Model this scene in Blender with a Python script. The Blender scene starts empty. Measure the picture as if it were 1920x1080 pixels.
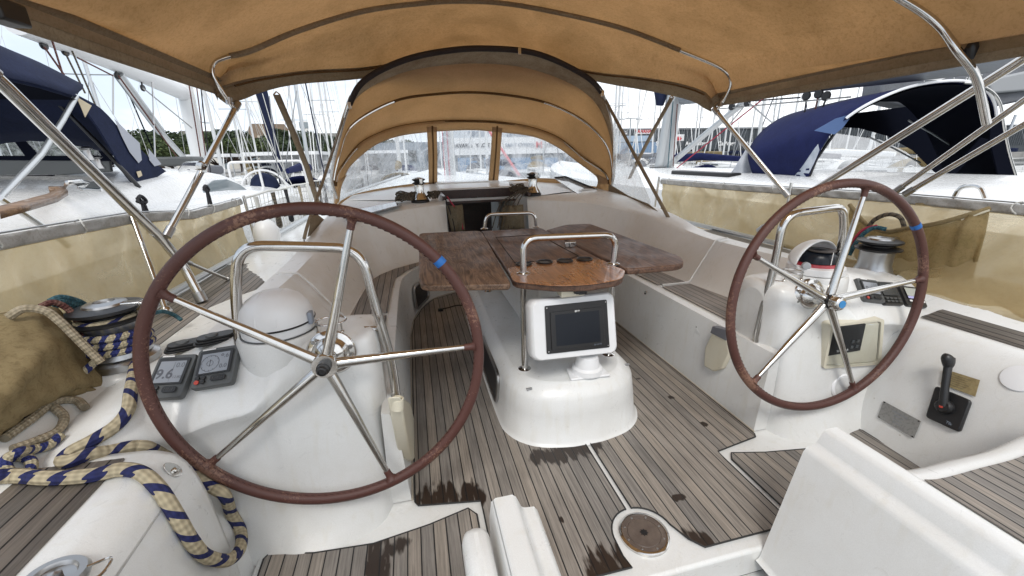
import bpy, bmesh, math, random
from mathutils import Vector, Matrix
random.seed(7)
R_ = math.radians
V = Vector
scene = bpy.context.scene
COL = scene.collection
# ---------------------------------------------------------------- camera
FPX, YAW, PITCH, ROLL = 765.55, 0.22854, 0.31525, -0.02411
CAM = V((-0.69664, 0.0, 1.31137))
_cy, _sy, _cp, _sp = math.cos(YAW), math.sin(YAW), math.cos(PITCH), math.sin(PITCH)
CF = V((_sy*_cp, _cy*_cp, -_sp)); _r0 = V((_cy, -_sy, 0)); _u0 = _r0.cross(CF)
CR = _r0*math.cos(ROLL) + _u0*math.sin(ROLL); CU = -_r0*math.sin(ROLL) + _u0*math.cos(ROLL)
cd = bpy.data.cameras.new('camera'); cam = bpy.data.objects.new('camera', cd); COL.objects.link(cam)
cam.matrix_world = Matrix(((CR.x, CU.x, -CF.x, CAM.x), (CR.y, CU.y, -CF.y, CAM.y), (CR.z, CU.z, -CF.z, CAM.z), (0, 0, 0, 1)))
cd.sensor_width = 36; cd.lens = FPX/1920*36; cd.clip_start = 0.02; cd.clip_end = 3000
scene.camera = cam

def ray(px, py): return CF + CR*((px-960)/FPX) - CU*((py-540)/FPX)
def P(px, py, x=None, y=None, z=None):
    """the point of a real plane (x, y or z fixed, metres) seen at a pixel of the photograph"""
    d = ray(px, py)
    s = (x-CAM.x)/d.x if x is not None else (y-CAM.y)/d.y if y is not None else (z-CAM.z)/d.z
    return CAM + d*s
def PP(px, py, a, b, c):
    n = (V(b)-V(a)).cross(V(c)-V(a)); d = ray(px, py)
    return CAM + d*((V(a)-CAM).dot(n)/d.dot(n))
def XY(p):
    d = V(p)-CAM; z = d.dot(CF); return (960+FPX*d.dot(CR)/z, 540-FPX*d.dot(CU)/z)

# ---------------------------------------------------------------- world, sun, exposure
SUN_EL, SUN_AZ = R_(52), R_(200)
w = bpy.data.worlds.new("World"); scene.world = w; w.use_nodes = True
nt = w.node_tree; nt.nodes.clear()
def N(nt, t, **k):
    n = nt.nodes.new(t)
    for a, b in k.items():
        if a.startswith('i_'): n.inputs[a[2:].replace('_', ' ')].default_value = b
        else: setattr(n, a, b)
    return n
L_ = lambda nt, a, b: nt.links.new(a, b)
sky = N(nt, 'ShaderNodeTexSky', sky_type='NISHITA', sun_disc=False, sun_elevation=SUN_EL, sun_rotation=SUN_AZ, air_density=1.0, dust_density=2.0)
tc = N(nt, 'ShaderNodeTexCoord')
mp = N(nt, 'ShaderNodeMapping'); mp.inputs['Scale'].default_value = (1, 1, 3.2)
L_(nt, tc.outputs['Generated'], mp.inputs['Vector'])
nz = N(nt, 'ShaderNodeTexNoise', i_Scale=2.6, i_Detail=8.0, i_Roughness=0.55); L_(nt, mp.outputs[0], nz.inputs['Vector'])
sep = N(nt, 'ShaderNodeSeparateXYZ'); L_(nt, tc.outputs['Generated'], sep.inputs[0])
m1 = N(nt, 'ShaderNodeMath', operation='MULTIPLY_ADD'); L_(nt, sep.outputs['X'], m1.inputs[0]); m1.inputs[1].default_value = 0.30; L_(nt, nz.outputs['Fac'], m1.inputs[2])
cr = N(nt, 'ShaderNodeValToRGB'); cr.color_ramp.elements[0].position = 0.28; cr.color_ramp.elements[1].position = 0.66
cr.color_ramp.elements[0].color = (.72, .72, .72, 1); cr.color_ramp.elements[1].color = (1, 1, 1, 1)
L_(nt, m1.outputs[0], cr.inputs[0])
cc = N(nt, 'ShaderNodeValToRGB'); cc.color_ramp.elements[0].color = (5.6, 6.2, 7.0, 1); cc.color_ramp.elements[1].color = (9.2, 9.4, 9.7, 1)
cc.color_ramp.elements[0].position = .3; cc.color_ramp.elements[1].position = .7
nz2 = N(nt, 'ShaderNodeTexNoise', i_Scale=4.2, i_Detail=6.0); L_(nt, mp.outputs[0], nz2.inputs['Vector'])
m2 = N(nt, 'ShaderNodeMath', operation='MULTIPLY_ADD'); L_(nt, sep.outputs['X'], m2.inputs[0]); m2.inputs[1].default_value = 0.25; L_(nt, nz2.outputs['Fac'], m2.inputs[2])
L_(nt, m2.outputs[0], cc.inputs[0])
mx = N(nt, 'ShaderNodeMix', data_type='RGBA'); L_(nt, cr.outputs[0], mx.inputs['Factor']); L_(nt, sky.outputs[0], mx.inputs['A']); L_(nt, cc.outputs[0], mx.inputs['B'])
bg = N(nt, 'ShaderNodeBackground', i_Strength=0.10); L_(nt, mx.outputs['Result'], bg.inputs['Color'])
wo = N(nt, 'ShaderNodeOutputWorld'); L_(nt, bg.outputs[0], wo.inputs['Surface'])
sl = bpy.data.lights.new('sun', 'SUN'); sl.energy = 0.9; sl.angle = R_(18); sl.color = (1, .96, .9)
so = bpy.data.objects.new('sun', sl); COL.objects.link(so)
so.rotation_euler = V((math.sin(SUN_AZ)*math.cos(SUN_EL), math.cos(SUN_AZ)*math.cos(SUN_EL), math.sin(SUN_EL))).to_track_quat('Z', 'Y').to_euler()
scene.view_settings.view_transform = 'Standard'; scene.view_settings.look = 'None'
scene.view_settings.exposure = 0.80; scene.view_settings.gamma = 1
scene.render.engine = 'CYCLES'
try:
    scene.cycles.max_bounces = 10; scene.cycles.transparent_max_bounces = 24; scene.cycles.diffuse_bounces = 5
except Exception: pass

# ---------------------------------------------------------------- materials
def mat(name, col=(.5, .5, .5), rough=.5, metal=0, spec=.5, n=None, bump=None, coat=0, trans=0):
    """n: (scale, colour2, lo, hi) noise mix; bump: (scale, strength, dist)"""
    m = bpy.data.materials.new(name); m.use_nodes = True; t = m.node_tree
    b = t.nodes['Principled BSDF']; b.inputs['Base Color'].default_value = (*col, 1); b.inputs['Roughness'].default_value = rough
    b.inputs['Metallic'].default_value = metal; b.inputs['Specular IOR Level'].default_value = spec
    b.inputs['Coat Weight'].default_value = coat
    tcn = N(t, 'ShaderNodeTexCoord')
    if n:
        a = N(t, 'ShaderNodeTexNoise', i_Scale=n[0], i_Detail=6.0, i_Roughness=.6); L_(t, tcn.outputs['Object'], a.inputs['Vector'])
        r = N(t, 'ShaderNodeValToRGB'); e = r.color_ramp.elements
        e[0].position = n[2]; e[1].position = n[3]; e[0].color = (*col, 1); e[1].color = (*n[1], 1)
        L_(t, a.outputs['Fac'], r.inputs[0]); L_(t, r.outputs[0], b.inputs['Base Color'])
    if bump:
        a = N(t, 'ShaderNodeTexNoise', i_Scale=bump[0], i_Detail=3.0); L_(t, tcn.outputs['Object'], a.inputs['Vector'])
        u = N(t, 'ShaderNodeBump', i_Strength=bump[1], i_Distance=bump[2]); L_(t, a.outputs['Fac'], u.inputs['Height']); L_(t, u.outputs[0], b.inputs['Normal'])
    return m
def gelcoat(name, col, dirt, rough=.32, bs=.25):
    m = mat(name, col, rough, 0, .5, None, None, .15); t = m.node_tree; b = t.nodes['Principled BSDF']
    c = N(t, 'ShaderNodeTexCoord')
    a = N(t, 'ShaderNodeTexNoise', i_Scale=2.3, i_Detail=8.0, i_Roughness=.65); L_(t, c.outputs['Object'], a.inputs['Vector'])
    f = N(t, 'ShaderNodeTexNoise', i_Scale=380.0, i_Detail=2.0); L_(t, c.outputs['Object'], f.inputs['Vector'])
    mpn = N(t, 'ShaderNodeMapping'); mpn.inputs['Scale'].default_value = (30, 30, 3); L_(t, c.outputs['Object'], mpn.inputs['Vector'])
    s = N(t, 'ShaderNodeTexNoise', i_Scale=1.0, i_Detail=4.0); L_(t, mpn.outputs[0], s.inputs['Vector'])
    r = N(t, 'ShaderNodeValToRGB'); e = r.color_ramp.elements; e[0].position = .42; e[1].position = .75; e[0].color = (*col, 1); e[1].color = (*dirt, 1)
    L_(t, a.outputs['Fac'], r.inputs[0])
    r2 = N(t, 'ShaderNodeValToRGB'); e = r2.color_ramp.elements; e[0].position = .3; e[1].position = .7; e[0].color = (.93, .93, .93, 1); e[1].color = (1.0, 1.0, 1.0, 1)
    L_(t, f.outputs['Fac'], r2.inputs[0])
    r3 = N(t, 'ShaderNodeValToRGB'); e = r3.color_ramp.elements; e[0].position = .55; e[1].position = .8; e[0].color = (1, 1, 1, 1); e[1].color = (.9, .87, .8, 1)
    L_(t, s.outputs['Fac'], r3.inputs[0])
    x = N(t, 'ShaderNodeMix', data_type='RGBA', blend_type='MULTIPLY'); x.inputs['Factor'].default_value = 1
    L_(t, r.outputs[0], x.inputs['A']); L_(t, r2.outputs[0], x.inputs['B'])
    y = N(t, 'ShaderNodeMix', data_type='RGBA', blend_type='MULTIPLY'); y.inputs['Factor'].default_value = .55
    L_(t, x.outputs['Result'], y.inputs['A']); L_(t, r3.outputs[0], y.inputs['B'])
    L_(t, y.outputs['Result'], b.inputs['Base Color'])
    vo = N(t, 'ShaderNodeTexVoronoi', i_Scale=9.0); L_(t, c.outputs['Object'], vo.inputs['Vector'])
    sk = N(t, 'ShaderNodeTexNoise', i_Scale=90.0, i_Detail=2.0); L_(t, c.outputs['Object'], sk.inputs['Vector'])
    sa = N(t, 'ShaderNodeMath', operation='MULTIPLY_ADD'); sa.inputs[1].default_value = .06; L_(t, sk.outputs['Fac'], sa.inputs[0]); L_(t, vo.outputs['Distance'], sa.inputs[2])
    sr = N(t, 'ShaderNodeMapRange'); sr.inputs['From Min'].default_value = .055; sr.inputs['From Max'].default_value = .072; sr.inputs['To Min'].default_value = .45; sr.inputs['To Max'].default_value = 0; L_(t, sa.outputs[0], sr.inputs['Value'])
    s2 = N(t, 'ShaderNodeTexNoise', i_Scale=7.0, i_Detail=9.0, i_Roughness=.75, i_Distortion=2.5); L_(t, c.outputs['Object'], s2.inputs['Vector'])
    s3 = N(t, 'ShaderNodeMapRange'); s3.inputs['From Min'].default_value = .64; s3.inputs['From Max'].default_value = .76; s3.inputs['To Min'].default_value = 0; s3.inputs['To Max'].default_value = .4; L_(t, s2.outputs['Fac'], s3.inputs['Value'])
    s4 = N(t, 'ShaderNodeMath', operation='MAXIMUM'); L_(t, sr.outputs[0], s4.inputs[0]); L_(t, s3.outputs[0], s4.inputs[1])
    zz = N(t, 'ShaderNodeMix', data_type='RGBA'); L_(t, s4.outputs[0], zz.inputs['Factor']); L_(t, y.outputs['Result'], zz.inputs['A']); zz.inputs['B'].default_value = (.36, .33, .28, 1)
    if bs > .1: L_(t, zz.outputs['Result'], b.inputs['Base Color'])
    rr = N(t, 'ShaderNodeMapRange'); rr.inputs['To Min'].default_value = rough*.7; rr.inputs['To Max'].default_value = rough*1.5; L_(t, s2.outputs['Fac'], rr.inputs['Value']); L_(t, rr.outputs[0], b.inputs['Roughness'])
    u = N(t, 'ShaderNodeBump', i_Strength=bs, i_Distance=.001); L_(t, f.outputs['Fac'], u.inputs['Height']); L_(t, u.outputs[0], b.inputs['Normal'])
    return m
def teak(name, pitch, off, base=(.262, .236, .208), dark=(.12, .095, .075), wet=None, axis=0, red=False):
    m = mat(name, base, .62); t = m.node_tree; b = t.nodes['Principled BSDF']
    c = N(t, 'ShaderNodeTexCoord'); sp = N(t, 'ShaderNodeSeparateXYZ'); L_(t, c.outputs['Object'], sp.inputs[0])
    X = sp.outputs[axis]
    def M(op, a, b_=None, c_=None):
        n = N(t, 'ShaderNodeMath', operation=op)
        for i, v in enumerate((a, b_, c_)):
            if v is None: continue
            if hasattr(v, 'is_output') or hasattr(v, 'links'): L_(t, v, n.inputs[i])
            else: n.inputs[i].default_value = v
        return n.outputs[0]
    q = M('DIVIDE', M('SUBTRACT', X, off), pitch)
    fr = M('FRACT', q); idx = M('FLOOR', q)
    seam = M('LESS_THAN', M('ABSOLUTE', M('SUBTRACT', fr, .5)), .5 - .0023/pitch)   # 1 on plank
    wn = N(t, 'ShaderNodeTexWhiteNoise', noise_dimensions='1D'); L_(t, idx, wn.inputs['W'])
    mpn = N(t, 'ShaderNodeMapping'); sc = [160, 160, 60]; sc[1 - axis] = 5.5; mpn.inputs['Scale'].default_value = sc
    cmb = N(t, 'ShaderNodeVectorMath', operation='ADD'); cx = N(t, 'ShaderNodeCombineXYZ')
    L_(t, M('MULTIPLY', wn.outputs['Value'], 7.0), cx.inputs[1 - axis]); L_(t, c.outputs['Object'], cmb.inputs[0]); L_(t, cx.outputs[0], cmb.inputs[1])
    L_(t, cmb.outputs[0], mpn.inputs['Vector'])
    g = N(t, 'ShaderNodeTexNoise', i_Scale=1.0, i_Detail=5.0, i_Roughness=.7); L_(t, mpn.outputs[0], g.inputs['Vector'])
    big = N(t, 'ShaderNodeTexNoise', i_Scale=3.0, i_Detail=5.0); L_(t, c.outputs['Object'], big.inputs['Vector'])
    r = N(t, 'ShaderNodeValToRGB'); e = r.color_ramp.elements; e[0].position = .3; e[1].position = .68
    e[0].color = (*[v*.6 for v in base], 1); e[1].color = (*[v*1.25 for v in base], 1)
    L_(t, g.outputs['Fac'], r.inputs[0])
    v = M('MULTIPLY_ADD', wn.outputs['Value'], .38, M('MULTIPLY_ADD', big.outputs['Fac'], .8, .42))
    x = N(t, 'ShaderNodeMix', data_type='RGBA', blend_type='MULTIPLY'); x.inputs['Factor'].default_value = 1
    L_(t, r.outputs[0], x.inputs['A']); L_(t, v, x.inputs['B'])
    hs = N(t, 'ShaderNodeHueSaturation'); L_(t, M('MULTIPLY_ADD', wn.outputs['Value'], .5, .75), hs.inputs['Saturation']); L_(t, x.outputs['Result'], hs.inputs['Color'])
    col = hs.outputs[0]; rough = None
    if wet:   # soaked ends of planks, each (x, y, rx, ry)
        nw = N(t, 'ShaderNodeTexNoise', i_Scale=1.0, i_Detail=3.0)
        mw = N(t, 'ShaderNodeMapping'); sw = [38, 38, 9]; sw[1 - axis] = 9; mw.inputs['Scale'].default_value = sw; L_(t, c.outputs['Object'], mw.inputs['Vector']); L_(t, mw.outputs[0], nw.inputs['Vector'])
        tot = None
        for (wx, wy, rx, ry) in wet:
            dx = M('DIVIDE', M('SUBTRACT', sp.outputs[0], wx), rx); dy = M('DIVIDE', M('SUBTRACT', sp.outputs[1], wy), ry)
            d = M('ADD', M('POWER', M('ABSOLUTE', dx), 4), M('POWER', M('ABSOLUTE', dy), 2))
            k = M('MINIMUM', M('MAXIMUM', M('MULTIPLY', M('SUBTRACT', M('MULTIPLY_ADD', nw.outputs['Fac'], 3.2, -.8), d), 2.6), 0), 1)
            tot = k if tot is None else M('MAXIMUM', tot, k)
        xw = N(t, 'ShaderNodeMix', data_type='RGBA'); L_(t, tot, xw.inputs['Factor']); L_(t, col, xw.inputs['A']); xw.inputs['B'].default_value = (.032, .022, .017, 1)
        col = xw.outputs['Result']; rough = M('SUBTRACT', .62, M('MULTIPLY', tot, .3))
        L_(t, rough, b.inputs['Roughness'])
    xs = N(t, 'ShaderNodeMix', data_type='RGBA'); L_(t, seam, xs.inputs['Factor']); xs.inputs['A'].default_value = (.012, .012, .013, 1); L_(t, col, xs.inputs['B'])
    L_(t, xs.outputs['Result'], b.inputs['Base Color'])
    u = N(t, 'ShaderNodeBump', i_Strength=.6, i_Distance=.002)
    L_(t, M('ADD', M('MULTIPLY', seam, .6), M('MULTIPLY', g.outputs['Fac'], .5)), u.inputs['Height']); L_(t, u.outputs[0], b.inputs['Normal'])
    return m
def wood(name, c1, c2, rough=.3, rot=0, coat=.3):
    m = mat(name, c1, rough, 0, .5, None, None, coat); t = m.node_tree; b = t.nodes['Principled BSDF']
    c = N(t, 'ShaderNodeTexCoord'); p = N(t, 'ShaderNodeMapping'); p.inputs['Scale'].default_value = (9, 1.1, 9); p.inputs['Rotation'].default_value = (0, 0, rot)
    L_(t, c.outputs['Object'], p.inputs['Vector'])
    a = N(t, 'ShaderNodeTexNoise', i_Scale=1.6, i_Detail=2.0, i_Distortion=.6); L_(t, p.outputs[0], a.inputs['Vector'])
    s = N(t, 'ShaderNodeMath', operation='MULTIPLY'); s.inputs[1].default_value = 85; L_(t, a.outputs['Fac'], s.inputs[0])
    si = N(t, 'ShaderNodeMath', operation='SINE'); L_(t, s.outputs[0], si.inputs[0])
    f = N(t, 'ShaderNodeTexNoise', i_Scale=5.0, i_Detail=4.0, i_Roughness=.6); L_(t, p.outputs[0], f.inputs['Vector'])
    ad = N(t, 'ShaderNodeMath', operation='MULTIPLY_ADD'); ad.inputs[1].default_value = .13; L_(t, si.outputs[0], ad.inputs[0]); L_(t, f.outputs['Fac'], ad.inputs[2])
    r = N(t, 'ShaderNodeValToRGB'); e = r.color_ramp.elements; e[0].position = .3; e[1].position = .72; e[0].color = (*c2, 1); e[1].color = (*c1, 1)
    L_(t, ad.outputs[0], r.inputs[0]); L_(t, r.outputs[0], b.inputs['Base Color'])
    u = N(t, 'ShaderNodeBump', i_Strength=.25, i_Distance=.002); L_(t, ad.outputs[0], u.inputs['Height']); L_(t, u.outputs[0], b.inputs['Normal'])
    w_ = N(t, 'ShaderNodeTexNoise', i_Scale=6.0, i_Detail=4.0); L_(t, c.outputs['Object'], w_.inputs['Vector'])
    r2 = N(t, 'ShaderNodeMapRange'); r2.inputs['To Min'].default_value = rough*.5; r2.inputs['To Max'].default_value = rough*1.7; L_(t, w_.outputs['Fac'], r2.inputs['Value']); L_(t, r2.outputs[0], b.inputs['Roughness'])
    return m
def canvas(name, col, stain=None, tr=.45, trcol=None, sc=3.0, weave=True, see=0.0, fine=.25):
    m = bpy.data.materials.new(name); m.use_nodes = True; t = m.node_tree; b = t.nodes['Principled BSDF']; out = t.nodes['Material Output']
    b.inputs['Roughness'].default_value = .85; b.inputs['Specular IOR Level'].default_value = .2
    c = N(t, 'ShaderNodeTexCoord')
    a = N(t, 'ShaderNodeTexNoise', i_Scale=sc, i_Detail=10.0, i_Roughness=.72, i_Distortion=.3); L_(t, c.outputs['Object'], a.inputs['Vector'])
    r = N(t, 'ShaderNodeValToRGB'); e = r.color_ramp.elements; e[0].position = .4; e[1].position = .72; e[0].color = (*col, 1); e[1].color = (*(stain or [v*.8 for v in col]), 1)
    L_(t, a.outputs['Fac'], r.inputs[0])
    fn_ = N(t, 'ShaderNodeTexNoise', i_Scale=60.0, i_Detail=9.0, i_Roughness=.78, i_Distortion=.8); L_(t, c.outputs['Object'], fn_.inputs['Vector'])
    fr_ = N(t, 'ShaderNodeValToRGB'); q = fr_.color_ramp.elements; q[0].position = .38; q[1].position = .52; k_ = 1-fine; q[0].color = (k_, k_*.97, k_*.92, 1); q[1].color = (1, 1, 1, 1); L_(t, fn_.outputs['Fac'], fr_.inputs[0])
    mm_ = N(t, 'ShaderNodeMix', data_type='RGBA', blend_type='MULTIPLY'); mm_.inputs['Factor'].default_value = 1; L_(t, r.outputs[0], mm_.inputs['A']); L_(t, fr_.outputs[0], mm_.inputs['B'])
    class _O: outputs = [mm_.outputs['Result']]
    r = _O; L_(t, r.outputs[0], b.inputs['Base Color'])
    f = N(t, 'ShaderNodeTexNoise', i_Scale=5.0, i_Detail=4.0, i_Distortion=1.5); L_(t, c.outputs['Object'], f.inputs['Vector'])
    u = N(t, 'ShaderNodeBump', i_Strength=.25, i_Distance=.02); L_(t, f.outputs['Fac'], u.inputs['Height']); L_(t, u.outputs[0], b.inputs['Normal'])
    tl = N(t, 'ShaderNodeBsdfTranslucent')
    if trcol:
        x = N(t, 'ShaderNodeMix', data_type='RGBA', blend_type='MULTIPLY'); x.inputs['Factor'].default_value = 1
        L_(t, r.outputs[0], x.inputs['A']); x.inputs['B'].default_value = (*trcol, 1); L_(t, x.outputs['Result'], tl.inputs['Color'])
    else: L_(t, r.outputs[0], tl.inputs['Color'])
    ms = N(t, 'ShaderNodeMixShader'); ms.inputs[0].default_value = tr; L_(t, b.outputs[0], ms.inputs[1]); L_(t, tl.outputs[0], ms.inputs[2])
    last = ms
    if see > 0:
        tp = N(t, 'ShaderNodeBsdfTransparent'); tp.inputs['Color'].default_value = (1, .965, .87, 1)
        ww = N(t, 'ShaderNodeTexNoise', i_Scale=2.2, i_Detail=3.0, i_Distortion=2.0); L_(t, c.outputs['Object'], ww.inputs['Vector'])
        mr = N(t, 'ShaderNodeMapRange'); mr.inputs['From Min'].default_value = .3; mr.inputs['From Max'].default_value = .7
        mr.inputs['To Min'].default_value = see*.7; mr.inputs['To Max'].default_value = min(1, see*1.3); L_(t, ww.outputs['Fac'], mr.inputs['Value'])
        m2_ = N(t, 'ShaderNodeMixShader'); L_(t, mr.outputs[0], m2_.inputs[0]); L_(t, ms.outputs[0], m2_.inputs[1]); L_(t, tp.outputs[0], m2_.inputs[2]); last = m2_
    L_(t, last.outputs[0], out.inputs['Surface'])
    return m
def vinyl(name, haze=.35, sc=(14, 14, 3.5), tint=(.93, .95, .96)):
    m = bpy.data.materials.new(name); m.use_nodes = True; t = m.node_tree; b = t.nodes['Principled BSDF']; out = t.nodes['Material Output']
    b.inputs['Base Color'].default_value = (.8, .82, .84, 1); b.inputs['Roughness'].default_value = .35
    c = N(t, 'ShaderNodeTexCoord'); p = N(t, 'ShaderNodeMapping'); p.inputs['Scale'].default_value = sc; p.inputs['Rotation'].default_value = (0, .25, 0); L_(t, c.outputs['Object'], p.inputs['Vector'])
    a = N(t, 'ShaderNodeTexNoise', i_Scale=1.0, i_Detail=9.0, i_Roughness=.8, i_Distortion=1.6); L_(t, p.outputs[0], a.inputs['Vector'])
    mr = N(t, 'ShaderNodeMapRange'); mr.inputs['From Min'].default_value = .42; mr.inputs['From Max'].default_value = .62
    mr.inputs['To Min'].default_value = haze*.45; mr.inputs['To Max'].default_value = min(.95, haze*1.9); L_(t, a.outputs['Fac'], mr.inputs['Value'])
    tl = N(t, 'ShaderNodeBsdfTranslucent'); tl.inputs['Color'].default_value = (.92, .94, .96, 1)
    m0 = N(t, 'ShaderNodeMixShader'); m0.inputs[0].default_value = .75; L_(t, b.outputs[0], m0.inputs[1]); L_(t, tl.outputs[0], m0.inputs[2])
    tp = N(t, 'ShaderNodeBsdfTransparent'); tp.inputs['Color'].default_value = (*tint, 1)
    m1_ = N(t, 'ShaderNodeMixShader'); L_(t, mr.outputs[0], m1_.inputs[0]); L_(t, tp.outputs[0], m1_.inputs[1]); L_(t, m0.outputs[0], m1_.inputs[2])
    gl = N(t, 'ShaderNodeBsdfGlossy', i_Roughness=.06); ly = N(t, 'ShaderNodeLayerWeight', i_Blend=.25)
    fm = N(t, 'ShaderNodeMath', operation='MULTIPLY'); fm.inputs[1].default_value = .35; L_(t, ly.outputs['Fresnel'], fm.inputs[0])
    m2_ = N(t, 'ShaderNodeMixShader'); L_(t, fm.outputs[0], m2_.inputs[0]); L_(t, m1_.outputs[0], m2_.inputs[1]); L_(t, gl.outputs[0], m2_.inputs[2])
    L_(t, m2_.outputs[0], out.inputs['Surface'])
    return m
def ropemat(name, c1, c2, k=26, ratio=.5):
    """braided rope: flecks run with the UV laid along the rope (u = metres, v = turn)"""
    m = mat(name, c1, .85); t = m.node_tree; b = t.nodes['Principled BSDF']
    c = N(t, 'ShaderNodeUVMap'); sp = N(t, 'ShaderNodeSeparateXYZ'); L_(t, c.outputs[0], sp.inputs[0])
    def M(op, a, b_=None, c_=None):
        n = N(t, 'ShaderNodeMath', operation=op)
        for i, v in enumerate((a, b_, c_)):
            if v is None: continue
            if hasattr(v, 'links'): L_(t, v, n.inputs[i])
            else: n.inputs[i].default_value = v
        return n.outputs[0]
    U, W_ = sp.outputs[0], sp.outputs[1]
    a1 = M('SINE', M('MULTIPLY_ADD', U, k*6.0, M('MULTIPLY', W_, 6.2832*4)))
    a2 = M('SINE', M('MULTIPLY_ADD', U, k*6.0, M('MULTIPLY', W_, -6.2832*4)))
    br = M('MULTIPLY', a1, a2)
    seg = M('ADD', M('SINE', M('MULTIPLY_ADD', U, k*3.1, M('MULTIPLY', W_, 6.2832))), M('MULTIPLY', a1, .45))
    f = M('GREATER_THAN', seg, 1.0 - ratio*1.2)
    x = N(t, 'ShaderNodeMix', data_type='RGBA'); L_(t, f, x.inputs['Factor']); x.inputs['A'].default_value = (*c1, 1); x.inputs['B'].default_value = (*c2, 1)
    y = N(t, 'ShaderNodeMix', data_type='RGBA', blend_type='MULTIPLY'); y.inputs['Factor'].default_value = 1
    L_(t, x.outputs['Result'], y.inputs['A']); L_(t, M('MULTIPLY_ADD', br, .18, .82), y.inputs['B']); L_(t, y.outputs['Result'], b.inputs['Base Color'])
    u = N(t, 'ShaderNodeBump', i_Strength=.8, i_Distance=.002); L_(t, br, u.inputs['Height']); L_(t, u.outputs[0], b.inputs['Normal'])
    return m

G_WHITE = gelcoat('white_gelcoat', (.785, .795, .785), (.70, .695, .665), .27)
G_HULL = gelcoat('hull_gelcoat', (.8, .8, .79), (.74, .74, .72), .25, .05)
G_CREAM = gelcoat('cream_plastic', (.72, .68, .55), (.66, .6, .45), .4)
G_PLAST = mat('white_plastic', (.8, .81, .82), .35, n=(6, (.74, .74, .73), .4, .8))
WET1 = [(-.72, 1.32, .10, .12), (-.58, 1.33, .06, .08), (-.12, 1.46, .20, .07), (-.14, .90, .13, .10), (.17, .90, .05, .09), (.62, 1.47, .02, .02), (.60, 1.72, .018, .02), (-.27, 1.12, .012, .02), (.53, 1.95, .02, .015), (.22, 1.1, .03, .02)]
TEAK = teak('sole_teak', .0463, .004, wet=WET1)
TEAK_W = teak('helm_well_teak', .0463, .004, wet=[(-.93, 1.08, .045, .3), (-.86, 1.16, .05, .04), (1.02, .95, .012, .06)])
TEAK_S = teak('seat_teak', .0463, .01, base=(.28, .25, .22))
TEAK_N = teak('narrow_teak', .036, .01, base=(.262, .236, .208))
TABLE = wood('table_wood', (.17, .092, .058), (.055, .028, .019), .46, 0, .06)
TABLE_V = wood('varnished_wood', (.36, .16, .062), (.17, .07, .028), .25, 1.2, .5)
LEAF = wood('leaf_wood', (.24, .15, .095), (.075, .042, .026), .5, .15, .04)
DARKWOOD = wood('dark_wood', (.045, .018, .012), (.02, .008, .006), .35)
STEEL = mat('stainless_steel', (.62, .61, .59), .13, 1, n=(40, (.5, .49, .47), .5, .8), bump=(60, .05, .001))
STEEL_D = mat('dull_steel', (.42, .42, .42), .3, 1)
ALU = mat('aluminium', (.55, .57, .58), .38, .85)
BLACK = mat('black_plastic', (.014, .014, .015), .38)
RUBBER = mat('black_rubber', (.02, .02, .02), .7)
DGREY = mat('grey_instrument', (.085, .09, .09), .45)
SCREEN = mat('dark_screen', (.008, .011, .017), .28, spec=.3)
LCD = mat('lcd_panel', (.25, .27, .30), .2, coat=.3)
LCDINK = mat('lcd_ink', (.08, .085, .1), .4)
REDB = mat('red_button', (.5, .06, .04), .4)
REDM = mat('red_card', (.35, .02, .03), .35, coat=.5)
GOLD = mat('brass_label', (.33, .26, .13), .45, n=(60, (.25, .19, .09), .4, .6))
PLATE = mat('engraved_plate', (.3, .3, .29), .42, .3, n=(90, (.24, .24, .235), .5, .6))
BLUEC = mat('blue_cap', (.03, .22, .5), .3)
BLUET = mat('blue_tape', (.015, .13, .42), .5, bump=(90, .5, .002))
INKW = mat('white_ink', (.75, .75, .74), .5)
INKD = mat('dark_ink', (.03, .035, .05), .5)
INKG = mat('grey_ink', (.2, .24, .3), .5)
INKR = mat('red_ink', (.55, .04, .05), .5)
CAN = canvas('ochre_canvas', (.68, .515, .34), (.50, .37, .225), .58, (1, .98, .93), 1.6, fine=.16)
CAN_B = canvas('taupe_canvas', (.42, .345, .25), (.33, .26, .185), .42)
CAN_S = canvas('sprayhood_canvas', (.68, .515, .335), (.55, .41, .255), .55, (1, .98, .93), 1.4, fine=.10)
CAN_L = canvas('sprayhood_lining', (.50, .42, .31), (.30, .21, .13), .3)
CAN_D = canvas('seam_canvas', (.19, .115, .055), (.12, .07, .035), .2)
NAVY = canvas('navy_canvas', (.017, .024, .06), (.012, .017, .04), .04)
NAVY2 = canvas('blue_canvas', (.014, .020, .085), (.010, .014, .06), .04)
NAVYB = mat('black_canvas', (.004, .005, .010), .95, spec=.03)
GREYC = canvas('grey_sailcloth', (.19, .2, .22), (.15, .155, .17), .05)
GREYL = canvas('hem_canvas', (.55, .55, .54), (.44, .44, .43), .2, None, 8)
MESH = canvas('tan_mesh', (.60, .50, .31), (.50, .41, .245), .5, None, 1.6, True, .50, .05)
MESH_F = canvas('folded_mesh', (.42, .33, .175), (.33, .25, .12), .45, None, 5, True, .20)
BAG = canvas('tan_bag_canvas', (.30, .235, .125), (.22, .165, .085), .12, None, 4)
BAGR = canvas('rope_bag_mesh', (.26, .225, .16), (.18, .15, .1), .3)
VIN = vinyl('clear_vinyl', .33, (4.5, 4.5, 1.6))
VIN2 = vinyl('creased_vinyl', .30, (6, 6, 6))
GLASS = mat('tinted_glass', (.03, .04, .045), .06, 0, .8, coat=1)
GLASS_L = mat('cabin_glass', (.16, .2, .22), .08, 0, .9, coat=1)
ROPE_B = ropemat('blue_cream_rope', (.50, .43, .29), (.015, .02, .10), 26, .50)
ROPE_BF = ropemat('fleck_rope', (.5, .44, .3), (.02, .03, .15), 60, .8)
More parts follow.
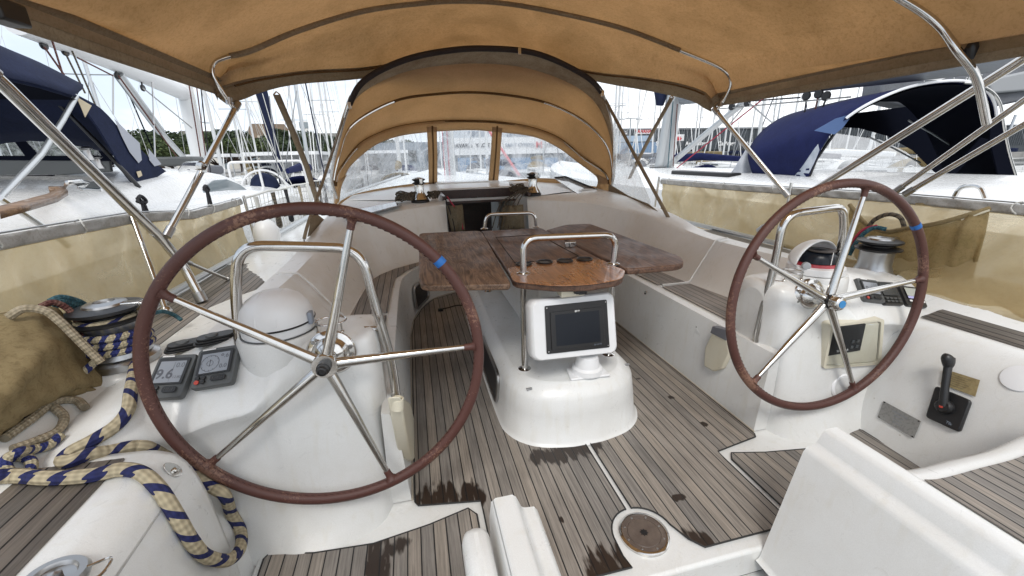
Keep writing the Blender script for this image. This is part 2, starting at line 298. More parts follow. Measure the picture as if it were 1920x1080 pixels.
ROPE_C = ropemat('cream_rope', (.42, .36, .26), (.34, .29, .2), 40)
ROPE_T = ropemat('teal_rope', (.03, .10, .13), (.05, .15, .19), 50)
ROPE_M = ropemat('maroon_rope', (.12, .04, .035), (.2, .1, .08), 50)
ROPE_K = ropemat('khaki_rope', (.17, .14, .1), (.06, .05, .04), 60)
ROPE_R = mat('red_rope', (.35, .02, .05), .7)
ROPE_X = mat('black_rope', (.015, .015, .018), .8)
ROPE_W = mat('white_line', (.6, .6, .57), .7)
def leather():
    m = mat('worn_leather', (.085, .032, .025), .5); t = m.node_tree; b = t.nodes['Principled BSDF']; c = N(t, 'ShaderNodeTexCoord')
    a = N(t, 'ShaderNodeTexNoise', i_Scale=110.0, i_Detail=7.0, i_Roughness=.8); L_(t, c.outputs['Object'], a.inputs['Vector'])
    g = N(t, 'ShaderNodeTexNoise', i_Scale=4.5, i_Detail=1.0); L_(t, c.outputs['Object'], g.inputs['Vector'])
    ad = N(t, 'ShaderNodeMath', operation='MULTIPLY_ADD'); ad.inputs[1].default_value = 1.0; L_(t, g.outputs['Fac'], ad.inputs[0]); L_(t, a.outputs['Fac'], ad.inputs[2])
    r = N(t, 'ShaderNodeValToRGB'); e = r.color_ramp.elements; e[0].position = .555; e[1].position = .60; e[0].color = (.085, .032, .025, 1); e[1].color = (.23, .125, .085, 1)
    s = N(t, 'ShaderNodeMath', operation='MULTIPLY'); s.inputs[1].default_value = .5; L_(t, ad.outputs[0], s.inputs[0]); L_(t, s.outputs[0], r.inputs[0]); L_(t, r.outputs[0], b.inputs['Base Color'])
    u = N(t, 'ShaderNodeBump', i_Strength=.5, i_Distance=.003); L_(t, a.outputs['Fac'], u.inputs['Height']); L_(t, u.outputs[0], b.inputs['Normal'])
    return m
LEATHER = leather()
STITCH = mat('leather_seam', (.05, .018, .013), .7)

# ---------------------------------------------------------------- mesh helpers
def cr_(pts, k=6, closed=False):
    p = [V(a) for a in pts]; n = len(p); out = []
    rng = range(n if closed else n-1)
    for i in rng:
        p0 = p[(i-1) % n] if closed or i > 0 else p[0]*2-p[1]; p1 = p[i]; p2 = p[(i+1) % n]
        p3 = p[(i+2) % n] if closed or i+2 < n else p[-1]*2-p[-2]
        for j in range(k):
            t = j/k; out.append(.5*((2*p1)+(p2-p0)*t+(2*p0-5*p1+4*p2-p3)*t*t+(-p0+3*p1-3*p2+p3)*t**3))
    if not closed: out.append(p[-1].copy())
    return out
def fil(pts, r, k=6):
    """round the corners of a polyline by radius r"""
    p = [V(a) for a in pts]; out = [p[0]]
    for i in range(1, len(p)-1):
        a = (p[i-1]-p[i]); b = (p[i+1]-p[i]); d = min(r, a.length*.48, b.length*.48)
        A = p[i]+a.normalized()*d; B = p[i]+b.normalized()*d
        for j in range(k+1):
            t = j/k; out.append(A*(1-t)**2+p[i]*2*t*(1-t)+B*t*t)
    out.append(p[-1]); return out
def resample(pts, n):
    pts = [V(a) for a in pts]; L = [0]
    for a, b in zip(pts, pts[1:]): L.append(L[-1]+(b-a).length)
    out = []; k = 0
    for i in range(n):
        t = L[-1]*i/(n-1)
        while k < len(L)-2 and L[k+1] < t: k += 1
        out.append(pts[k].lerp(pts[k+1], (t-L[k])/max(1e-9, L[k+1]-L[k])))
    return out
class MB:
    def __init__(s): s.v = []; s.f = []; s.uv = {}
    def add(s, vs, fs):
        o = len(s.v); s.v += [V(a) for a in vs]; s.f += [tuple(o+i for i in f) for f in fs]; return o
    def grid(s, rows, cu=False, cv=False):
        n, m = len(rows), len(rows[0]); fs = []
        for i in range(n if cv else n-1):
            for j in range(m if cu else m-1):
                fs.append((i*m+j, i*m+(j+1) % m, ((i+1) % n)*m+(j+1) % m, ((i+1) % n)*m+j))
        s.add([p for r in rows for p in r], fs); return s
    def poly(s, pts): s.add(pts, [tuple(range(len(pts)))]); return s
    def prism(s, pts, off):
        n = len(pts); off = V(off); a = [V(p) for p in pts]; b = [p+off for p in a]
        s.add(a+b, [tuple(range(n)), tuple(range(2*n-1, n-1, -1))]+[(i, (i+1) % n, n+(i+1) % n, n+i) for i in range(n)]); return s
    def box(s, c, h, ax=None):
        c = V(c); A = ax or (V((1, 0, 0)), V((0, 1, 0)), V((0, 0, 1)))
        vs = [c+A[0]*h[0]*i+A[1]*h[1]*j+A[2]*h[2]*k for i in (-1, 1) for j in (-1, 1) for k in (-1, 1)]
        s.add(vs, [(0, 1, 3, 2), (4, 6, 7, 5), (0, 4, 5, 1), (2, 3, 7, 6), (0, 2, 6, 4), (1, 5, 7, 3)]); return s
    def tube(s, pts, r, n=10, closed=False, flat=1.0):
        p = [V(a) for a in pts]; m = len(p); rr = r if hasattr(r, '__len__') else [r]*m
        tg = []
        for i in range(m):
            a = p[(i-1) % m] if closed or i > 0 else p[i]; b = p[(i+1) % m] if closed or i < m-1 else p[i]
            d = b-a; tg.append(d.normalized() if d.length > 1e-9 else V((0, 0, 1)))
        up = V((0, 0, 1)) if abs(tg[0].z) < .9 else V((1, 0, 0)); nx = (up-tg[0]*up.dot(tg[0])).normalized(); rings = []; L = 0; us = []
        for i in range(m):
            nx = (nx-tg[i]*nx.dot(tg[i])).normalized(); ny = tg[i].cross(nx)
            rings.append([p[i]+(nx*math.cos(6.28319*j/n)+ny*math.sin(6.28319*j/n)*flat)*rr[i] for j in range(n)])
            if i: L += (p[i]-p[i-1]).length
            us.append(L)
        o = len(s.v); nf = len(s.f); s.grid(rings, cu=True, cv=closed)
        for q in range(nf, len(s.f)):
            k = q-nf; i, j = divmod(k, n); u0 = us[i]; u1 = us[i+1] if i+1 < m else us[i]+.01
            s.uv[q] = [(u0, j/n), (u0, (j+1)/n), (u1, (j+1)/n), (u1, j/n)]
        if not closed:
            s.f.append(tuple(o+j for j in range(n-1, -1, -1))); s.f.append(tuple(o+(m-1)*n+j for j in range(n)))
        return s
    def lathe(s, prof, o=(0, 0, 0), ax=(0, 0, 1), n=28, cap=True):
        o = V(o); ax = V(ax).normalized(); u = ax.orthogonal().normalized(); w_ = ax.cross(u)
        s.grid([[o+ax*h+(u*math.cos(6.28319*j/n)+w_*math.sin(6.28319*j/n))*r for j in range(n)] for r, h in prof], cu=True)
        b = len(s.v)-n*len(prof)
        if cap:
            if prof[0][0] > 1e-4: s.f.append(tuple(b+j for j in range(n)))
            if prof[-1][0] > 1e-4: s.f.append(tuple(len(s.v)-n+j for j in range(n)))
        return s
    def merge(s, o):
        b = len(s.v); nf = len(s.f); s.v += o.v; s.f += [tuple(b+i for i in f) for f in o.f]
        for k, u in o.uv.items(): s.uv[nf+k] = u
        return s
ROOT = {}
SOLID = {'side_bench','helm_coaming','helm_shelf','coaming_teak','deck_teak','helm_console','binnacle_base','cockpit_sole','helm_well','helm_seat','seat_partition','winch_pod','cabin_top'}
def link(o): COL.objects.link(o); return o
def thing(name, label, cat, loc=(0, 0, 0), group=None):
    e = bpy.data.objects.new(name, None); e.empty_display_size = .1; link(e); e.location = loc
    e['label'] = label; e['category'] = cat
    if group: e['group'] = group
    ROOT[e.name] = V(loc); return e
def part(name, mb, m, parent=None, bevel=0, solid=0, ang=38, sub=0, label=None, recalc=True, smooth=True):
    off = ROOT.get(parent.name, V((0, 0, 0))) if parent else V((0, 0, 0))
    if name in SOLID: surf(mb)
    me = bpy.data.meshes.new(name); me.from_pydata([tuple(p-off) for p in mb.v], [], mb.f)
    if mb.uv:
        uvl = me.uv_layers.new(name='UVMap')
        for pi, pg in enumerate(me.polygons):
            u = mb.uv.get(pi)
            if u:
                for k, li in enumerate(pg.loop_indices):
                    if k < len(u): uvl.data[li].uv = u[k]
    bm = bmesh.new(); bm.from_mesh(me)
    if recalc: bmesh.ops.recalc_face_normals(bm, faces=bm.faces)
    bm.to_mesh(me); bm.free()
    me.materials.append(m)
    if smooth:
        me.shade_smooth()
        try: me.set_sharp_from_angle(angle=R_(ang))
        except Exception: pass
    o = bpy.data.objects.new(name, me); link(o)
    if parent: o.parent = parent
    if solid:
        q = o.modifiers.new('t', 'SOLIDIFY'); q.thickness = solid; q.offset = 0
    if bevel:
        q = o.modifiers.new('b', 'BEVEL'); q.width = bevel; q.segments = 3; q.limit_method = 'ANGLE'; q.angle_limit = R_(30); q.harden_normals = False
    if sub:
        q = o.modifiers.new('s', 'SUBSURF'); q.levels = sub; q.render_levels = sub
    if label: o['label'] = label
    ROOT[o.name] = off
    return o
from mathutils.bvhtree import BVHTree
_SV, _SF, _BV = [], [], [None, 0]
def surf(mb):
    b = len(_SV); _SV.extend([V(v) for v in mb.v]); _SF.extend([tuple(b+i for i in f) for f in mb.f])
def S(px, py, lift=.0):
    """where the ray of a pixel first meets the moulded deck: used to lay ropes and fittings ON the surface"""
    if _BV[1] != len(_SF): _BV[0] = BVHTree.FromPolygons(_SV, _SF); _BV[1] = len(_SF)
    d = ray(px, py).normalized(); h, n, i, dist = _BV[0].ray_cast(CAM, d)
    if h is None: return P(px, py, z=.5)
    if n.dot(d) > 0: n = -n
    return h+n*lift
def SN(px, py):
    S(px, py); d = ray(px, py).normalized(); h, n, i, dist = _BV[0].ray_cast(CAM, d)
    return n if n.dot(d) < 0 else -n
def hitter(mb):
    bv = BVHTree.FromPolygons([V(v) for v in mb.v], mb.f)
    def h(px, py, lift=.006):
        d = ray(px, py).normalized(); q, n, i, k = bv.ray_cast(CAM, d)
        return None if q is None else q-d*lift
    return h
def solo(name, mb, m, label, cat, group=None, **k):
    o = part(name, mb, m, None, **k); o['label'] = label; o['category'] = cat
    if group: o['group'] = group
    return o
def struct(name, mb, m, **k):
    o = part(name, mb, m, None, **k); o['kind'] = 'structure'; return o
def text_mb(body, org, right, up, size, depth=.001, bold=0):
    """letters as a thin mesh standing on a real surface"""
    c = bpy.data.curves.new('t', 'FONT'); c.body = body; c.size = 1; c.extrude = 0; c.align_x = 'CENTER'; c.align_y = 'CENTER'; c.offset = bold
    o = bpy.data.objects.new('t', c); link(o); dg = bpy.context.evaluated_depsgraph_get(); me = bpy.data.meshes.new_from_object(o.evaluated_get(dg))
    right = V(right).normalized(); up = V(up).normalized(); nrm = right.cross(up)
    mb = MB(); vs = [V(org)+right*v.co.x*size+up*v.co.y*size+nrm*depth for v in me.vertices]
    mb.add(vs, [tuple(p.vertices) for p in me.polygons]); bpy.data.objects.remove(o); bpy.data.curves.remove(c); bpy.data.meshes.remove(me)
    return mb
def mir(pts, s): return [V((p[0]*s, p[1], p[2])) for p in pts]

# ================================================================ OUR YACHT: the moulded cockpit and deck
yacht = thing('sailing_yacht', 'white fibreglass sailing yacht whose cockpit, teak sole and deck fill the foreground', 'yacht')
ST = [  # F0 foot, F1, F2 nose, F3, S, S2, T, T1, T2, D, E, H
 (1.60, [(.815,0),(.835,.35),(.855,.41),(.92,.42),(1.24,.42),(1.28,.45),(1.40,.67),(1.43,.695),(1.50,.70),(1.64,.57),(2.14,.55),(2.2,-1.3)]),
 (1.87, [(.815,0),(.835,.35),(.855,.41),(.92,.42),(1.20,.42),(1.24,.45),(1.39,.67),(1.42,.695),(1.50,.70),(1.64,.57),(2.15,.55),(2.2,-1.3)]),
 (2.47, [(.815,0),(.835,.35),(.855,.41),(.915,.42),(1.14,.42),(1.18,.45),(1.37,.665),(1.40,.69),(1.50,.70),(1.64,.57),(2.15,.55),(2.2,-1.3)]),
 (2.75, [(.815,0),(.835,.35),(.855,.41),(.90,.42),(1.12,.42),(1.16,.45),(1.34,.69),(1.37,.715),(1.48,.72),(1.64,.57),(2.14,.55),(2.2,-1.3)])]
rows = [[(x, y, z) for x, z in pr] for y, pr in ST]
rows += [
 [(.812,3.0,0),(.832,3.0,.35),(.85,2.98,.41),(.90,2.96,.42),(1.10,3.0,.42),(1.13,3.02,.45),(1.26,3.05,.755),(1.29,3.06,.785),(1.42,3.0,.80),(1.63,3.02,.58),(2.13,3.0,.55),(2.2,3,-1.3)],
 [(.79,3.3,0),(.81,3.24,.35),(.83,3.2,.41),(.87,3.18,.42),(1.03,3.3,.42),(1.05,3.33,.46),(1.17,3.40,.80),(1.20,3.42,.825),(1.40,3.35,.845),(1.62,3.35,.60),(2.11,3.35,.56),(2.2,3.35,-1.3)],
 [(.72,3.58,0),(.74,3.46,.35),(.75,3.42,.41),(.78,3.40,.42),(.90,3.48,.42),(.91,3.52,.46),(.98,3.64,.845),(1.0,3.68,.87),(1.38,3.65,.88),(1.61,3.65,.62),(2.09,3.65,.56),(2.2,3.65,-1.3)],
 [(.60,3.82,0),(.62,3.64,.35),(.63,3.60,.41),(.66,3.56,.42),(.70,3.66,.42),(.71,3.69,.46),(.74,3.80,.87),(.76,3.85,.895),(1.36,3.9,.905),(1.60,3.9,.63),(2.08,3.9,.57),(2.2,3.9,-1.3)],
 [(.36,3.98,0),(.38,3.84,.35),(.39,3.80,.41),(.40,3.76,.42),(.40,3.84,.42),(.40,3.87,.46),(.40,3.965,.88),(.40,4.01,.905),(1.34,4.3,.925),(1.58,4.3,.64),(2.06,4.3,.57),(2.2,4.3,-1.3)]]
def dens(rows, k=4):
    cols = list(zip(*rows)); cols = [cr_(c, k) for c in cols]; return [list(r) for r in zip(*cols)]
R2 = dens(rows)
for s in (1, -1):
    mb = MB(); mb.grid([mir(r, s) for r in R2])
    mb.grid([mir([(x,y,z) for x,z in ((.815,0),(.835,.35),(.855,.41),(.885,.42))], s) for y in (1.365,1.50)]); mb.grid([mir([(x,y,z) for x,z in ((.815,0),(.835,.35),(.855,.41),(.92,.42),(1.2,.42))], s) for y in (1.50,1.60)]); mb.poly(mir([(.815,1.365,0),(.835,1.365,.35),(.855,1.365,.41),(.885,1.365,.42),(.895,1.365,0)], s))
    part('side_bench', mb, G_WHITE, yacht, ang=32)
    # cabin top, hatch side and side deck ahead of the coaming
    mb = MB(); T = R2[-1]
    f = [[T[7], V((.85, 4.15, .925)), T[8], V((1.47, 4.3, .80)), T[9], T[10], T[11]],
         [(.40,4.7,.955),(.85,4.7,.965),(1.31,4.7,.945),(1.45,4.7,.82),(1.55,4.7,.66),(2.04,4.7,.58),(2.15,4.7,-1.3)],
         [(.40,5.4,.985),(.85,5.4,.975),(1.26,5.4,.95),(1.42,5.4,.84),(1.52,5.4,.68),(2.0,5.4,.6),(2.1,5.4,-1.3)],
         [(.40,7.5,1.0),(.7,7.5,.98),(1.0,7.5,.94),(1.15,7.5,.85),(1.27,7.5,.76),(1.75,7.5,.72),(1.85,7.5,-1.3)],
         [(.1,11,.86),(.3,11,.86),(.4,11,.85),(.6,11,.85),(.7,11,.85),(.95,11,.85),(.9,11,-1.2)],
         [(0,13.4,.95),(.02,13.4,.95),(.03,13.4,.95),(.04,13.4,.95),(.05,13.4,.95),(.06,13.4,.95),(0,12.9,-1.2)]]
    mb.grid([mir(r, s) for r in f]); part('cabin_top', mb, G_WHITE, yacht, ang=40)
    # companionway side cheek
    mb = MB(); mb.grid([mir(r, s) for r in [[(.40,3.965,.90),(.40,4.7,.945),(.40,5.4,.98)],[(.36,3.98,-.05),(.40,4.7,-.05),(.40,5.4,-.05)]]]); part('companionway_cheek', mb, G_WHITE, yacht)
    # seat teak
    tk = [(.905,1.70),(.905,2.40),(.905,2.47)] if s > 0 else [(.905,1.70),(.905,2.25)]
    A = [(.915,1.70,.424),(.912,2.36,.424),(1.13,2.36,.424),(1.19,1.87,.424),(1.205,1.70,.424)]
    B = [(.91,2.41,.424),(.90,2.9,.424),(.885,3.16,.424),(.80,3.36,.424),(.665,3.55,.424),(.68,3.62,.424),(.90,3.44,.424),(1.0,3.30,.424),(1.06,3.16,.424),(1.09,2.9,.424),(1.125,2.41,.424)]
    for k, pl in enumerate((A, B)):
        mb = MB(); mb.prism(mir(pl, s), (0, 0, .004)); part('seat_teak', mb, TEAK_S, yacht)
    # side-deck teak strips outboard of the coaming
    mb = MB(); mb.grid([mir(r, s) for r in [[(1.67,y,.562+dz),(2.10,y,.556+dz)] for y, dz in ((1.78,.0),(2.4,.0),(3.4,.012))]]); part('deck_teak', mb, TEAK_N, yacht, solid=.006)
    mb = MB(); mb.tube(mir([(2.13,-.6,.575),(2.15,1.5,.575),(2.15,2.6,.575),(2.11,3.6,.59),(2.05,4.6,.61),(1.98,5.6,.64),(1.75,7.5,.75),(.95,11,.88)], s), .022, 8); part('toe_rail', mb, ALU, yacht)
    # moulded seam lines on the coaming (locker joints)
    mb = MB(); pth = [(.93,2.385,.43),(1.10,2.385,.43),(1.145,2.39,.435),(1.17,2.40,.46),(1.34,2.44,.675),(1.39,2.45,.703),(1.47,2.455,.708)]
    mb.tube(mir(cr_(pth, 4), s), .006, 6); part('coaming_seam', mb, G_WHITE, yacht)
# aft half: coaming beside the helmsman, hull side, aft deck
for s in (1, -1):
    mb = MB(); sec = []
    for y, o in ((1.62, .05), (1.40, .04), (1.25, .02 if s > 0 else .06), (1.0, .0 if s > 0 else .07), (.6, -.01 if s > 0 else .07), (-.9, -.03)):
        sec.append([(1.28+o,y,-.05),(1.30+o,y,.0),(1.335+o,y,.12),(1.385+o,y,.25),(1.435+o,y,.36),(1.485+o,y,.44),(1.535+o,y,.492),(1.59+o,y,.522),(1.66,y,.53),(1.72,y,.54),(2.13,y,.55),(2.2,y,-1.3)])
    if s < 0:
        mb = MB(); pf = cr_([(1.36,0,-.03),(1.37,0,.15),(1.38,0,.32),(1.395,0,.43),(1.42,0,.495),(1.46,0,.525),(1.52,0,.537),(1.70,0,.545)], 3)
        rws = [[(-(p.x+dx), y, p.z-dz) for p in pf] for y, dx, dz in ((-.9,-.03,0),(1.0,0,0),(1.165,.0,.0),(1.195,.012,.008),(1.21,.03,.03),(1.215,.05,.06),(1.215,.2,.30))]
        mb.grid(rws); part('helm_shelf', mb, G_WHITE, yacht, ang=60)
        mb = MB(); mb.tube([(-1.408,1.18,.46),(-1.40,.8,.46),(-1.376,-.8,.46)], .003, 5); part('locker_joint', mb, mat('joint_gap', (.3,.29,.27), .7), yacht)
    mb.grid([mir(cr_(r, 3), s) for r in dens(sec, 3)]); part('helm_coaming', mb, G_WHITE, yacht, ang=50)
    mb = MB(); mb.grid([mir(r, s) for r in [[((1.535 if s < 0 else 1.615),y,.541 if s < 0 else .530),(1.66,y,.546 if s < 0 else .536),(1.72,y,.550),(2.08,y,.559)] for y in ((-.9,.4,1.15) if s < 0 else (-.9,.4,1.31))]]); part('coaming_teak', mb, TEAK_N if s > 0 else TEAK_S, yacht, solid=.006)
# ---- sole
mb = MB(); mb.prism([(-1.34,.875,-.004),(-1.34,1.5,-.004),(-.83,1.5,-.004),(-.83,3.4,-.004),(-.3,4.3,-.004),(.3,4.3,-.004),(.83,3.4,-.004),(.83,1.5,-.004),(1.34,1.5,-.004),(1.34,.875,-.004),(.54,.875,-.004),(.52,.84,-.004),(-.52,.84,-.004),(-.54,.875,-.004)], (0, 0, -.116))
part('cockpit_sole', mb, G_WHITE, yacht, bevel=.012)
def arc(cx, cy, r, a0, a1, k=10): return [(cx+r*math.cos(R_(a0+(a1-a0)*i/k)), cy+r*math.sin(R_(a0+(a1-a0)*i/k))) for i in range(k+1)]
def teaksheet(pts, z, m, name='sole_teak', border=True):
    mb = MB(); mb.prism([(x, y, z) for x, y in pts], (0, 0, .004)); o = part(name, mb, m, yacht)
    if border:
        b = MB(); b.tube([V((x, y, z+.0035)) for x, y in pts], .0032, 5, closed=True); part('caulked_edge', b, RUBBER, o)
    return o
st = [(.012,1.42)]+[(.012,1.10)]+arc(0,.99,.113,80,5,8)+[(.14,.93),(.175,.888),(.44,.888),(.545,.888),(.545,1.24),(.548,1.285)]+[(.79,1.325),(.802,1.345),(.803,3.0),(.78,3.3),(.71,3.57),(.59,3.80),(.35,3.94),(.012,3.96)]
teaksheet(st, 0, TEAK)
pt = [(-x, y) for x, y in st]
i0 = [i for i, p in enumerate(pt) if abs(p[1]-.93) < 1e-6][0]
pt[i0] = (-.115,.93); pt[i0+1] = (-.105,.885)
teaksheet(pt, 0, TEAK)
for s in (1, -1):
    q = [(.572,.60),(.572,1.225),(.60,1.262),(.75,1.225),(.95,1.195),(1.15,1.21),(1.30,1.25),(1.315,1.23),(1.30,.60)]
    mb = MB(); mb.prism([(s*.53,-.9,-.005),(s*.53,.9,-.005),(s*1.4,.9,-.005),(s*1.4,-.9,-.005)], (0,0,-.06)); part('helm_well', mb, G_WHITE, yacht)
    teaksheet([(x*s, y) for x, y in q], .0, TEAK_W, 'helm_well_teak')
mb = MB(); mb.prism([(-.5,.85,-.13),(.5,.85,-.13),(.5,-1.2,-.13),(-.5,-1.2,-.13)], (0,0,-.05)); part('lower_sole', mb, G_WHITE, yacht)
teaksheet([(-.40,.80),(.36,.80),(.36,-1.2),(-.40,-1.2)], -.126, TEAK, 'lower_sole_teak')
for s in (1, -1):
    mb = MB(); mb.tube(cr_(mir([(.812,1.36,.003),(.812,2.0,.003),(.812,3.0,.003),(.788,3.3,.003),(.718,3.58,.003),(.60,3.81,.003),(.36,3.965,.003)], s), 4), .0045, 6); part('sealant_bead', mb, mat('old_sealant', (.46, .41, .33), .6), yacht)
# ---- companionway: dark cabin, washboard trim, sliding hatch
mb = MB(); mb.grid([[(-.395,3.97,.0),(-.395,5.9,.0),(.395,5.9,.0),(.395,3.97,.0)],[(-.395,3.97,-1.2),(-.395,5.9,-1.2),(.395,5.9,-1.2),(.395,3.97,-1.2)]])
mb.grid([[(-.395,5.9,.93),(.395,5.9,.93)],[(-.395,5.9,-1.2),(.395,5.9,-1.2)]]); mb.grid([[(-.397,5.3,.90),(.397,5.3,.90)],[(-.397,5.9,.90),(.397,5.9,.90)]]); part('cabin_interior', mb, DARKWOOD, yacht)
mb = MB(); mb.box((0,4.9,.965),(.41,.42,.022)); part('sliding_hatch', mb, G_WHITE, yacht, bevel=.01)
mb = MB(); mb.box((0,4.462,.925),(.43,.012,.045)); mb.box((-.415,4.2,.94),(.016,.27,.018)); mb.box((.415,4.2,.94),(.016,.27,.018)); hr = part('hatch_trim', mb, DARKWOOD, yacht, bevel=.004)
mb = MB(); mb.box((0,4.48,.885),(.40,.012,.035)); hf = part('hatch_front', mb, G_WHITE, yacht, bevel=.004)
mb = MB(); mb.tube(fil([(-.10,4.46,.895),(-.10,4.43,.885),(-.02,4.43,.885),(-.02,4.46,.895)],.01), .004, 6); part('handle', mb, BLACK, hf)
mb = MB(); mb.box((0,4.46,.84),(.40,.012,.012)); part('hatch_trim', mb, DARKWOOD, yacht)
mb = MB(); mb.box((0,6.5,.985),(.40,1.2,.015)); part('coach_roof', mb, G_WHITE, yacht, bevel=.008)
# instrument pod housing on the starboard cabin top
mb = MB(); mb.box((.53,4.75,.985),(.10,.14,.025)); part('hatch_garage', mb, G_PLAST, yacht, bevel=.012)
# ---- port locker window in the bench front
def frame_rect(c, ax, hw, hh, rad, k=5):
    pts = []
    for sx, sy in ((1,1),(-1,1),(-1,-1),(1,-1)):
        a0 = {(1,1):0,(-1,1):90,(-1,-1):180,(1,-1):270}[(sx,sy)]
        for i in range(k+1):
            a = R_(a0+90*i/k); pts.append(V(c)+ax[0]*(sx*(hw-rad)+rad*math.cos(a))+ax[1]*(sy*(hh-rad)+rad*math.sin(a)))
    return pts
for s in (-1,):
    a = V((.78*s,3.36,.12)); b = V((.64*s,3.75,.12)); ux = (b-a).normalized(); uy = V((0.02*s,-.04,.3)).normalized(); nn = ux.cross(uy)*(-1)
    c = V((.715*s,3.535,.165)); nrm = V((.75,-.1,.1)).normalized(); nn = (ux.cross(uy)); nn = nn if nn.dot(CAM-c) > 0 else -nn
    fr = frame_rect(c+nn*.015, (ux, uy), .17, .105, .05)
    mb = MB(); mb.tube(fr, .012, 6, closed=True); wf = part('locker_window', mb, STEEL_D, yacht)
    mb = MB(); mb.poly([p-nn*.003 for p in fr]); part('pane', mb, SCREEN, wf)
# ---- consoles
def console(s):
    st = []; K = (lambda x: 1.27+(x-1.27)*(1.5 if x < 1.6 else 1.15)) if s > 0 else (lambda x: x)
    def prof(ax, pts): st.append([(K(ax) if ax > 1.27 else ax, y, z if (z < .6 or ax > 1.22) else .6+(z-.6)*.72) for y, z in pts])
    prof(.872, [(1.44,-0.02),(1.45,0.1),(1.46,0.2),(1.475,0.38),(1.48,0.52),(1.49,0.6),(1.505,0.66),(1.53,0.69),(1.56,0.7),(1.6,0.68),(1.64,0.6),(1.66,0.5),(1.68,0.4)])
    prof(.890, [(1.35,-0.02),(1.37,0.08),(1.385,0.2),(1.41,0.4),(1.425,0.55),(1.43,0.63),(1.44,0.7),(1.465,0.735),(1.53,0.745),(1.61,0.74),(1.67,0.68),(1.685,0.54),(1.7,0.4)])
    prof(.93, [(1.27,-0.02),(1.305,0.06),(1.335,0.17),(1.365,0.38),(1.39,0.55),(1.4,0.63),(1.415,0.71),(1.445,0.747),(1.52,0.757),(1.63,0.757),(1.7,0.69),(1.715,0.545),(1.73,0.4)])
    prof(1.05, [(1.2,-0.02),(1.265,0.06),(1.315,0.16),(1.35,0.38),(1.38,0.55),(1.39,0.63),(1.41,0.71),(1.44,0.75),(1.52,0.76),(1.64,0.76),(1.71,0.69),(1.72,0.545),(1.73,0.4)])
    prof(1.16, [(1.19,-0.02),(1.265,0.06),(1.315,0.16),(1.345,0.38),(1.37,0.55),(1.38,0.63),(1.405,0.71),(1.44,0.75),(1.52,0.762),(1.64,0.762),(1.71,0.69),(1.72,0.545),(1.73,0.4)])
    prof(1.215, [(1.2,-0.02),(1.265,0.06),(1.312,0.16),(1.335,0.38),(1.345,0.54),(1.36,0.6),(1.42,0.69),(1.47,0.74),(1.55,0.755),(1.66,0.755),(1.73,0.68),(1.74,0.54),(1.75,0.4)])
    prof(1.27, [(1.22,-0.02),(1.275,0.07),(1.315,0.18),(1.345,0.38),(1.345,0.48),(1.327,0.525),(1.333,0.548),(1.42,0.648),(1.487,0.715),(1.55,0.732),(1.66,0.735),(1.73,0.67),(1.75,0.42)])
    prof(1.40, [(1.25,-0.02),(1.28,0.1),(1.31,0.24),(1.34,0.38),(1.342,0.45),(1.324,0.498),(1.33,0.52),(1.415,0.62),(1.48,0.688),(1.55,0.705),(1.64,0.71),(1.72,0.65),(1.74,0.5)])
    prof(1.52, [(1.3,0.1),(1.31,0.2),(1.32,0.3),(1.335,0.39),(1.333,0.43),(1.318,0.47),(1.325,0.492),(1.41,0.595),(1.475,0.655),(1.55,0.675),(1.62,0.675),(1.7,0.62),(1.73,0.54)])
    if s > 0:
        for xx, dz in ((1.735,.0),(1.765,.012),(1.785,.06),(1.795,.11)):
            st.append([(xx, y, min(z, max(.52, z-dz))) for y, z in [(1.3,0.1),(1.3,0.2),(1.3,0.3),(1.305,0.42),(1.315,0.475),(1.345,0.51),(1.41,0.58),(1.475,0.64),(1.55,0.66),(1.62,0.66),(1.7,0.61),(1.715,0.575),(1.73,0.54)]])
    if s < 0: prof(1.60, [(1.3,0.3),(1.3,0.38),(1.29,0.44),(1.25,0.5),(1.235,0.52),(1.26,0.545),(1.32,0.575),(1.38,0.605),(1.46,0.63),(1.55,0.645),(1.62,0.645),(1.68,0.59),(1.72,0.54)])
    if s < 0: prof(1.70, [(1.3,0.4),(1.29,0.44),(1.26,0.48),(1.17,0.52),(1.15,0.535),(1.18,0.55),(1.25,0.5675),(1.32,0.585),(1.45,0.6),(1.55,0.61),(1.62,0.61),(1.68,0.58),(1.72,0.54)])
    if s < 0: prof(1.84, [(1.3,0.4),(1.28,0.45),(1.24,0.5),(1.14,0.53),(1.13,0.535),(1.16,0.54),(1.3,0.55),(1.375,0.555),(1.45,0.56),(1.55,0.56),(1.62,0.56),(1.68,0.55),(1.72,0.54)])
    mb = MB(); mb.grid([mir(r, s) for r in dens([cr_(r, 3) for r in st], 3)])
    mb.poly(mir(cr_(st[0],3), s)); c = part('helm_console', mb, G_WHITE, yacht, ang=60)
    q_ = V((-1.21,1.525,0)) if s < 0 else V((1.20,1.545,0)); mb = MB(); mb.lathe([(.146,0),(.142,.18),(.139,.225),(.132,.238),(.02,.24)], (q_.x,q_.y,.49), n=40); part('binnacle_base', mb, G_WHITE, c)
    return c
con_p, con_s = console(-1), console(1)
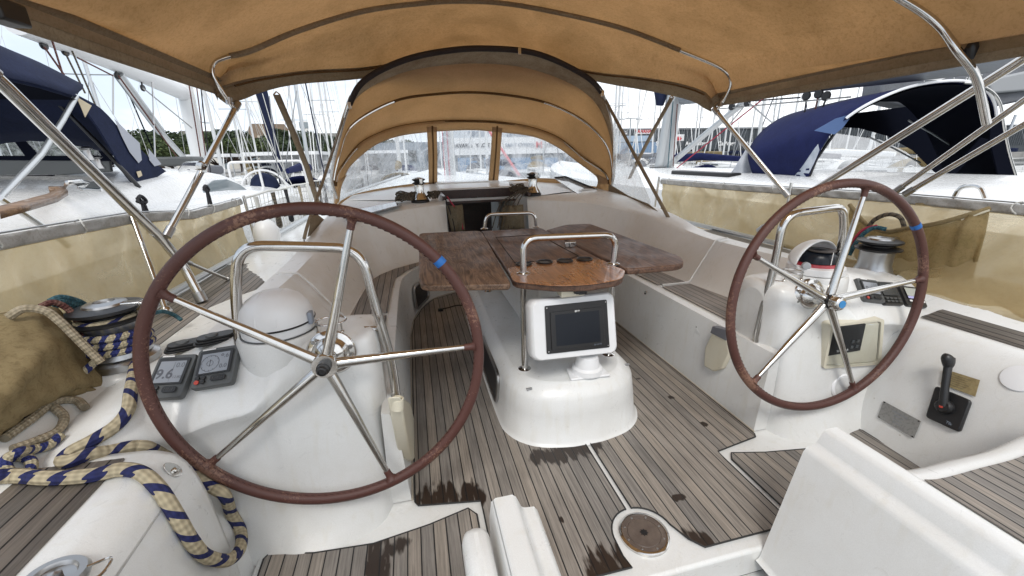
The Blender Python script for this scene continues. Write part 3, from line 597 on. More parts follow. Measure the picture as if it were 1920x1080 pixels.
# ---- helm seats: low partitions beside the walkway, curved seat fronts
for s in (1, -1):
    pr = [(.345,-.05),(.36,-.04),(.445,.385),(.455,.40),(.488,.405),(.505,.448),(.515,.458),(.56,.458),(.572,.448),(.578,.40),(.585,-.05)]
    mb = MB(); n = len(pr); fr_ = [(x, .845-abs(z-.2)*.03, z) for x, z in pr]; bk = [(x, -1.0, z) for x, z in pr]
    mb.grid([mir(fr_, s), mir(bk, s)]); mb.poly(mir(fr_, s)); part('seat_partition', mb, G_WHITE, yacht, bevel=.008, ang=50)
    cu = cr_([(.585,.69,.42)]+[tuple(P(a,b,z=.42)) for a,b in ((1715,880),(1797,860),(1863,843),(1920,820))]+[(1.25,.70,.42),(1.36,.73,.42)] if s > 0 else [(.59,.60,.40),(.80,.52,.40),(1.0,.55,.40),(1.2,.62,.40),(1.36,.7,.40)], 5)
    mb = MB(); mb.grid([mir([p+V(d) for p in cu], s) for d in ((0,.02,-.5),(0,.02,-.04),(0,.012,-.012),(0,-.005,0),(0,-.03,.003),(0,-.045,0),(0,-1.6,0))]); part('helm_seat', mb, G_WHITE, yacht, ang=60)
    q = [p+V((0,-.05,.006)) for p in cu if p.x > .61 and p.x < 1.31]; q = q+[V((1.33,-.9,q[0].z)), V((.61,-.9,q[0].z))]
    mb = MB(); mb.prism(mir(q, s), (0,0,.004)); part('seat_teak', mb, TEAK_N, yacht)
mb = MB(); mb.box((-.625,.70,.40),(.035,.09,.045)); part('seat_corner', mb, G_WHITE, yacht, bevel=.03)
# ---- access plate in the sole
pl = thing('access_plate', 'round brown hatch plate set in the white strip of the teak sole', 'deck plate', (0,.99,.0))
mb = MB(); mb.lathe([(.088,-.003),(.088,.006),(.083,.009),(.078,.009),(.077,.004)], (0,.99,0), n=48, cap=False); part('steel_ring', mb, STEEL, pl)
mb = MB(); mb.lathe([(.0775,-.003),(.0775,.006),(.060,.007),(.059,.005),(.057,.007),(.0,.007)], (0,.99,0), n=48); dp = part('disc', mb, mat('brown_plate', (.10, .075, .062), .45, n=(25, (.14, .11, .09), .4, .7)), pl)
mb = MB(); star = [(.016*(1 if i % 2 else .68)*math.cos(R_(i*22.5)), .99+.016*(1 if i % 2 else .68)*math.sin(R_(i*22.5)), .0076) for i in range(16)]; mb.poly(star); part('key_socket', mb, BLACK, dp)
for i in range(8):
    mb = MB(); mb.lathe([(.004,0),(.003,.0015),(0,.0018)], (.068*math.cos(R_(i*45+10)), .99+.068*math.sin(R_(i*45+10)), .0072), n=10); part('screw', mb, STEEL_D, pl)
# ---- table base locker
ped = thing('table_base', 'white moulded locker under the cockpit table on the teak sole', 'locker', (0,2.3,0))
outl = [(-.33,3.35)]+[(-.355,2.6),(-.36,1.85)]+[(-.335,1.66),(-.24,1.55),(-.10,1.505),(.0,1.50),(.10,1.505),(.24,1.55),(.335,1.66)]+[(.36,1.85),(.355,2.6),(.33,3.35)]
def off_(pts, k, z, dy=0): return [V((x*(1-k), 2.4+(y-2.4)*(1-k*.45)+dy, z)) for x, y in pts]
oc = [(p.x, p.y) for p in cr_([(x, y, 0) for x, y in outl], 4)]
mb = MB(); rr_ = [off_(oc,-.05,.0), off_(oc,-.035,.006), off_(oc,.0,.016), off_(oc,.03,.15), off_(oc,.055,.225), off_(oc,.08,.247), off_(oc,.18,.285), off_(oc,.22,.290)]
mb.grid(rr_, cu=True); mb.poly(rr_[-1]); part('moulding', mb, G_WHITE, ped, ang=55)
for x, y in ((-.25,1.615),(.30,1.70)):
    mb = MB(); mb.box((x,y,.266),(.014,.006,.004)); part('drain_cap', mb, STEEL_D, ped, bevel=.003)
# side window of the base, port face
c = V((-.357,2.12,.135)); ux = V((0.0,1,0)); uy = V((.10,0,1)).normalized()
fr = frame_rect(c, (ux, uy), .27, .085, .05); mb = MB(); mb.tube(fr, .010, 6, closed=True); wf = part('side_window', mb, STEEL_D, ped)
mb = MB(); mb.poly([p+V((-.002,0,0)) for p in fr]); part('pane', mb, SCREEN, wf)
# raised spine behind the plotter
mb = MB(); mb.box((0,2.55,.50),(.10,.62,.21)); part('table_spine', mb, G_WHITE, ped, bevel=.03)
# ================================================================ table
tab = thing('cockpit_table', 'dark varnished teak drop-leaf table on steel legs between the two benches', 'table', (0,2.3,0))
ZT = .78
def slab(name, px, m, th=.03, rad=.03, rim=True, zz=ZT):
    pts = fil([P(a, b, z=zz) for a, b in px]+[P(*px[0], z=zz)], .05, 4); pts = pts[:-1]
    mb = MB(); mb.prism(pts, (0,0,-th)); o = part(name, mb, m, tab, bevel=.008, ang=50)
    return o
slab('table_leaf', [(785,520),(786,437),(898,432),(905,436),(957,528),(955,532),(790,535)], LEAF)
slab('table_leaf', [(1024,431),(1060,421),(1106,419),(1278,481),(1283,492),(1270,497),(1173,505),(1160,498)], TABLE)
slab('table_leaf', [(902,433),(1015,427),(1155,500),(1172,505),(1166,524),(1110,534),(1045,536),(962,529),(957,515)], TABLE)
slab('end_panel', [(952,503),(1010,488),(1125,484),(1155,500),(1173,506),(1167,523),(1110,533),(1045,536),(962,528),(958,518)], TABLE_V, th=.004, zz=ZT+.0045)
mb = MB(); q = [P(a,b,z=ZT+.001) for a,b in ((930,445),(1010,440),(1085,480),(1060,487),(965,492))]; mb.tube(q, .0022, 5, closed=True); part('lid_seam', mb, RUBBER, tab)
for a, b in ((982,495),(1021,491),(1059,489),(1096,486)):
    c = P(a, b, z=ZT+.007); mb = MB(); mb.lathe([(.042,0),(.042,.004),(.037,.005),(.035,.0)], c, n=28, cap=False); h = part('cup_hole', mb, BLACK, tab)
    mb = MB(); mb.lathe([(.0355,.0008),(0,.0006)], c, n=24, cap=False); part('hole_floor', mb, SCREEN, h)
def hoop(pxs, y, r=.0125, foot=True):
    mb = MB(); mb.tube(pxs, r, 12); return mb
LT, RT = P(981,515,z=ZT), P(1150,497,z=ZT)
H1 = fil([V((LT.x,LT.y,ZT)), P(981,447,y=LT.y), P(1156,440,y=RT.y), V((RT.x,RT.y,ZT))], .07, 8)
mb = MB(); mb.tube(H1, .0155, 14); gh = part('grab_rail', mb, STEEL, tab)
for c in (LT, RT):
    mb = MB(); mb.lathe([(.03,.005),(.03,.009),(.018,.013),(.013,.013)], c, n=24); part('flange', mb, STEEL, gh)
    mb = MB(); mb.tube([V((c.x,c.y,ZT-.03)), V((c.x,c.y,.285))], .015, 14); lg = part('leg', mb, STEEL, tab)
    mb = MB(); mb.lathe([(.032,0),(.032,.004),(.02,.009),(.0125,.009)], (c.x,c.y,.287), n=24); part('foot_flange', mb, STEEL, lg)
B1, B2 = P(908,430,z=ZT), P(1005,427,z=ZT)
mb = MB(); mb.tube(fil([B1, P(912,402,y=B1.y), P(1003,399,y=B2.y), B2], .06, 8), .0125, 12); gh = part('grab_rail', mb, STEEL, tab)
for c in (B1, B2):
    mb = MB(); mb.lathe([(.028,.003),(.028,.007),(.013,.012)], c, n=20); part('flange', mb, STEEL, gh)
    mb = MB(); mb.tube([V((c.x,c.y,ZT-.03)), V((c.x,c.y,.285))], .0125, 12); part('leg', mb, STEEL, tab)
c = P(1067,462,z=ZT+.002); mb = MB(); mb.box((c.x,c.y-.02,ZT+.018),(.035,.006,.016)); mb.box((c.x,c.y-.028,ZT+.018),(.009,.006,.017)); part('hinge', mb, STEEL, tab, bevel=.004)
c = P(915,546,z=.29); mb = MB(); mb.lathe([(.03,0),(.03,.006),(.012,.012),(.012,.4)], (c.x,c.y,.288), n=18); part('leg', mb, STEEL, tab)
mb = MB(); q = P(860,525,z=.755); mb.tube([q, q+V((.10,0,0))], .012, 8); part('leaf_support', mb, G_PLAST, tab)
# ---- chart plotter pod
cpd = thing('chart_plotter', 'white swivel pod with a dark plotter screen in front of the table base', 'chart plotter', (0.04,1.62,.29))
cs = [P(998,566,y=1.60), P(1150,550,y=1.66), P(1157,660,y=1.60), P(1003,677,y=1.55)]   # TL TR BR BL, leaning back
def quadpt(u, v): return cs[0]*(1-u)*(1-v)+cs[1]*u*(1-v)+cs[2]*u*v+cs[3]*(1-u)*v
nrm = (cs[1]-cs[0]).cross(cs[3]-cs[0]).normalized(); nrm = nrm if nrm.dot(CAM-cs[0]) > 0 else -nrm
def rq(u0, v0, u1, v1, rad, k=5):
    W_ = (cs[1]-cs[0]).length; H_ = (cs[3]-cs[0]).length; out = []
    for cx, cy, a0 in ((u1-rad/W_, v0+rad/H_, -90), (u1-rad/W_, v1-rad/H_, 0), (u0+rad/W_, v1-rad/H_, 90), (u0+rad/W_, v0+rad/H_, 180)):
        for i in range(k+1):
            a = R_(a0+90*i/k); out.append(quadpt(cx+math.cos(a)*rad/W_, cy+math.sin(a)*rad/H_))
    return out
mb = MB(); cen = quadpt(.5,.5)
lay = []
for k, d in ((.80,-.115),(.95,-.09),(1.0,-.05),(1.0,-.02),(.985,-.006),(.95,0)):
    lay.append([cen+(p-cen)*k+nrm*d for p in rq(-.02,-.02,1.02,1.02,.035)])
mb.grid(lay, cu=True); mb.poly(lay[0]); mb.poly(lay[-1]); part('housing', mb, G_PLAST, cpd, ang=60)
mb = MB(); mb.prism([p+nrm*.0005 for p in rq(.135,.09,.90,.90,.006)], nrm*.005); bz = part('bezel', mb, BLACK, cpd, bevel=.001)
mb = MB(); mb.prism([p+nrm*.0055 for p in rq(.19,.20,.84,.84,.004)], nrm*.004); sc_ = part('display', mb, BLACK, cpd, bevel=.001)
mb = MB(); mb.poly([p+nrm*.0098 for p in rq(.245,.25,.785,.78,.002)]); part('screen', mb, SCREEN, sc_)
for u, v in ((.155,.125),(.88,.125),(.155,.865),(.88,.865)):
    mb = MB(); mb.lathe([(.0035,0),(.003,.002),(0,.0025)], quadpt(u,v)+nrm*.0055, nrm, 10); part('screw', mb, STEEL, bz)
rt_ = (cs[1]-cs[0]).normalized(); up_ = (cs[0]-cs[3]).normalized()
part('badge', text_mb('BP19', quadpt(.51,.225), rt_, up_, .012, .0102, .02), INKW, sc_)
part('badge', text_mb('(o o o o)', quadpt(.745,.815), rt_, up_, .011, .0102), INKG, sc_)
mb = MB(); c = V((.06,1.66,.290)); mb.prism([(c.x-.115,1.585,.291),(c.x+.085,1.575,.291),(c.x+.075,1.68,.291),(c.x-.10,1.69,.291)], (0,0,.012)); part('base_plate', mb, G_PLAST, cpd, bevel=.005)
mb = MB(); mb.lathe([(.075,.012),(.072,.035),(.06,.045),(.05,.10)], (c.x-.01,1.64,.29), n=32); part('swivel_base', mb, G_PLAST, cpd)
mb = MB(); q = P(1070,546,z=.73); mb.box((q.x,q.y,.735),(.055,.03,.022)); sb = part('socket_box', mb, G_CREAM, cpd, bevel=.006)
mb = MB(); mb.lathe([(.009,0),(.009,.02),(0,.022)], (q.x+.01,q.y-.03,.735), (0,-1,.2), 12); mb.box((q.x+.042,q.y-.034,.737),(.018,.006,.014)); part('plug', mb, BLACK, sb)
ORD5 = ('first','second','third','fourth','fifth')
# ================================================================ steering wheels
def wheel(cx, cy, cz, tilt, toe, ph, label, nut):
    t = thing('steering_wheel', label, 'steering wheel', (cx,cy,cz), 'yacht steering wheels')
    n = V((math.sin(toe)*math.cos(tilt), -math.cos(toe)*math.cos(tilt), math.sin(tilt))); u = V((math.cos(toe), math.sin(toe), 0)); v = u.cross(n)
    if v.z < 0: v = -v
    c = V((cx,cy,cz)); pos = lambda a, r, d=0: c+(u*math.cos(a)+v*math.sin(a))*r+n*d
    mb = MB(); mb.tube([pos(6.28319*i/120, .5) for i in range(120)], .0185, 16, closed=True); rim = part('rim', mb, LEATHER, t)
    # sewn inner seam of the leather
    mb = MB()
    for i in range(150):
        a = 6.28319*i/150; p = pos(a, .4825, .004); mb.tube([p, pos(a+.022, .4812, .0075)], .0012, 4)
    part('stitching', mb, STITCH, rim)
    for i in range(5):
        a = math.pi/2+ph-i*1.256637
        mb = MB(); mb.tube([pos(a,.028,-.012), pos(a,.25,-.006), pos(a,.47,0)], [.018,.0135,.0092], 12); sp = part('spoke', mb, STEEL, t)
        mb = MB(); mb.tube([pos(a,.45,0), pos(a,.455,0), pos(a,.468,0), pos(a,.478,0), pos(a,.487,0)], [.0112,.0120,.0120,.014,.022], 12); part('spoke_boot', mb, LEATHER, sp)
    mb = MB()
    if nut:
        mb.lathe([(.0,-.045),(.03,-.045),(.032,-.02),(.040,-.014),(.0405,.006),(.038,.010),(.0,.010)], c, n, 36); hub = part('hub', mb, STEEL, t)
        mb = MB(); mb.lathe([(.021,.008),(.021,.026),(.0185,.028),(.0185,.040),(.016,.042),(.014,.048),(.010,.050),(.009,.046),(0,.046)], c, n, 6*4); part('hub_nut', mb, BLACK, hub)
    else:
        mb.lathe([(.0,-.055),(.026,-.055),(.028,-.02),(.030,.0),(0,.0)], c, n, 36); hub = part('hub', mb, STEEL, t)
        mb = MB(); mb.lathe([(.033,.0),(.033,.010),(0,.010)], c, n, 32); part('clutch_ring', mb, BLACK, hub)
        mb = MB(); mb.lathe([(.030,.010),(.034,.014),(.034,.034),(.028,.046),(.018,.050),(0,.050)], c, n, 10); cp_ = part('hub_knob', mb, STEEL, hub, bevel=.002)
        mb = MB(); mb.lathe([(.0165,.050),(.0165,.0525),(0,.053)], c, n, 28); part('knob_cap', mb, BLUEC, hub)
    mb = MB(); mb.lathe([(.080,-.118),(.082,-.108),(.076,-.100),(.062,-.096),(.058,-.085),(.045,-.07),(.030,-.06),(.026,-.04)], c, n, 40); fl = part('shaft_flange', mb, STEEL, t)
    for i in range(6):
        a = i*1.0472+.3; mb = MB(); mb.lathe([(.007,0),(.007,.004),(.003,.005),(0,.004)], pos(a,.069,-.100), n, 12); part('bolt', mb, STEEL_D, fl)
    return t, pos
wl, posL = wheel(-1.0235,1.2871,.678,.0613,-.0151,-.3003,'left steering wheel, brown leather rim with a black nut on its hub and steel spokes', True)
wr, posR = wheel(1.0313,1.3043,.6723,.0823,-.0223,-.1945,'right steering wheel, brown leather rim with a chrome hub and blue cap', False)
def tape(t, pos, px, py, y, cx, cz):
    q = P(px,py,y=y); a = math.atan2(q.z-cz, q.x-cx)
    mb = MB(); mb.tube([pos(a-.022+.0088*i, .5) for i in range(6)], .0196, 16); part('tape_band', mb, BLUET, t)
tape(wl, posL, 830, 488, 1.285, -1.0235, .678); tape(wr, posR, 1720, 430, 1.30, 1.0313, .6723)
# ================================================================ steel guard hoops round the consoles
def guard(pxs, ys, label, cx, rest):
    pts = fil([P(a,b,y=yy) for (a,b),yy in zip(pxs,ys)], .09, 8)
    t = thing('guard_rail', label, 'grab rail', tuple(pts[0]), 'steel guard rails round the helm consoles')
    mb = MB(); mb.tube(pts, .0175, 14); part('tube', mb, STEEL, t)
    mb = MB(); mb.lathe([(.034,-.012),(.034,-.006),(.018,-.001)], pts[-1], n=24); part('flange', mb, STEEL, t)
    a, b = rest; mb = MB(); mb.tube([P(*a,y=1.5), P(*b,y=1.52)], .011, 12); part('bracket', mb, STEEL, t)
guard([(724,783),(744,752),(735,680),(700,560),(676,466),(560,462),(448,460),(441,540),(452,672)], [1.46,1.5,1.5,1.5,1.5,1.5,1.5,1.5,1.5], 'steel guard rail hooped over the white dome of the left helm console', -1, ((682,617),(712,617)))
guard([(1432,668),(1417,640),(1432,575),(1452,500),(1470,402),(1550,392),(1580,388),(1583,430),(1570,505)], [1.46,1.5,1.5,1.5,1.5,1.5,1.5,1.5,1.5], 'steel guard rail hooped over the open compass of the right helm console', 1, ((1467,530),(1440,528)))
# ================================================================ compasses
cp = thing('compass', 'compass under a closed white dome cover on the left helm console', 'compass', (-1.232,1.53,.785))
c = V((-1.21,1.525,.731))
mb = MB(); mb.lathe([(.120,0),(.118,.030),(.110,.032)], c, n=40); part('base_ring', mb, G_PLAST, cp, bevel=.002)
mb = MB(); mb.lathe([(.1205,.034),(.119,.060),(.108,.092),(.088,.118),(.06,.136),(.03,.145),(0,.147)], c, n=48); dm = part('dome', mb, G_PLAST, cp, ang=60)
mb = MB()
for dx in (-.034,.030):
    R0 = .1215; pts = []
    for i in range(15):
        a = R_(12*i+6); pts.append(c+V((dx, -math.cos(a)*.114, .036+math.sin(a)*.106)))
    mb.tube(pts, .0045, 6)
part('dome_rib', mb, G_PLAST, dm)
mb = MB(); mb.tube([c+V((math.cos(6.2832*i/40)*.121, math.sin(6.2832*i/40)*.121, .033)) for i in range(40)], .0032, 5, closed=True); part('dome_joint_shadow', mb, BLACK, dm)  # black joint line, also paints the shadow line under the dome
mb = MB(); mb.tube([c+V((math.cos(6.2832*i/40)*.122, math.sin(6.2832*i/40)*.122, -.002)) for i in range(40)], .0035, 5, closed=True); part('base_shadow_gap', mb, DGREY, cp)  # grey ring paints the shadow gap between drum and base ring
mb = MB(); mb.box(c+V((.118,-.035,.045)), (.008,.016,.022)); part('knob', mb, mat('grey_blue_knob', (.25,.28,.33), .5), cp, bevel=.004)
cp = thing('compass', 'open black compass with a red card under a raised white hood on the right console', 'compass', (1.232,1.53,.785))
c = V((1.20,1.545,.731)); mb = MB(); mb.lathe([(.122,0),(.120,.032),(.095,.036)], c, n=40); part('base_ring', mb, G_PLAST, cp, bevel=.002)
mb = MB(); mb.lathe([(.095,.036),(.090,.050),(.0,.052)], c, n=36); part('bowl', mb, REDM, cp)
mb = MB(); mb.lathe([(.085,.052),(.080,.080),(.060,.102),(.03,.112),(0,.114)], c, n=36); gb = part('glass_bowl', mb, SCREEN, cp)
mb = MB(); mb.lathe([(0,.105),(.062,.106),(.064,.110),(0,.111)], c+V((-.0,-.01,0)), n=30); part('card', mb, mat('compass_card', (.06,.05,.045), .5), cp)
mb = MB(); rows_ = []
for i in range(0,10):
    a = R_(18+13*i)   # hood rolled back: quarter shell round the front-left
    row = []
    for j in range(0,19):
        b = R_(-8+j*9.8); row.append(c+V((-math.cos(b)*.122*1, math.sin(b)*.0+.0, 0))+V((0, .118*math.cos(a)*math.sin(b), .036+.118*math.sin(a)*math.sin(b))))
    rows_.append(row)
mb.grid(rows_[:7]); part('hood', mb, G_PLAST, cp, solid=.006)
mb = MB(); mb.lathe([(.018,-.012),(.018,.010),(0,.012)], c+V((-.105,-.04,.045)), (-.6,-1,.1), 20); part('knob', mb, mat('pale_grey_knob', (.33,.35,.37), .5), cp, bevel=.002)
mb = MB(); mb.tube([c+V((-.015,-.085,.052)), c+V((-.015,-.085,.112))], .002, 6); part('lubber_pin', mb, INKW, cp)
# ================================================================ cup-holder rings
def ring(cx, cy, z, label):
    t = thing('cup_holder', label, 'cup holder', (cx,cy,z), 'steel cup holder rings')
    mb = MB(); mb.tube([(cx+.052*math.cos(6.2832*i/40), cy+.045*math.sin(6.2832*i/40), z+.034) for i in range(40)], .0035, 8, closed=True); part('ring', mb, STEEL, t)
    for a in (200, 320, 90):
        x, y = cx+.050*math.cos(R_(a)), cy+.043*math.sin(R_(a)); mb = MB(); mb.tube([(x,y,z+.032),(x,y,z+.004)], .003, 8); mb.lathe([(.008,0),(.006,.003),(.003,.005)], (x,y,z), n=12); part('foot', mb, STEEL, t)
ring(-1.03,1.50,.716,'steel ring cup holder on the left console beside the white compass dome')
ring(1.03,1.52,.716,'steel ring cup holder on the right console beside the open compass')
# ================================================================ instruments
def plane_axes(A, B, D):
    ux = (B-A).normalized(); uy = (A-D).normalized(); uy = (uy-ux*uy.dot(ux)).normalized(); n = ux.cross(uy); return ux, uy, n
def display(name, label, cat, px4, pl, th, m, mode, grp):
    a, b, c_ = pl; q = [PP(x, y, a, b, c_) for x, y in px4]
    ux, uy, n = plane_axes(q[0], q[1], q[3]); W_ = ((q[1]-q[0]).length+(q[2]-q[3]).length)/2; H_ = ((q[0]-q[3]).length+(q[1]-q[2]).length)/2
    cen = (q[0]+q[1]+q[2]+q[3])/4; t = thing(name, label, cat, tuple(cen), grp)
    at = lambda u, v, d=0: cen+ux*(u*W_)+uy*(v*H_)+n*(th+d)
    fr = frame_rect(cen-n*.004, (ux, uy), W_/2, H_/2, .012); top = [p+n*(th+.004) for p in fr]
    mid = [cen+(p-cen)*.97+n*(th+.004) for p in fr]; mb = MB(); mb.grid([fr, [p+n*(th-.001) for p in fr], mid], cu=True); mb.poly(mid); body = part('case', mb, m, t, ang=50)
    def rect(u0, v0, u1, v1, d, mm, nm, par, e=.001, rad=.002):
        mb = MB(); c0 = at((u0+u1)/2, (v0+v1)/2, d); mb.prism(frame_rect(c0, (ux, uy), (u1-u0)/2*W_, (v1-v0)/2*H_, rad, 3), n*e); return part(nm, mb, mm, par)
    if mode in (1, 2):
        rect(-.40,-.20,.40,.40,.0045,BLACK,'screen_surround',t); s_ = rect(-.335,-.165,.335,.325,.0056,LCD,'screen',t,.0006)
        rect(-.37,.43,-.05,.46,.0045,INKW,'name_strip',t,.0005,.001)
        d = .0066
        if mode == 1:
            part('digits', text_mb('9.6', at(-.12,.02,d), ux, uy, H_*.30, 0, .02), LCDINK, s_); part('digits', text_mb('0.0', at(.21,.22,d), ux, uy, H_*.15, 0), LCDINK, s_)
            part('digits', text_mb('12.80', at(.22,-.05,d), ux, uy, H_*.08, 0), LCDINK, s_)
            mb = MB(); mb.prism([at(.05,-.15,d), at(.055,-.15,d), at(.055,.30,d), at(.05,.30,d)], n*.0002); part('rule', mb, LCDINK, s_)
        else:
            part('digits', text_mb('9.6', at(.22,.22,d), ux, uy, H_*.15, 0, .01), LCDINK, s_); part('digits', text_mb('0.0', at(.22,-.04,d), ux, uy, H_*.14, 0, .01), LCDINK, s_)
            mb = MB(); cc_ = at(-.11,.07,d); mb.tube([cc_+(ux*math.cos(6.2832*i/36)+uy*math.sin(6.2832*i/36))*H_*.20 for i in range(36)], .0007, 4, closed=True)
            mb.tube([cc_+(ux*math.cos(6.2832*i/30)+uy*math.sin(6.2832*i/30))*H_*.07 for i in range(30)], .0005, 4, closed=True)
            for i in range(12):
                dr = ux*math.cos(.5236*i)+uy*math.sin(.5236*i); mb.tube([cc_+dr*H_*.17, cc_+dr*H_*.20], .0006, 4)
            mb.tube([cc_-uy*H_*.08, cc_+uy*H_*.10], .0008, 4); part('dial', mb, LCDINK, s_)
        for u, v, mm in ((-.34,-.27,BLACK),(-.20,-.27,BLACK),(-.34,-.37,REDB),(-.20,-.37,BLACK)):
            mb = MB(); mb.lathe([(.0075,0),(.007,.003),(0,.0042)], at(u,v,.004), n, 14); part('button', mb, mm, t)
        k = rect(-.03,-.38,.32,-.25,.004,BLACK,'key_pad',t,.002,.006)
        for i in range(3):
            mb = MB(); mb.tube([at(.04+.1*i,-.345,.0065), at(.04+.1*i,-.285,.0065)], .001, 4); part('key_mark', mb, DGREY, k)
    elif mode == 3:
        s_ = rect(-.40,-.12,.40,.42,.0045,mat('dim_screen',(.05,.055,.06),.15),'screen',t,.0008)
        for u in (-.3,-.1,.1,.3):
            for v in (-.24,-.36): rect(u-.07,v-.035,u+.07,v+.035,.0045,DGREY,'button',t,.002,.002)
        part('maker_mark', text_mb('-----', at(0,.46,.005), ux, uy, .006, 0), INKG, t)
    else:
        s_ = rect(-.34,-.02,.30,.38,.0045,mat('lit_screen',(.42,.44,.40),.2),'screen',t,.0008); mb = MB()
        rect(-.34,-.14,.30,-.03,.0045,mat('lilac_strip',(.45,.45,.75),.3),'status_strip',t,.0008)
        for u in (-.28,-.08,.12,.32): rect(u-.06,-.30,u+.06,-.22,.0045,INKW,'button',t,.002,.002)
    return t
def fitp(pts, lift=.002):
    q = [S(x,y,0) for x,y in pts]; c = sum(q, V())/len(q); n = sum((SN(x,y) for x,y in pts), V()).normalized(); c = c+n*(lift+max((p_-c).dot(n) for p_ in q)); a_ = n.cross(V((1,0,0))).normalized(); return (c, c+a_, c+n.cross(a_))
IP = fitp([(300,735),(355,725),(330,700),(385,715),(435,705),(410,685),(350,680),(400,668),(440,660),(300,690)], .004); IPs = fitp([(1620,550),(1650,560),(1670,545),(1700,565),(1640,535)])
display('instrument_display','grey instrument reading 9.6 in large digits, outermost on the left console','instrument',[(289,673),(363,669),(360,741),(287,753)],IP,.016,DGREY,1,None)
display('instrument_display','grey instrument with a round dial, beside the binnacle of the left console','instrument',[(370,662),(447,650),(448,716),(369,735)],IP,.016,DGREY,2,None)
display('instrument_display','grey instrument display nearest the compass on the right console, red button showing','instrument',[(1606,524),(1636,528),(1658,566),(1612,568)],IPs,.014,DGREY,1,None)
display('autopilot_control','black control panel with small keys between two displays on the right console','instrument',[(1634,529),(1668,531),(1695,573),(1656,573)],IPs,.012,BLACK,3,None)
display('engine_display','black display with a pale lit screen at the outer end of the right console','instrument',[(1680,537),(1712,541),(1742,578),(1697,574)],IPs,.012,BLACK,4,None)
# folded covers lying behind the port instruments, and one to starboard
def cover(pc, ang, label, r=.062):
    t = thing('instrument_cover', label, 'instrument cover', tuple(pc), 'black instrument covers')
    ca, sa = math.cos(ang), math.sin(ang); f = lambda x, y, z: V(pc)+V((x*ca-y*sa, x*sa+y*ca, z))
    for k in range(3):
        mb = MB(); q = frame_rect((0,0,0),(V((1,0,0)),V((0,1,0))),r*(1-.04*k),r*.55*(1-.08*k),r*.4); mb.prism([f(p.x+.003*k,p.y,.001+.0085*k) for p in q], (0,0,.0075)); part('cover_fold', mb, BLACK, t, bevel=.002)
    mb = MB(); mb.lathe([(.020,.0),(.018,.004),(.010,.006),(0,.006)], f(-.005,0,.026), n=20); part('boss', mb, DGREY, t)
cover(S(350,654,.002), .30, 'flat black instrument cover lying left on top of the left console')
cover(S(404,641,.002), .35, 'flat black instrument cover lying next to the guard rail foot on the left console')
cover(S(1636,507,.002), -.25, 'flat black instrument cover lying beside the right winch')
# ================================================================ things on the starboard console face
ep = thing('engine_gauges', 'black engine panel inside a cream framed recess under the right wheel hub', 'engine panel', (1.35,1.34,.4))
A_, B_, C_ = fitp([(1560,620),(1640,610),(1640,670),(1555,680),(1600,640)], .001)
q = [PP(x,y,A_,B_,C_) for x,y in ((1556,608),(1655,596),(1648,682),(1540,690))]
ux, uy, n_ = plane_axes(q[0],q[1],q[3])
def rrect(q, r, k=4):
    n = len(q); out = []
    return fil(list(q)+[q[0]], r, k)[1:-1] if False else [p for i in range(n) for p in [q[i]+(q[i-1]-q[i]).normalized()*r*(1-t)**1+(q[(i+1)%n]-q[i]).normalized()*r*t if False else ((q[i]+(q[i-1]-q[i]).normalized()*r)*(1-t)**2+q[i]*2*t*(1-t)+(q[i]+(q[(i+1)%n]-q[i]).normalized()*r)*t*t) for t in [j/k for j in range(k+1)]]]
lip = [p+n_*.009 for p in rrect(q,.02)]; cq = sum(q, V())/4
inn = [cq+(p-cq)*.90 for p in lip]; deep = [cq+(p-cq)*.86-n_*.045 for p in lip]
mb = MB(); mb.grid([[p-n_*.05 for p in lip], lip, inn, deep], cu=True); part('recess_frame', mb, G_CREAM, ep, ang=50)
mb = MB(); mb.poly([cq+(p-cq)*.90+n_*(.008) for p in lip]); part('clear_cover', mb, vinyl('recess_window', .01, (6,6,6)), ep)
# the opening shows a paler back plate with the black panel left of centre
mb = MB(); mb.poly([cq+(p-cq)*.86+n_*-.006 for p in lip]); part('back_plate', mb, G_CREAM, ep)
q2 = [PP(x,y,A_,B_,C_)+n_*.0 for x,y in ((1562,612),(1621,606),(1610,656),(1545,667))]
mb = MB(); mb.prism(q2, n_*.008); pn = part('panel', mb, BLACK, ep, bevel=.002)
for u,v in ((.70,.80),(.85,.80),(.70,.60),(.85,.60)):
    p = q2[0]*(1-u)*(1-v)+q2[1]*u*(1-v)+q2[2]*u*v+q2[3]*(1-u)*v; mb = MB(); mb.box(p+n_*.010,(.007,.002,.007),(ux,n_,uy)); part('switch', mb, DGREY, pn, bevel=.001)
p = q2[0]*.55*.12+q2[1]*.45*.12+q2[2]*.45*.88+q2[3]*.55*.88; part('maker_mark', text_mb('YANMAR', p+n_*.0092, ux, uy, .016, 0, .02), INKW, pn)
sp_ = thing('deck_speaker', 'round white speaker grille behind the lower rim of the right wheel', 'speaker', tuple(P(1579,726,y=1.27)))
c = S(1579,726); fn = V((-.05,-1,.25)).normalized()
mb = MB(); mb.lathe([(.066,-.01),(.066,.006),(.060,.012),(.052,.010)], c, fn, 40); part('surround', mb, G_PLAST, sp_)
mb = MB(); mb.lathe([(.052,.010),(.03,.014),(0,.015)], c, fn, 36); part('grille', mb, mat('grille_white', (.62,.63,.62), .6, bump=(300,1,.003)), sp_)
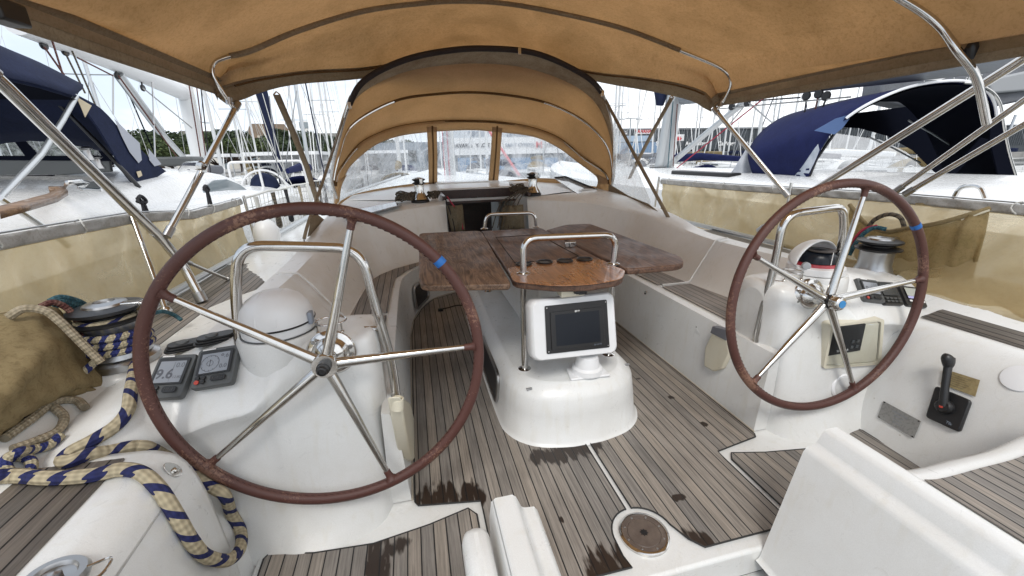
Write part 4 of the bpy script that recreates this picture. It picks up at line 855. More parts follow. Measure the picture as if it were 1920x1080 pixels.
# throttle
_n = (SN(1780,770)+SN(1700,790)+SN(1800,720)).normalized(); _o = S(1780,768,.004)
_a = _n.cross(V((0,0,1))).normalized(); _b = _n.cross(_a); A_, B_, C_ = _o, _o+_a, _o+_b
th = thing('throttle_lever', 'black throttle lever on a black base on the white wall right of the right wheel', 'throttle', tuple(PP(1780,770,A_,B_,C_)))
q = [PP(x,y,A_,B_,C_) for x,y in ((1757,724),(1824,752),(1802,812),(1738,783))]; ux, uy, n_ = plane_axes(q[0],q[1],q[3])
if n_.dot(CAM-q[0]) < 0: n_ = -n_
mb = MB(); mb.prism([p-n_*.004 for p in rrect(q,.014)], n_*.018); part('base', mb, BLACK, th, bevel=.006)
piv = PP(1777,765,A_,B_,C_)+n_*.014; top = PP(1793,690,A_,B_,C_)+n_*.055
mb = MB(); mb.lathe([(.030,0),(.029,.018),(.022,.026),(0,.027)], piv, n_, 28); part('pivot', mb, BLACK, th)
mb = MB(); mb.tube([piv+n_*.014, piv*.55+top*.45+n_*.012, top], [.017,.013,.014], 12); mb.tube(cr_([top-(top-piv).normalized()*.012, top+(top-piv).normalized()*.012, top+(top-piv).normalized()*.030+n_*.004, top+(top-piv).normalized()*.040],3), [.017,.021,.024,.0255,.026,.0265,.025,.022,.018,.008], 14, flat=.75); part('handle', mb, BLACK, th, ang=60)
mb = MB(); mb.lathe([(.007,0),(.006,.003),(0,.004)], piv+n_*.027-uy*.004, n_, 14); part('button', mb, REDB, th)
part('maker_mark', text_mb('Tfx', PP(1783,795,A_,B_,C_)+n_*.0145, ux, uy, .015, 0, .02), INKG, th)
q = [PP(x,y,A_,B_,C_)+n_*.001 for x,y in ((1771,692),(1838,713),(1829,744),(1764,720))]; mb = MB(); mb.prism(q, n_*.0015)
lb = solo('warning_label', mb, GOLD, 'brass coloured notice label behind the throttle handle', 'label', smooth=False)
ux2, uy2, _ = plane_axes(q[0],q[1],q[3])
for k in range(6):
    u0, u1, v = .08, .92-.1*(k%3), .18+k*.13; a_ = q[0]*(1-u0)*(1-v)+q[1]*u0*(1-v)+q[2]*u0*v+q[3]*(1-u0)*v; b_ = q[0]*(1-u1)*(1-v)+q[1]*u1*(1-v)+q[2]*u1*v+q[3]*(1-u1)*v
    part('text_line', text_mb('m'*int(16-(k%3)), (a_+b_)/2+n_*.0019, (b_-a_), uy2, .0052, 0), INKD, lb)
_o = S(1688,787,.003); _n = SN(1688,787); _a = _n.cross(V((0,0,1))).normalized(); _b = _n.cross(_a); A_, B_, C_ = _o, _o+_a, _o+_b; n_ = _n
q = [PP(x,y,A_,B_,C_)+n_*.001 for x,y in ((1657,752),(1727,790),(1714,822),(1646,782))]; mb = MB(); mb.prism(q, n_*.0015)
lb = solo('name_plate', mb, PLATE, 'grey engraved metal plate screwed to the white wall left of the throttle', 'plate', smooth=False)
ux2, uy2, _ = plane_axes(q[0],q[1],q[3])
for k,(s_t) in enumerate(('CONSTRUCTEUR','N 4917  CE','A 12  B 14','KG  2010')):
    v = .24+k*.18; c = (q[0]+q[1])/2*(1-v)+(q[3]+q[2])/2*v; part('text_line', text_mb(s_t, c+n_*.0019, ux2, uy2, .008, 0), INKG, lb)
for p in q:
    c = sum(q, V())/4; mb = MB(); mb.lathe([(.0035,0),(.003,.0015),(0,.002)], p+(c-p)*.08+n_*.0015, n_, 10); part('screw', mb, BLACK, lb)
# round port further aft
c = S(1915,710); n_ = SN(1915,710); mb = MB(); mb.lathe([(.055,0),(.054,.005),(.040,.008),(0,.009)], c, n_, 36); solo('inspection_port', mb, G_PLAST, 'round white inspection port at the right edge of the wall behind the throttle', 'hatch')
# cream winch-handle pockets
def pocket(px4, y4, label, s):
    q = [P(x,y,y=yy) for (x,y),yy in zip(px4,y4)]
    t = thing('handle_pocket', label, 'pocket', tuple(q[0]), 'cream winch handle pockets')
    return t, q
t = thing('handle_pocket', 'cream winch handle pocket with a grey top on the right bench front', 'pocket', (.83,1.62,.25), 'cream winch handle pockets')
def pk(px): return [P(x,y,x=.828) for x,y in px]
qb = pk([(1347,612),(1370,620),(1377,660),(1362,690),(1345,695),(1327,684),(1329,650)]); mb = MB(); mb.prism(qb, (-.028,0,-.004)); part('body', mb, G_CREAM, t, bevel=.01)
qb = pk([(1345,610),(1372,617),(1371,637),(1341,622)]); mb = MB(); mb.prism(qb, (-.032,0,-.002)); part('top', mb, mat('grey_pocket_top', (.16,.165,.19), .5), t, bevel=.003)
t = thing('handle_pocket', 'cream winch handle pocket low on the side of the left console', 'pocket', (-.83,1.5,.2), 'cream winch handle pockets')
qb = [P(x,y,x=-.845) for x,y in ((725,745),(752,757),(776,843),(755,866),(748,860))]; mb = MB(); mb.prism(qb, (.045,0,-.004)); part('body', mb, G_CREAM, t, bevel=.008)
mb = MB(); c = P(745,752,x=-.815); mb.lathe([(.022,-.03),(.022,.01),(.018,.012),(.017,-.01)], c, (0.1,0,1), 20, cap=False); part('cup', mb, G_CREAM, t)
# black rotary knob on starboard bench end
mb = MB(); c = P(1420,578,y=1.62); mb.lathe([(.030,0),(.034,.012),(.030,.03),(.02,.036),(0,.037)], c, (-.75,-.6,.2), 20); solo('control_knob', mb, BLACK, 'round black knob beside the foot of the right guard rail, above the bench end', 'knob', bevel=.002)
# bench latch
lt = thing('locker_latch', 'small steel latch with a black keyhole on the right bench front', 'latch', tuple(P(1212,550,x=.842)))
c = P(1212,550,x=.845); mb = MB(); mb.lathe([(.018,0),(.017,.006),(.010,.009)], c, (-1,0,0), 20); part('rose', mb, STEEL, lt)
mb = MB(); mb.lathe([(.006,.0),(.006,.014),(0,.014)], c, (-1,0,0), 12); part('keyhole', mb, BLACK, lt)
# shallow locker lid on starboard bench front with finger pull
mb = MB(); mb.tube([P(x,y,x=.840) for x,y in ((1165,548),(1225,582),(1320,634))], .003, 5); mb.tube([P(x,y,x=.835) for x,y in ((1306,612),(1297,680),(1292,683))], .0035, 5); part('locker_joint', mb, DGREY if False else mat('dark_joint_gap', (.2,.19,.17), .7), yacht)  # dark strips drawn along the locker joints
mb = MB(); mb.prism([P(x,y,x=.838) for x,y in ((1306,612),(1320,636),(1300,684),(1292,682))], (-.006,0,0)); part('locker_rib', mb, G_WHITE, yacht, bevel=.004)
mb = MB(); mb.prism([P(x,y,x=.838) for x,y in ((1225,578),(1254,592),(1254,600),(1238,597))], (-.006,0,0)); part('finger_pull', mb, PLATE, yacht, bevel=.003)
# padeye on the port coaming
pe = thing('pad_eye', 'steel drop shaped pad eye on the white coaming below the left wheel', 'pad eye', (-1.36,1.15,.45))
c = S(326,883); fn = SN(326,883); uu = V((0,1,.2)).normalized(); uu = (uu-fn*uu.dot(fn)).normalized(); vv = fn.cross(uu)
mb = MB(); mb.prism([c+uu*.019*math.cos(a)+vv*(.028*math.sin(a)*(1.2 if math.sin(a) > 0 else .8)) for a in [R_(i*20) for i in range(18)]], fn*.004); part('plate', mb, STEEL, pe, bevel=.001)
mb = MB(); mb.lathe([(.009,.003),(.008,.009),(.004,.012),(0,.012)], c, fn, 16); part('eye', mb, STEEL, pe)
# steel ring fitting in the near left corner
fa = thing('deck_fitting', 'round steel deck fitting with a wire bail in the bottom left corner', 'deck fitting', tuple(S(112,1074)))
c = S(104,1092,.002); mb = MB(); mb.lathe([(.050,0),(.052,.010),(.046,.018),(.034,.018),(.030,.010),(.012,.008),(.010,.022),(0,.024)], c, (.15,.1,1), n=40); part('body', mb, STEEL_D, fa)
mb = MB(); mb.tube(cr_([c+V((.05,.01,.012)), c+V((.085,.02,.012)), c+V((.088,-.02,.012)), c+V((.05,-.03,.012))],5), .003, 6); part('bail', mb, STEEL, fa)
# ================================================================ winches
def winch(c, s, label, grp, big=True, tilt=(0,0,1)):
    t = thing('winch', label, 'winch', tuple(c), grp); c = V(c)
    mb = MB(); mb.lathe([(.085*s,0),(.085*s,.018*s),(.078*s,.024*s),(.070*s,.03*s)], c, tilt, 32); part('base', mb, BLACK if not big else STEEL_D, t)
    if big: pr = [(.072*s,.03*s),(.068*s,.045*s),(.062*s,.06*s),(.062*s,.115*s),(.066*s,.125*s)]
    else: pr = [(.078*s,.03*s),(.070*s,.045*s),(.050*s,.075*s),(.044*s,.09*s),(.044*s,.16*s),(.048*s,.165*s)]
    mb = MB(); mb.lathe(pr, c, tilt, 36); part('drum', mb, STEEL if not big else mat('brushed_drum', (.42,.43,.44), .32, .9), t)
    h = pr[-1][1]; r = pr[-1][0]
    mb = MB(); mb.lathe([(r*.9,h),(r*1.28,h+.006*s),(r*1.30,h+.012*s),(r*.85,h+.022*s),(r*.85,h+.026*s),(r*1.25,h+.038*s),(r*1.25,h+.046*s),(r*.9,h+.052*s),(0,h+.052*s)], c, tilt, 36); part('self_tailer', mb, BLACK, t, ang=25)
    mb = MB(); mb.lathe([(r*.75,h+.050*s),(r*.7,h+.058*s),(r*.35,h+.062*s),(r*.33,h+.056*s),(0,h+.056*s)], c, tilt, 32); cap = part('cap', mb, STEEL_D, t)
    ax = V(tilt).normalized(); sd = V((1,0,0)) if big else V((.3,-1,0)); sd = (sd-ax*sd.dot(ax)).normalized(); pp_ = ax.cross(sd)
    mb = MB(); mb.box(c+ax*(h+.050*s)+sd*r*.75, (r*.62,.016*s,.006*s), (sd,pp_,ax)); mb.box(c+ax*(h+.03*s)+sd*r*1.30, (.010*s,.014*s,.024*s), (sd,pp_,ax)); part('stripper_arm', mb, STEEL, t, bevel=.003*s)
    return t
WP = V((-1.800,1.67,.60)); WS = V((1.775,1.68,.60))
mb = MB(); mb.lathe([(.14,-.05),(.135,-.01),(.12,.005),(.10,.01),(0,.01)], (WP.x,WP.y,.60), n=36); part('winch_pod', mb, G_WHITE, yacht)
mb = MB(); mb.lathe([(.14,-.05),(.135,-.01),(.12,.005),(.10,.01),(0,.01)], (WS.x,WS.y,.60), n=36); part('winch_pod', mb, G_WHITE, yacht)
winch(WP+V((0,0,.01)), 1.28, 'large sheet winch wrapped in blue and cream rope beside the left console', 'large sheet winches')
winch(WS+V((0,0,.01)), 1.22, 'large bare sheet winch beside the right console in front of the tan netting', 'large sheet winches')
winch((-.63,4.02,.905), 1.0, 'small cabin top winch left of the companionway with its rope coiled round it', 'cabin top winches', False)
winch((.50,4.10,.915), 1.0, 'small cabin top winch right of the companionway in front of the raised grey hatch lid', 'cabin top winches', False)
# ================================================================ ropes
def rope(name, pts, r, m, label, k=8, grp=None, n=10):
    mb = MB(); mb.tube(cr_(pts, k), r, n); return solo(name, mb, m, label, 'rope', grp)
# the blue and cream sheet: from the winch, over the coaming, and the loop hanging into the well
rb = .018
pts = [S(a,b,.018) for a,b in ((-20,905),(40,903),(100,907),(175,902),(228,891),(262,897),(285,920),(303,948),(325,985),(345,1018),(372,1046))]+[S(a,b,.03) for a,b in ((405,1056),(430,1035))]+[S(a,b,.02) for a,b in ((441,1000),(437,955))]+[P(422,930,y=1.235), P(400,915,y=1.25), P(385,905,y=1.26), P(350,880,y=1.28), P(300,850,y=1.30), P(275,838,y=1.26)]+[S(250,836,.018)]
rope('mooring_rope', pts, rb, ROPE_B, 'thick blue and cream rope draped over the port coaming and looping down into the well', 10, n=14)
pts = [S(a,b,.016) for a,b in ((256,690),(251,740),(240,775),(215,805),(175,832),(140,852),(122,867),(135,874),(170,862),(200,847),(232,838),(250,836))]
rope('jib_sheet', pts, rb, ROPE_B, 'blue and cream rope bent tightly on the white shelf by the left wheel', 10, n=14)
# turns on the winch
for z0, rr, lab in ((.66, .098, 'lower blue and cream rope turns round the left winch drum'),):
    pp_ = []
    for i in range(60):
        a = -i*6.2832/20+1.2; pp_.append(V((WP.x+.093*math.cos(a), WP.y+.093*math.sin(a), .672+i*.0275/20)))
    rope('winch_turns', pp_, .0138, ROPE_BF, lab, 3)
pp_ = [V((WP.x+.082*math.cos(-i*.3+.5), WP.y+.082*math.sin(-i*.3+.5), .789)) for i in range(19)]
rope('winch_turns', pp_, .0115, ROPE_B, 'upper blue and cream rope turn gripped in the jaws of the left winch', 3)
pts = [P(190,668,z=.69), P(160,695,z=.66), P(110,735,z=.64), P(60,775,z=.62), P(20,805,z=.60), P(-30,840,z=.60)]
rope('jib_sheet', pts, .0125, ROPE_BF, 'blue and cream rope leading from the left winch down across the tan bag', 6)
pts = [S(a,b,l) for a,b,l in ((-10,880,.014),(25,865,.014),(50,868,.014),(57,885,.014),(40,898,.014),(15,893,.014),(5,880,.03),(30,870,.04),(55,855,.02),(90,842,.014),(120,822,.014))]
rope('jib_sheet', pts, .0125, ROPE_BF, 'coiled blue and cream rope end at the left edge on the teak', 8)
pts = [P(15,595,x=-1.93), P(45,579,x=-1.90), P(85,583,x=-1.86), P(115,605,x=-1.83), P(150,640,x=-1.80), P(190,680,x=-1.76)]
rope('cream_line', pts, .0125, ROPE_C, 'thick cream rope arching over the tan bag on the left', 8)
pts = [*[S(a,b,.013) for a,b in ((5,830),(60,790),(100,760),(140,757),(165,770))]]
rope('cream_line', pts, .012, ROPE_C, 'cream rope lying beneath the tan bag beside the white shelf', 8)
rope('cream_line', [*[S(a,b,.013) for a,b in ((100,770),(118,790),(105,815),(70,832),(20,850))]], .012, ROPE_C, 'cream rope bight on the teak under the slanting blue rope', 8)
rope('maroon_line', [P(75,575,x=-1.92), P(100,567,x=-1.9), P(128,580,x=-1.88), P(150,610,x=-1.86), P(170,645,x=-1.84), P(190,668,x=-1.82)], .010, ROPE_M, 'maroon rope between the cream and teal ropes left of the winch', 8)
for k,(dx,dy) in enumerate(((0,0),(-9,7),(8,9))):
    rope('teal_line', [P(92+dx,566+dy,x=-1.95), P(115+dx,558+dy,x=-1.93), P(150+dx,567+dy,x=-1.92), P(170+dx,585+dy,x=-1.91), P(182+dx*.4,615+dy,x=-1.91), P(190+dx*.3,645+dy,x=-1.9)], .011, ROPE_T, ('lowest','middle','highest')[(0,1,2)[k]]+' of the three teal rope loops behind the left winch', 8, 'teal rope loops behind the left winch')
rope('teal_line', [P(280,590,x=-1.86), P(305,584,x=-1.84), P(325,590,x=-1.83), P(340,600,x=-1.80)], .009, ROPE_T, 'short teal rope running forward right of the left winch', 8)
rope('teal_line', [P(1592,478,x=1.80), P(1605,455,x=1.84), P(1622,436,x=1.88), P(1640,427,x=1.92), P(1662,430,x=1.95)], .012, ROPE_T, 'teal rope arching behind the right winch', 8)
rope('red_line', [P(1590,470,x=1.81), P(1602,448,x=1.85), P(1620,430,x=1.89), P(1645,423,x=1.93)], .008, ROPE_R, 'thin red rope arching alongside the teal rope at the right winch', 8)
rope('khaki_line', [P(1625,430,x=2.0), P(1640,412,x=2.0), P(1665,402,x=2.0), P(1688,408,x=2.0), P(1697,430,x=2.0)], .012, ROPE_K, 'khaki rope loop standing above the tan netting behind the right wheel', 8)
rope('khaki_line', [P(1735,480,x=1.98), P(1745,515,x=1.95), P(1755,545,x=1.92), P(1755,568,x=1.9), P(1748,575,x=1.88)], .011, ROPE_K, 'khaki rope hanging down over the tan netting right of the right wheel', 8)
def coil(c, a, b, h, n, m, label, seed, r=.006):
    rnd = random.Random(seed); mb = MB()
    for k in range(n):
        ph = rnd.random()*6.28; sx = a*rnd.uniform(.6,1.05); sy = b*rnd.uniform(.6,1.1); z0 = h*rnd.random(); tl = rnd.uniform(-.6,.6); ro = rnd.uniform(-.5,.5)
        pts = []
        for i in range(22):
            t = 6.2832*i/22; x = sx*math.cos(t); y = sy*math.sin(t); pts.append(V(c)+V((x*math.cos(ro)-y*math.sin(ro)+rnd.uniform(-.012,.012), x*math.sin(ro)+y*math.cos(ro)+rnd.uniform(-.01,.01), .012+z0+tl*y*.35+abs(math.sin(t*1.5+ph))*.03)))
        mb.tube(pts, r, 6, closed=True)
    return solo('rope_coil', mb, m, label, 'rope coil')
coil((-.76,4.02,.91), .095, .06, .055, 16, ROPE_K, 'tangled khaki rope coil on the cabin top left of the left cabin winch', 3)
coil((-.50,4.06,.91), .06, .05, .05, 9, ROPE_K, 'small khaki rope coil between the left cabin winch and the companionway', 4)
coil((.37,4.20,.93), .085, .06, .05, 14, ROPE_K, 'khaki rope coil on the cabin top left of the right cabin winch', 5)
# rope bags beside the companionway
def bag(px, y, label, s):
    q = [P(a,b,y=y) for a,b in px]; t = thing('rope_bag', label, 'rope bag', tuple(q[0]), 'rope bags by the companionway')
    top = q[0]; cx = sum(p.x for p in q)/len(q); mb = MB(); rows_ = []
    for i in range(9):
        f = i/8; z = q[0].z*(1-f)+q[2].z*f; xl = q[0].x*(1-f)+q[3].x*f; xr = q[1].x*(1-f)+q[2].x*f; d = .03+.06*math.sin(f*2.6+.4)
        rows_.append([V((xl+(xr-xl)*u, y-d*math.sin(u*3.1416)+.012*math.sin(u*17+f*6), z)) for u in [j/12 for j in range(13)]])
    mb.grid(rows_); part('bag', mb, BAGR, t, solid=.006); return t, q
b1, q1 = bag([(837,385),(868,405),(872,432),(846,432)], 3.93, 'rope bag of khaki mesh hanging left of the dark companionway', -1)
b2, q2 = bag([(945,385),(980,372),(983,428),(938,428)], 3.90, 'rope bag of khaki mesh with hanging ropes right of the dark companionway', 1)
for k, pl_ in enumerate(([(838,368),(850,385),(862,402),(868,430)], [(835,372),(843,395),(850,415),(853,435)])):
    rope('halyard_tail', [P(a,b,y=3.88) for a,b in pl_], .006, ROPE_R if k == 0 else ROPE_X, ('thin red' if k == 0 else 'thin black')+' line falling over the left rope bag', 5)
for k in range(5):
    x0 = 985-k*7; rope('halyard_tail', [P(x0+20,352+k,y=4.1), P(x0,360+k*2,y=3.93), P(x0-12-k,378,y=3.86), P(x0-18-k*2,400,y=3.85), P(x0-22-k*3,428,y=3.85)], .005, ROPE_K, ORD5[k]+' from the right of the khaki lines falling over the right rope bag', 6, 'khaki lines over the right rope bag')
# raised grey hatch lid, starboard cabin top
hl = thing('deck_hatch', 'open tinted hatch lid lying tilted on the right cabin top under the sprayhood', 'hatch', tuple(P(1100,360,y=4.2)))
q = [P(1040,334,y=4.9), P(1060,332,y=4.9), P(1175,380,y=3.85), P(1090,368,y=3.95)]
mb = MB(); mb.prism(q, (0,0,-.012)); part('lid', mb, mat('smoked_lid', (.35,.34,.33), .15, 0, .8, coat=.6), hl, bevel=.003)
mb = MB(); mb.tube([q[0]+V((0,0,.004)),q[1]+V((0,0,.004)),q[2]+V((0,0,.004))], .011, 6); part('lid_edge', mb, BLACK, hl)
hp = [V((-1.22,3.40,.852)), V((-.80,3.78,.905)), V((-.86,3.95,.915)), V((-1.25,3.62,.885))]
mb = MB(); mb.prism(hp, (0,0,.012)); solo('deck_hatch', mb, mat('hatch_glass', (.25,.27,.30), .08, 0, .9, coat=1), 'closed flat hatch on the left cabin top in front of the rope coil', 'hatch', bevel=.004)
# cable on the port sole
mb = MB(); mb.tube(cr_([P(826,580,z=.008), P(840,577,z=.008), P(855,573,z=.008), P(872,572,z=.008)],6), .006, 6); mb.box(P(826,581,z=.015),(.022,.012,.012)); solo('power_cable', mb, BLACK, 'short black cable with a plug on the teak sole by the left locker window', 'cable')
# ================================================================ stanchions, weather cloths, bimini supports
def sheet(rows_, name, m, parent, th=.002): mb = MB(); mb.grid(rows_); return part(name, mb, m, parent, solid=th)
def cloth(s, ys, zt, zb, label, seed, xo=2.15, fold=.026):
    t = thing('weather_cloth', label, 'weather cloth', (xo*s,ys[0],.6)); rnd = random.Random(seed); n = 130; ph = [rnd.uniform(0,6) for _ in range(4)]
    top, hem, mid, bot = [], [], [], []; y0, y1 = ys[0], ys[-1]
    def lerp(v, a): 
        k = a*(len(v)-1); i = min(int(k), len(v)-2); return v[i]+(v[i+1]-v[i])*(k-i)
    rows_ = [[] for _ in range(21)]
    for j in range(n+1):
        a = j/n; y = lerp(ys, a); tz = lerp(zt, a); bz = lerp(zb, a)
        for i in range(21):
            f = i/20; w_ = fold*(.8*math.sin(y*6+ph[0]+f*2)+.55*abs(math.sin(y*9+ph[1]+f*4.5))+.55*abs(math.sin(y*14+ph[3]-f*6))+.35*math.sin(y*31+ph[2]+f*3))*math.sin(f*3.0+.15)
            xb = xo if s < 0 else xo-.36*min(1, max(0, (2.7-y)/1.2)); rows_[i].append(V((s*(xo+(xb-xo)*f**1.5+w_*1.0), y, tz+(bz-tz)*f)))
    sheet([[p+V((0,0,-.055)) if i == 0 else p for p in r] for i, r in enumerate(rows_)], 'mesh_panel', MESH, t)
    h = []
    for k in range(5):
        h.append([p+V((-s*(.012+.004*math.sin(p.y*40+k)), 0, -.0-.0125*k)) for p in rows_[0]])
    sheet(h, 'hem', GREYL, t, .004)
    mb = MB(); mb.tube([p+V((0,0,.006)) for p in rows_[0]], .004, 6); part('guard_wire', mb, STEEL_D, t)
    for k in range(9):
        y = y0+.18+k*(y1-y0-.3)/8+.05*math.sin(k*2.3); tz = lerp(zt, (y-y0)/(y1-y0)); x = s*xo
        mb = MB(); mb.tube([V((x+.022*math.cos(a), y+.012*math.sin(a*2+k), tz-.018+.032*math.sin(a))) for a in [6.2832*i/12 for i in range(12)]], .0035, 5, closed=True); part('lashing', mb, ROPE_W, t)
    return t
cloth(-1, [.3,1.0,1.84,2.58,3.2,4.05], [1.10,1.09,1.081,1.064,1.0,1.007], [.58,.58,.575,.57,.57,.58], 'tan mesh weather cloth with a grey hem along the left guard wire', 1)
cloth(1, [.3,1.0,1.86,2.6,3.4,4.39], [1.02,1.025,1.033,1.02,1.005,1.0], [.58,.58,.575,.57,.57,.58], 'tan mesh weather cloth with a grey hem along the right guard wire', 2)
def post(a, b, label, r=.0125, grp='lifeline stanchions'):
    t = thing('stanchion', label, 'stanchion', tuple(b), grp); mb = MB(); mb.tube([a, b], r, 12); part('post', mb, STEEL, t)
    mb = MB(); mb.lathe([(.03,0),(.03,.008),(.016,.03),(r,.03)], V(b), n=18); part('base', mb, STEEL, t); return t
post(P(246,402,x=-2.13), P(312,585,x=-1.98), 'steel stanchion leaning behind the left wheel at the tan mesh corner')
post(V((-2.12,4.05,1.03)), V((-2.10,4.05,.58)), 'steel stanchion at the forward end of the left weather cloth')
post(V((2.12,2.62,1.06)), V((2.10,2.60,.57)), 'steel stanchion inside the right weather cloth, left of the right wheel')
post(V((2.12,4.39,1.03)), V((2.08,4.39,.58)), 'steel stanchion at the forward end of the right weather cloth')
# folded netting over the right guard wire
MESH_N = canvas('knotted_netting', (.44, .34, .18), (.30, .23, .10), .5, None, 9, True, .36)
nt_ = thing('netting', 'tan knotted netting bunched on the guard wire right of the right wheel', 'netting', tuple(P(1700,500,x=1.95)))
top = [P(a,b,x=x_) for a,b,x_ in ((1595,385,2.12),(1625,420,2.06),(1660,435,2.0),(1700,430,1.98),(1760,420,1.98),(1815,405,2.02),(1858,392,2.08))]
bot = [P(a,b,x=x_) for a,b,x_ in ((1600,480,2.06),(1640,520,1.97),(1690,555,1.93),(1720,580,1.90),(1745,590,1.90),(1785,585,1.92),(1810,588,1.95))]
tt, bb = cr_(top, 8), cr_(bot, 8); rows_ = []
for i in range(15):
    f = i/14; rows_.append([a*(1-f)+b*f+V((-.010*math.sin(j*.8+f*4)-.014*math.sin(j*.33+f*6), 0, .008*math.sin(j*.5+f*5))) for j,(a,b) in enumerate(zip(tt,bb))])
sheet(rows_, 'net', MESH_N, nt_)
mb = MB(); mb.tube([p+V((-.01,0,.004)) for p in tt], .012, 8); part('rolled_edge', mb, BAG, nt_)
mb = MB(); mb.tube([P(1802,412,x=2.0), P(1856,394,x=2.05)], .005, 6); part('batten', mb, G_CREAM, nt_)
# tan canvas bag bottom left
bg_ = thing('canvas_bag', 'big sagging tan canvas bag on the left side deck under the cream rope', 'bag', (-2.0,1.3,.6))
mb = MB(); rows_ = []
L1 = cr_([P(-60,600,x=-2.05),P(10,588,x=-1.99),P(70,578,x=-1.95),P(120,590,x=-1.93),P(160,640,x=-1.90),P(195,700,x=-1.86)],6)
L2 = cr_([P(-60,700,x=-1.86),P(10,680,x=-1.83),P(70,660,x=-1.82),P(115,660,x=-1.83),P(150,680,x=-1.84),P(185,715,x=-1.84)],6)
L3 = cr_([P(-60,800,x=-1.83),P(10,770,x=-1.80),P(60,745,x=-1.80),P(105,735,x=-1.81),P(140,728,x=-1.82),P(172,735,x=-1.83)],6)
L4 = cr_([P(-60,850,x=-1.88),P(0,812,x=-1.87),P(50,790,x=-1.87),P(95,768,x=-1.87),P(130,748,x=-1.87),P(165,742,x=-1.87)],6)
sec = [cr_(c, 8) for c in zip(L1,L2,L3,L4)]
rows_ = [[p+V((.016*abs(math.sin(i*.33+j*.16))+.007*abs(math.sin(j*.55-i*.41))+.010*math.sin(j*.21+i*.1), 0, .005*math.sin(i*.5+j*.2))) for i, p in enumerate(r)] for j, r in enumerate(sec)]
mb.grid(rows_); part('canvas', mb, BAG, bg_, solid=.006)
# bimini supports
BW = .016
def strut(name, pts, label, r=BW, grp='steel bimini struts', ends=True, fl=.06):
    t = thing(name, label, 'strut', tuple(V(pts[-1])), grp); pts = fil(pts, fl, 6); mb = MB(); mb.tube(pts, r, 12); part('tube', mb, STEEL, t)
    if ends:
        for p, q in ((pts[0],pts[1]),(pts[-1],pts[-2])):
            d = (V(q)-V(p)).normalized(); mb = MB(); mb.tube([V(p)-d*.012, V(p)+d*.045], r*1.28, 12); part('end_fitting', mb, STEEL_D, t)
    return t
strut('bimini_strut', [P(-40,118,x=-2.02), P(0,153,x=-2.02), P(305,450,x=-2.0), P(345,500,x=-1.96), P(378,562,x=-1.90)], 'long steel bimini tube crossing in front of the navy sprayhood on the left', .023)
strut('bimini_strut', [P(445,195,x=-1.72), P(314,440,x=-1.98)], 'straight steel strut from the left front corner of the bimini down to the left rail', .017)
strut('bimini_strut', [P(348,490,x=-1.96), P(432,526,x=-1.93)], 'short steel turnbuckle strut left of the left guard rail', .010)
strut('bimini_strut', [P(1340,205,x=1.72), P(1476,366,x=1.98)], 'straight steel strut from the right front corner of the bimini down to the right', .017)
strut('bimini_strut', [P(1960,80,x=2.02), P(1920,110,x=2.02), P(1640,285,x=2.0), P(1500,372,x=1.99), P(1425,432,x=1.94)], 'longest steel tube crossing in front of the right navy sprayhood', .021)
strut('bimini_strut', [P(1960,160,x=2.06), P(1680,358,x=2.06)], 'upper of the two parallel steel tubes at the right edge', .0145)
strut('bimini_strut', [P(1960,210,x=2.08), P(1700,362,x=2.08)], 'lower of the two parallel steel tubes at the right edge', .0145)
# ================================================================ bimini
bim = thing('bimini', 'ochre canvas bimini awning stretched overhead on steel bows', 'bimini', (0,2,1.7))
bowpx = [(436,200),(415,168),(399,140),(401,118),(425,107),(470,96),(560,58),(680,22),(790,7),(870,3),(960,9),(1080,32),(1180,58),(1290,101),(1340,122),(1362,136),(1371,152),(1364,175),(1345,205)]
bowy = [3.04,3.0,2.98,2.99,3.03,3.10,3.24,3.38,3.46,3.5,3.46,3.38,3.26,3.12,3.05,3.0,2.98,3.0,3.05]
pts = cr_([P(a,b,y=y) for (a,b),y in zip(bowpx,bowy)], 6)
for q_ in (pts[:26], pts[-32:]): mb = MB(); mb.tube(q_, .0125, 12); part('front_bow', mb, STEEL, bim)
mb = MB(); mb.tube([p+V((0,0,.003)) for p in pts[25:-31]], .017, 12); sl_ = part('bow_sleeve', mb, CAN_B, bim)
for p in (pts[2], pts[-3]):
    mb = MB(); mb.lathe([(.017,-.02),(.017,.02)], p, (0.1,.1,1), 12); part('bow_clamp', mb, STEEL_D, bim)
EL, ER = 1.705, 1.65      # lower edge of the side borders, port and starboard
rowB = resample([(-1.80,3.0,EL+.04),(-1.785,3.0,EL+.10)]+[p+V((0,.0,.017)) for p in pts[20:-20]]+[(1.785,3.0,ER+.10),(1.80,3.0,ER+.04)], 57)
rb = [P(1830,145,x=1.80), P(1795,95,y=1.53), P(1760,48,y=1.60), P(1700,5,y=1.68)]
cen = V((0,2.05,2.37)); l = rb[-1]
half = [cen, V((.45,2.03,2.345)), V((.9,1.95,2.25)), V((1.25,1.83,2.12)), l, rb[2], rb[1], rb[0], P(1850,232,x=1.93)]
mirr = [V((-p.x, p.y-.30*min(1,p.x/1.2), p.z)) for p in reversed(half[1:])]
mb = MB(); mb.tube(cr_(mirr+half,6), .0165, 12); part('rear_bow', mb, STEEL, bim)
up_ = V((0,0,.02)); rowM = resample(cr_([V((-1.80,1.2,EL+.04)), V((-1.785,1.25,EL+.10))]+[p+up_ for p in mirr[2:]]+[p+up_ for p in half[:-2]]+[V((1.785,1.48,ER+.10)), V((1.80,1.48,ER+.04))],4), 57)
rowA = [p+V((0,-1.25,-.03)) for p in rowM]
sm = [(412,186,3.1),(418,170,3.14),(435,162,3.2),(491,149,3.4),(584,136,3.75),(695,129,4.08),(800,108,4.4),(900,102,4.55),(1000,110,4.4),(1101,136,4.05),(1193,147,3.72),(1267,160,3.42),(1316,176,3.22),(1330,192,3.12),(1334,203,3.08)]
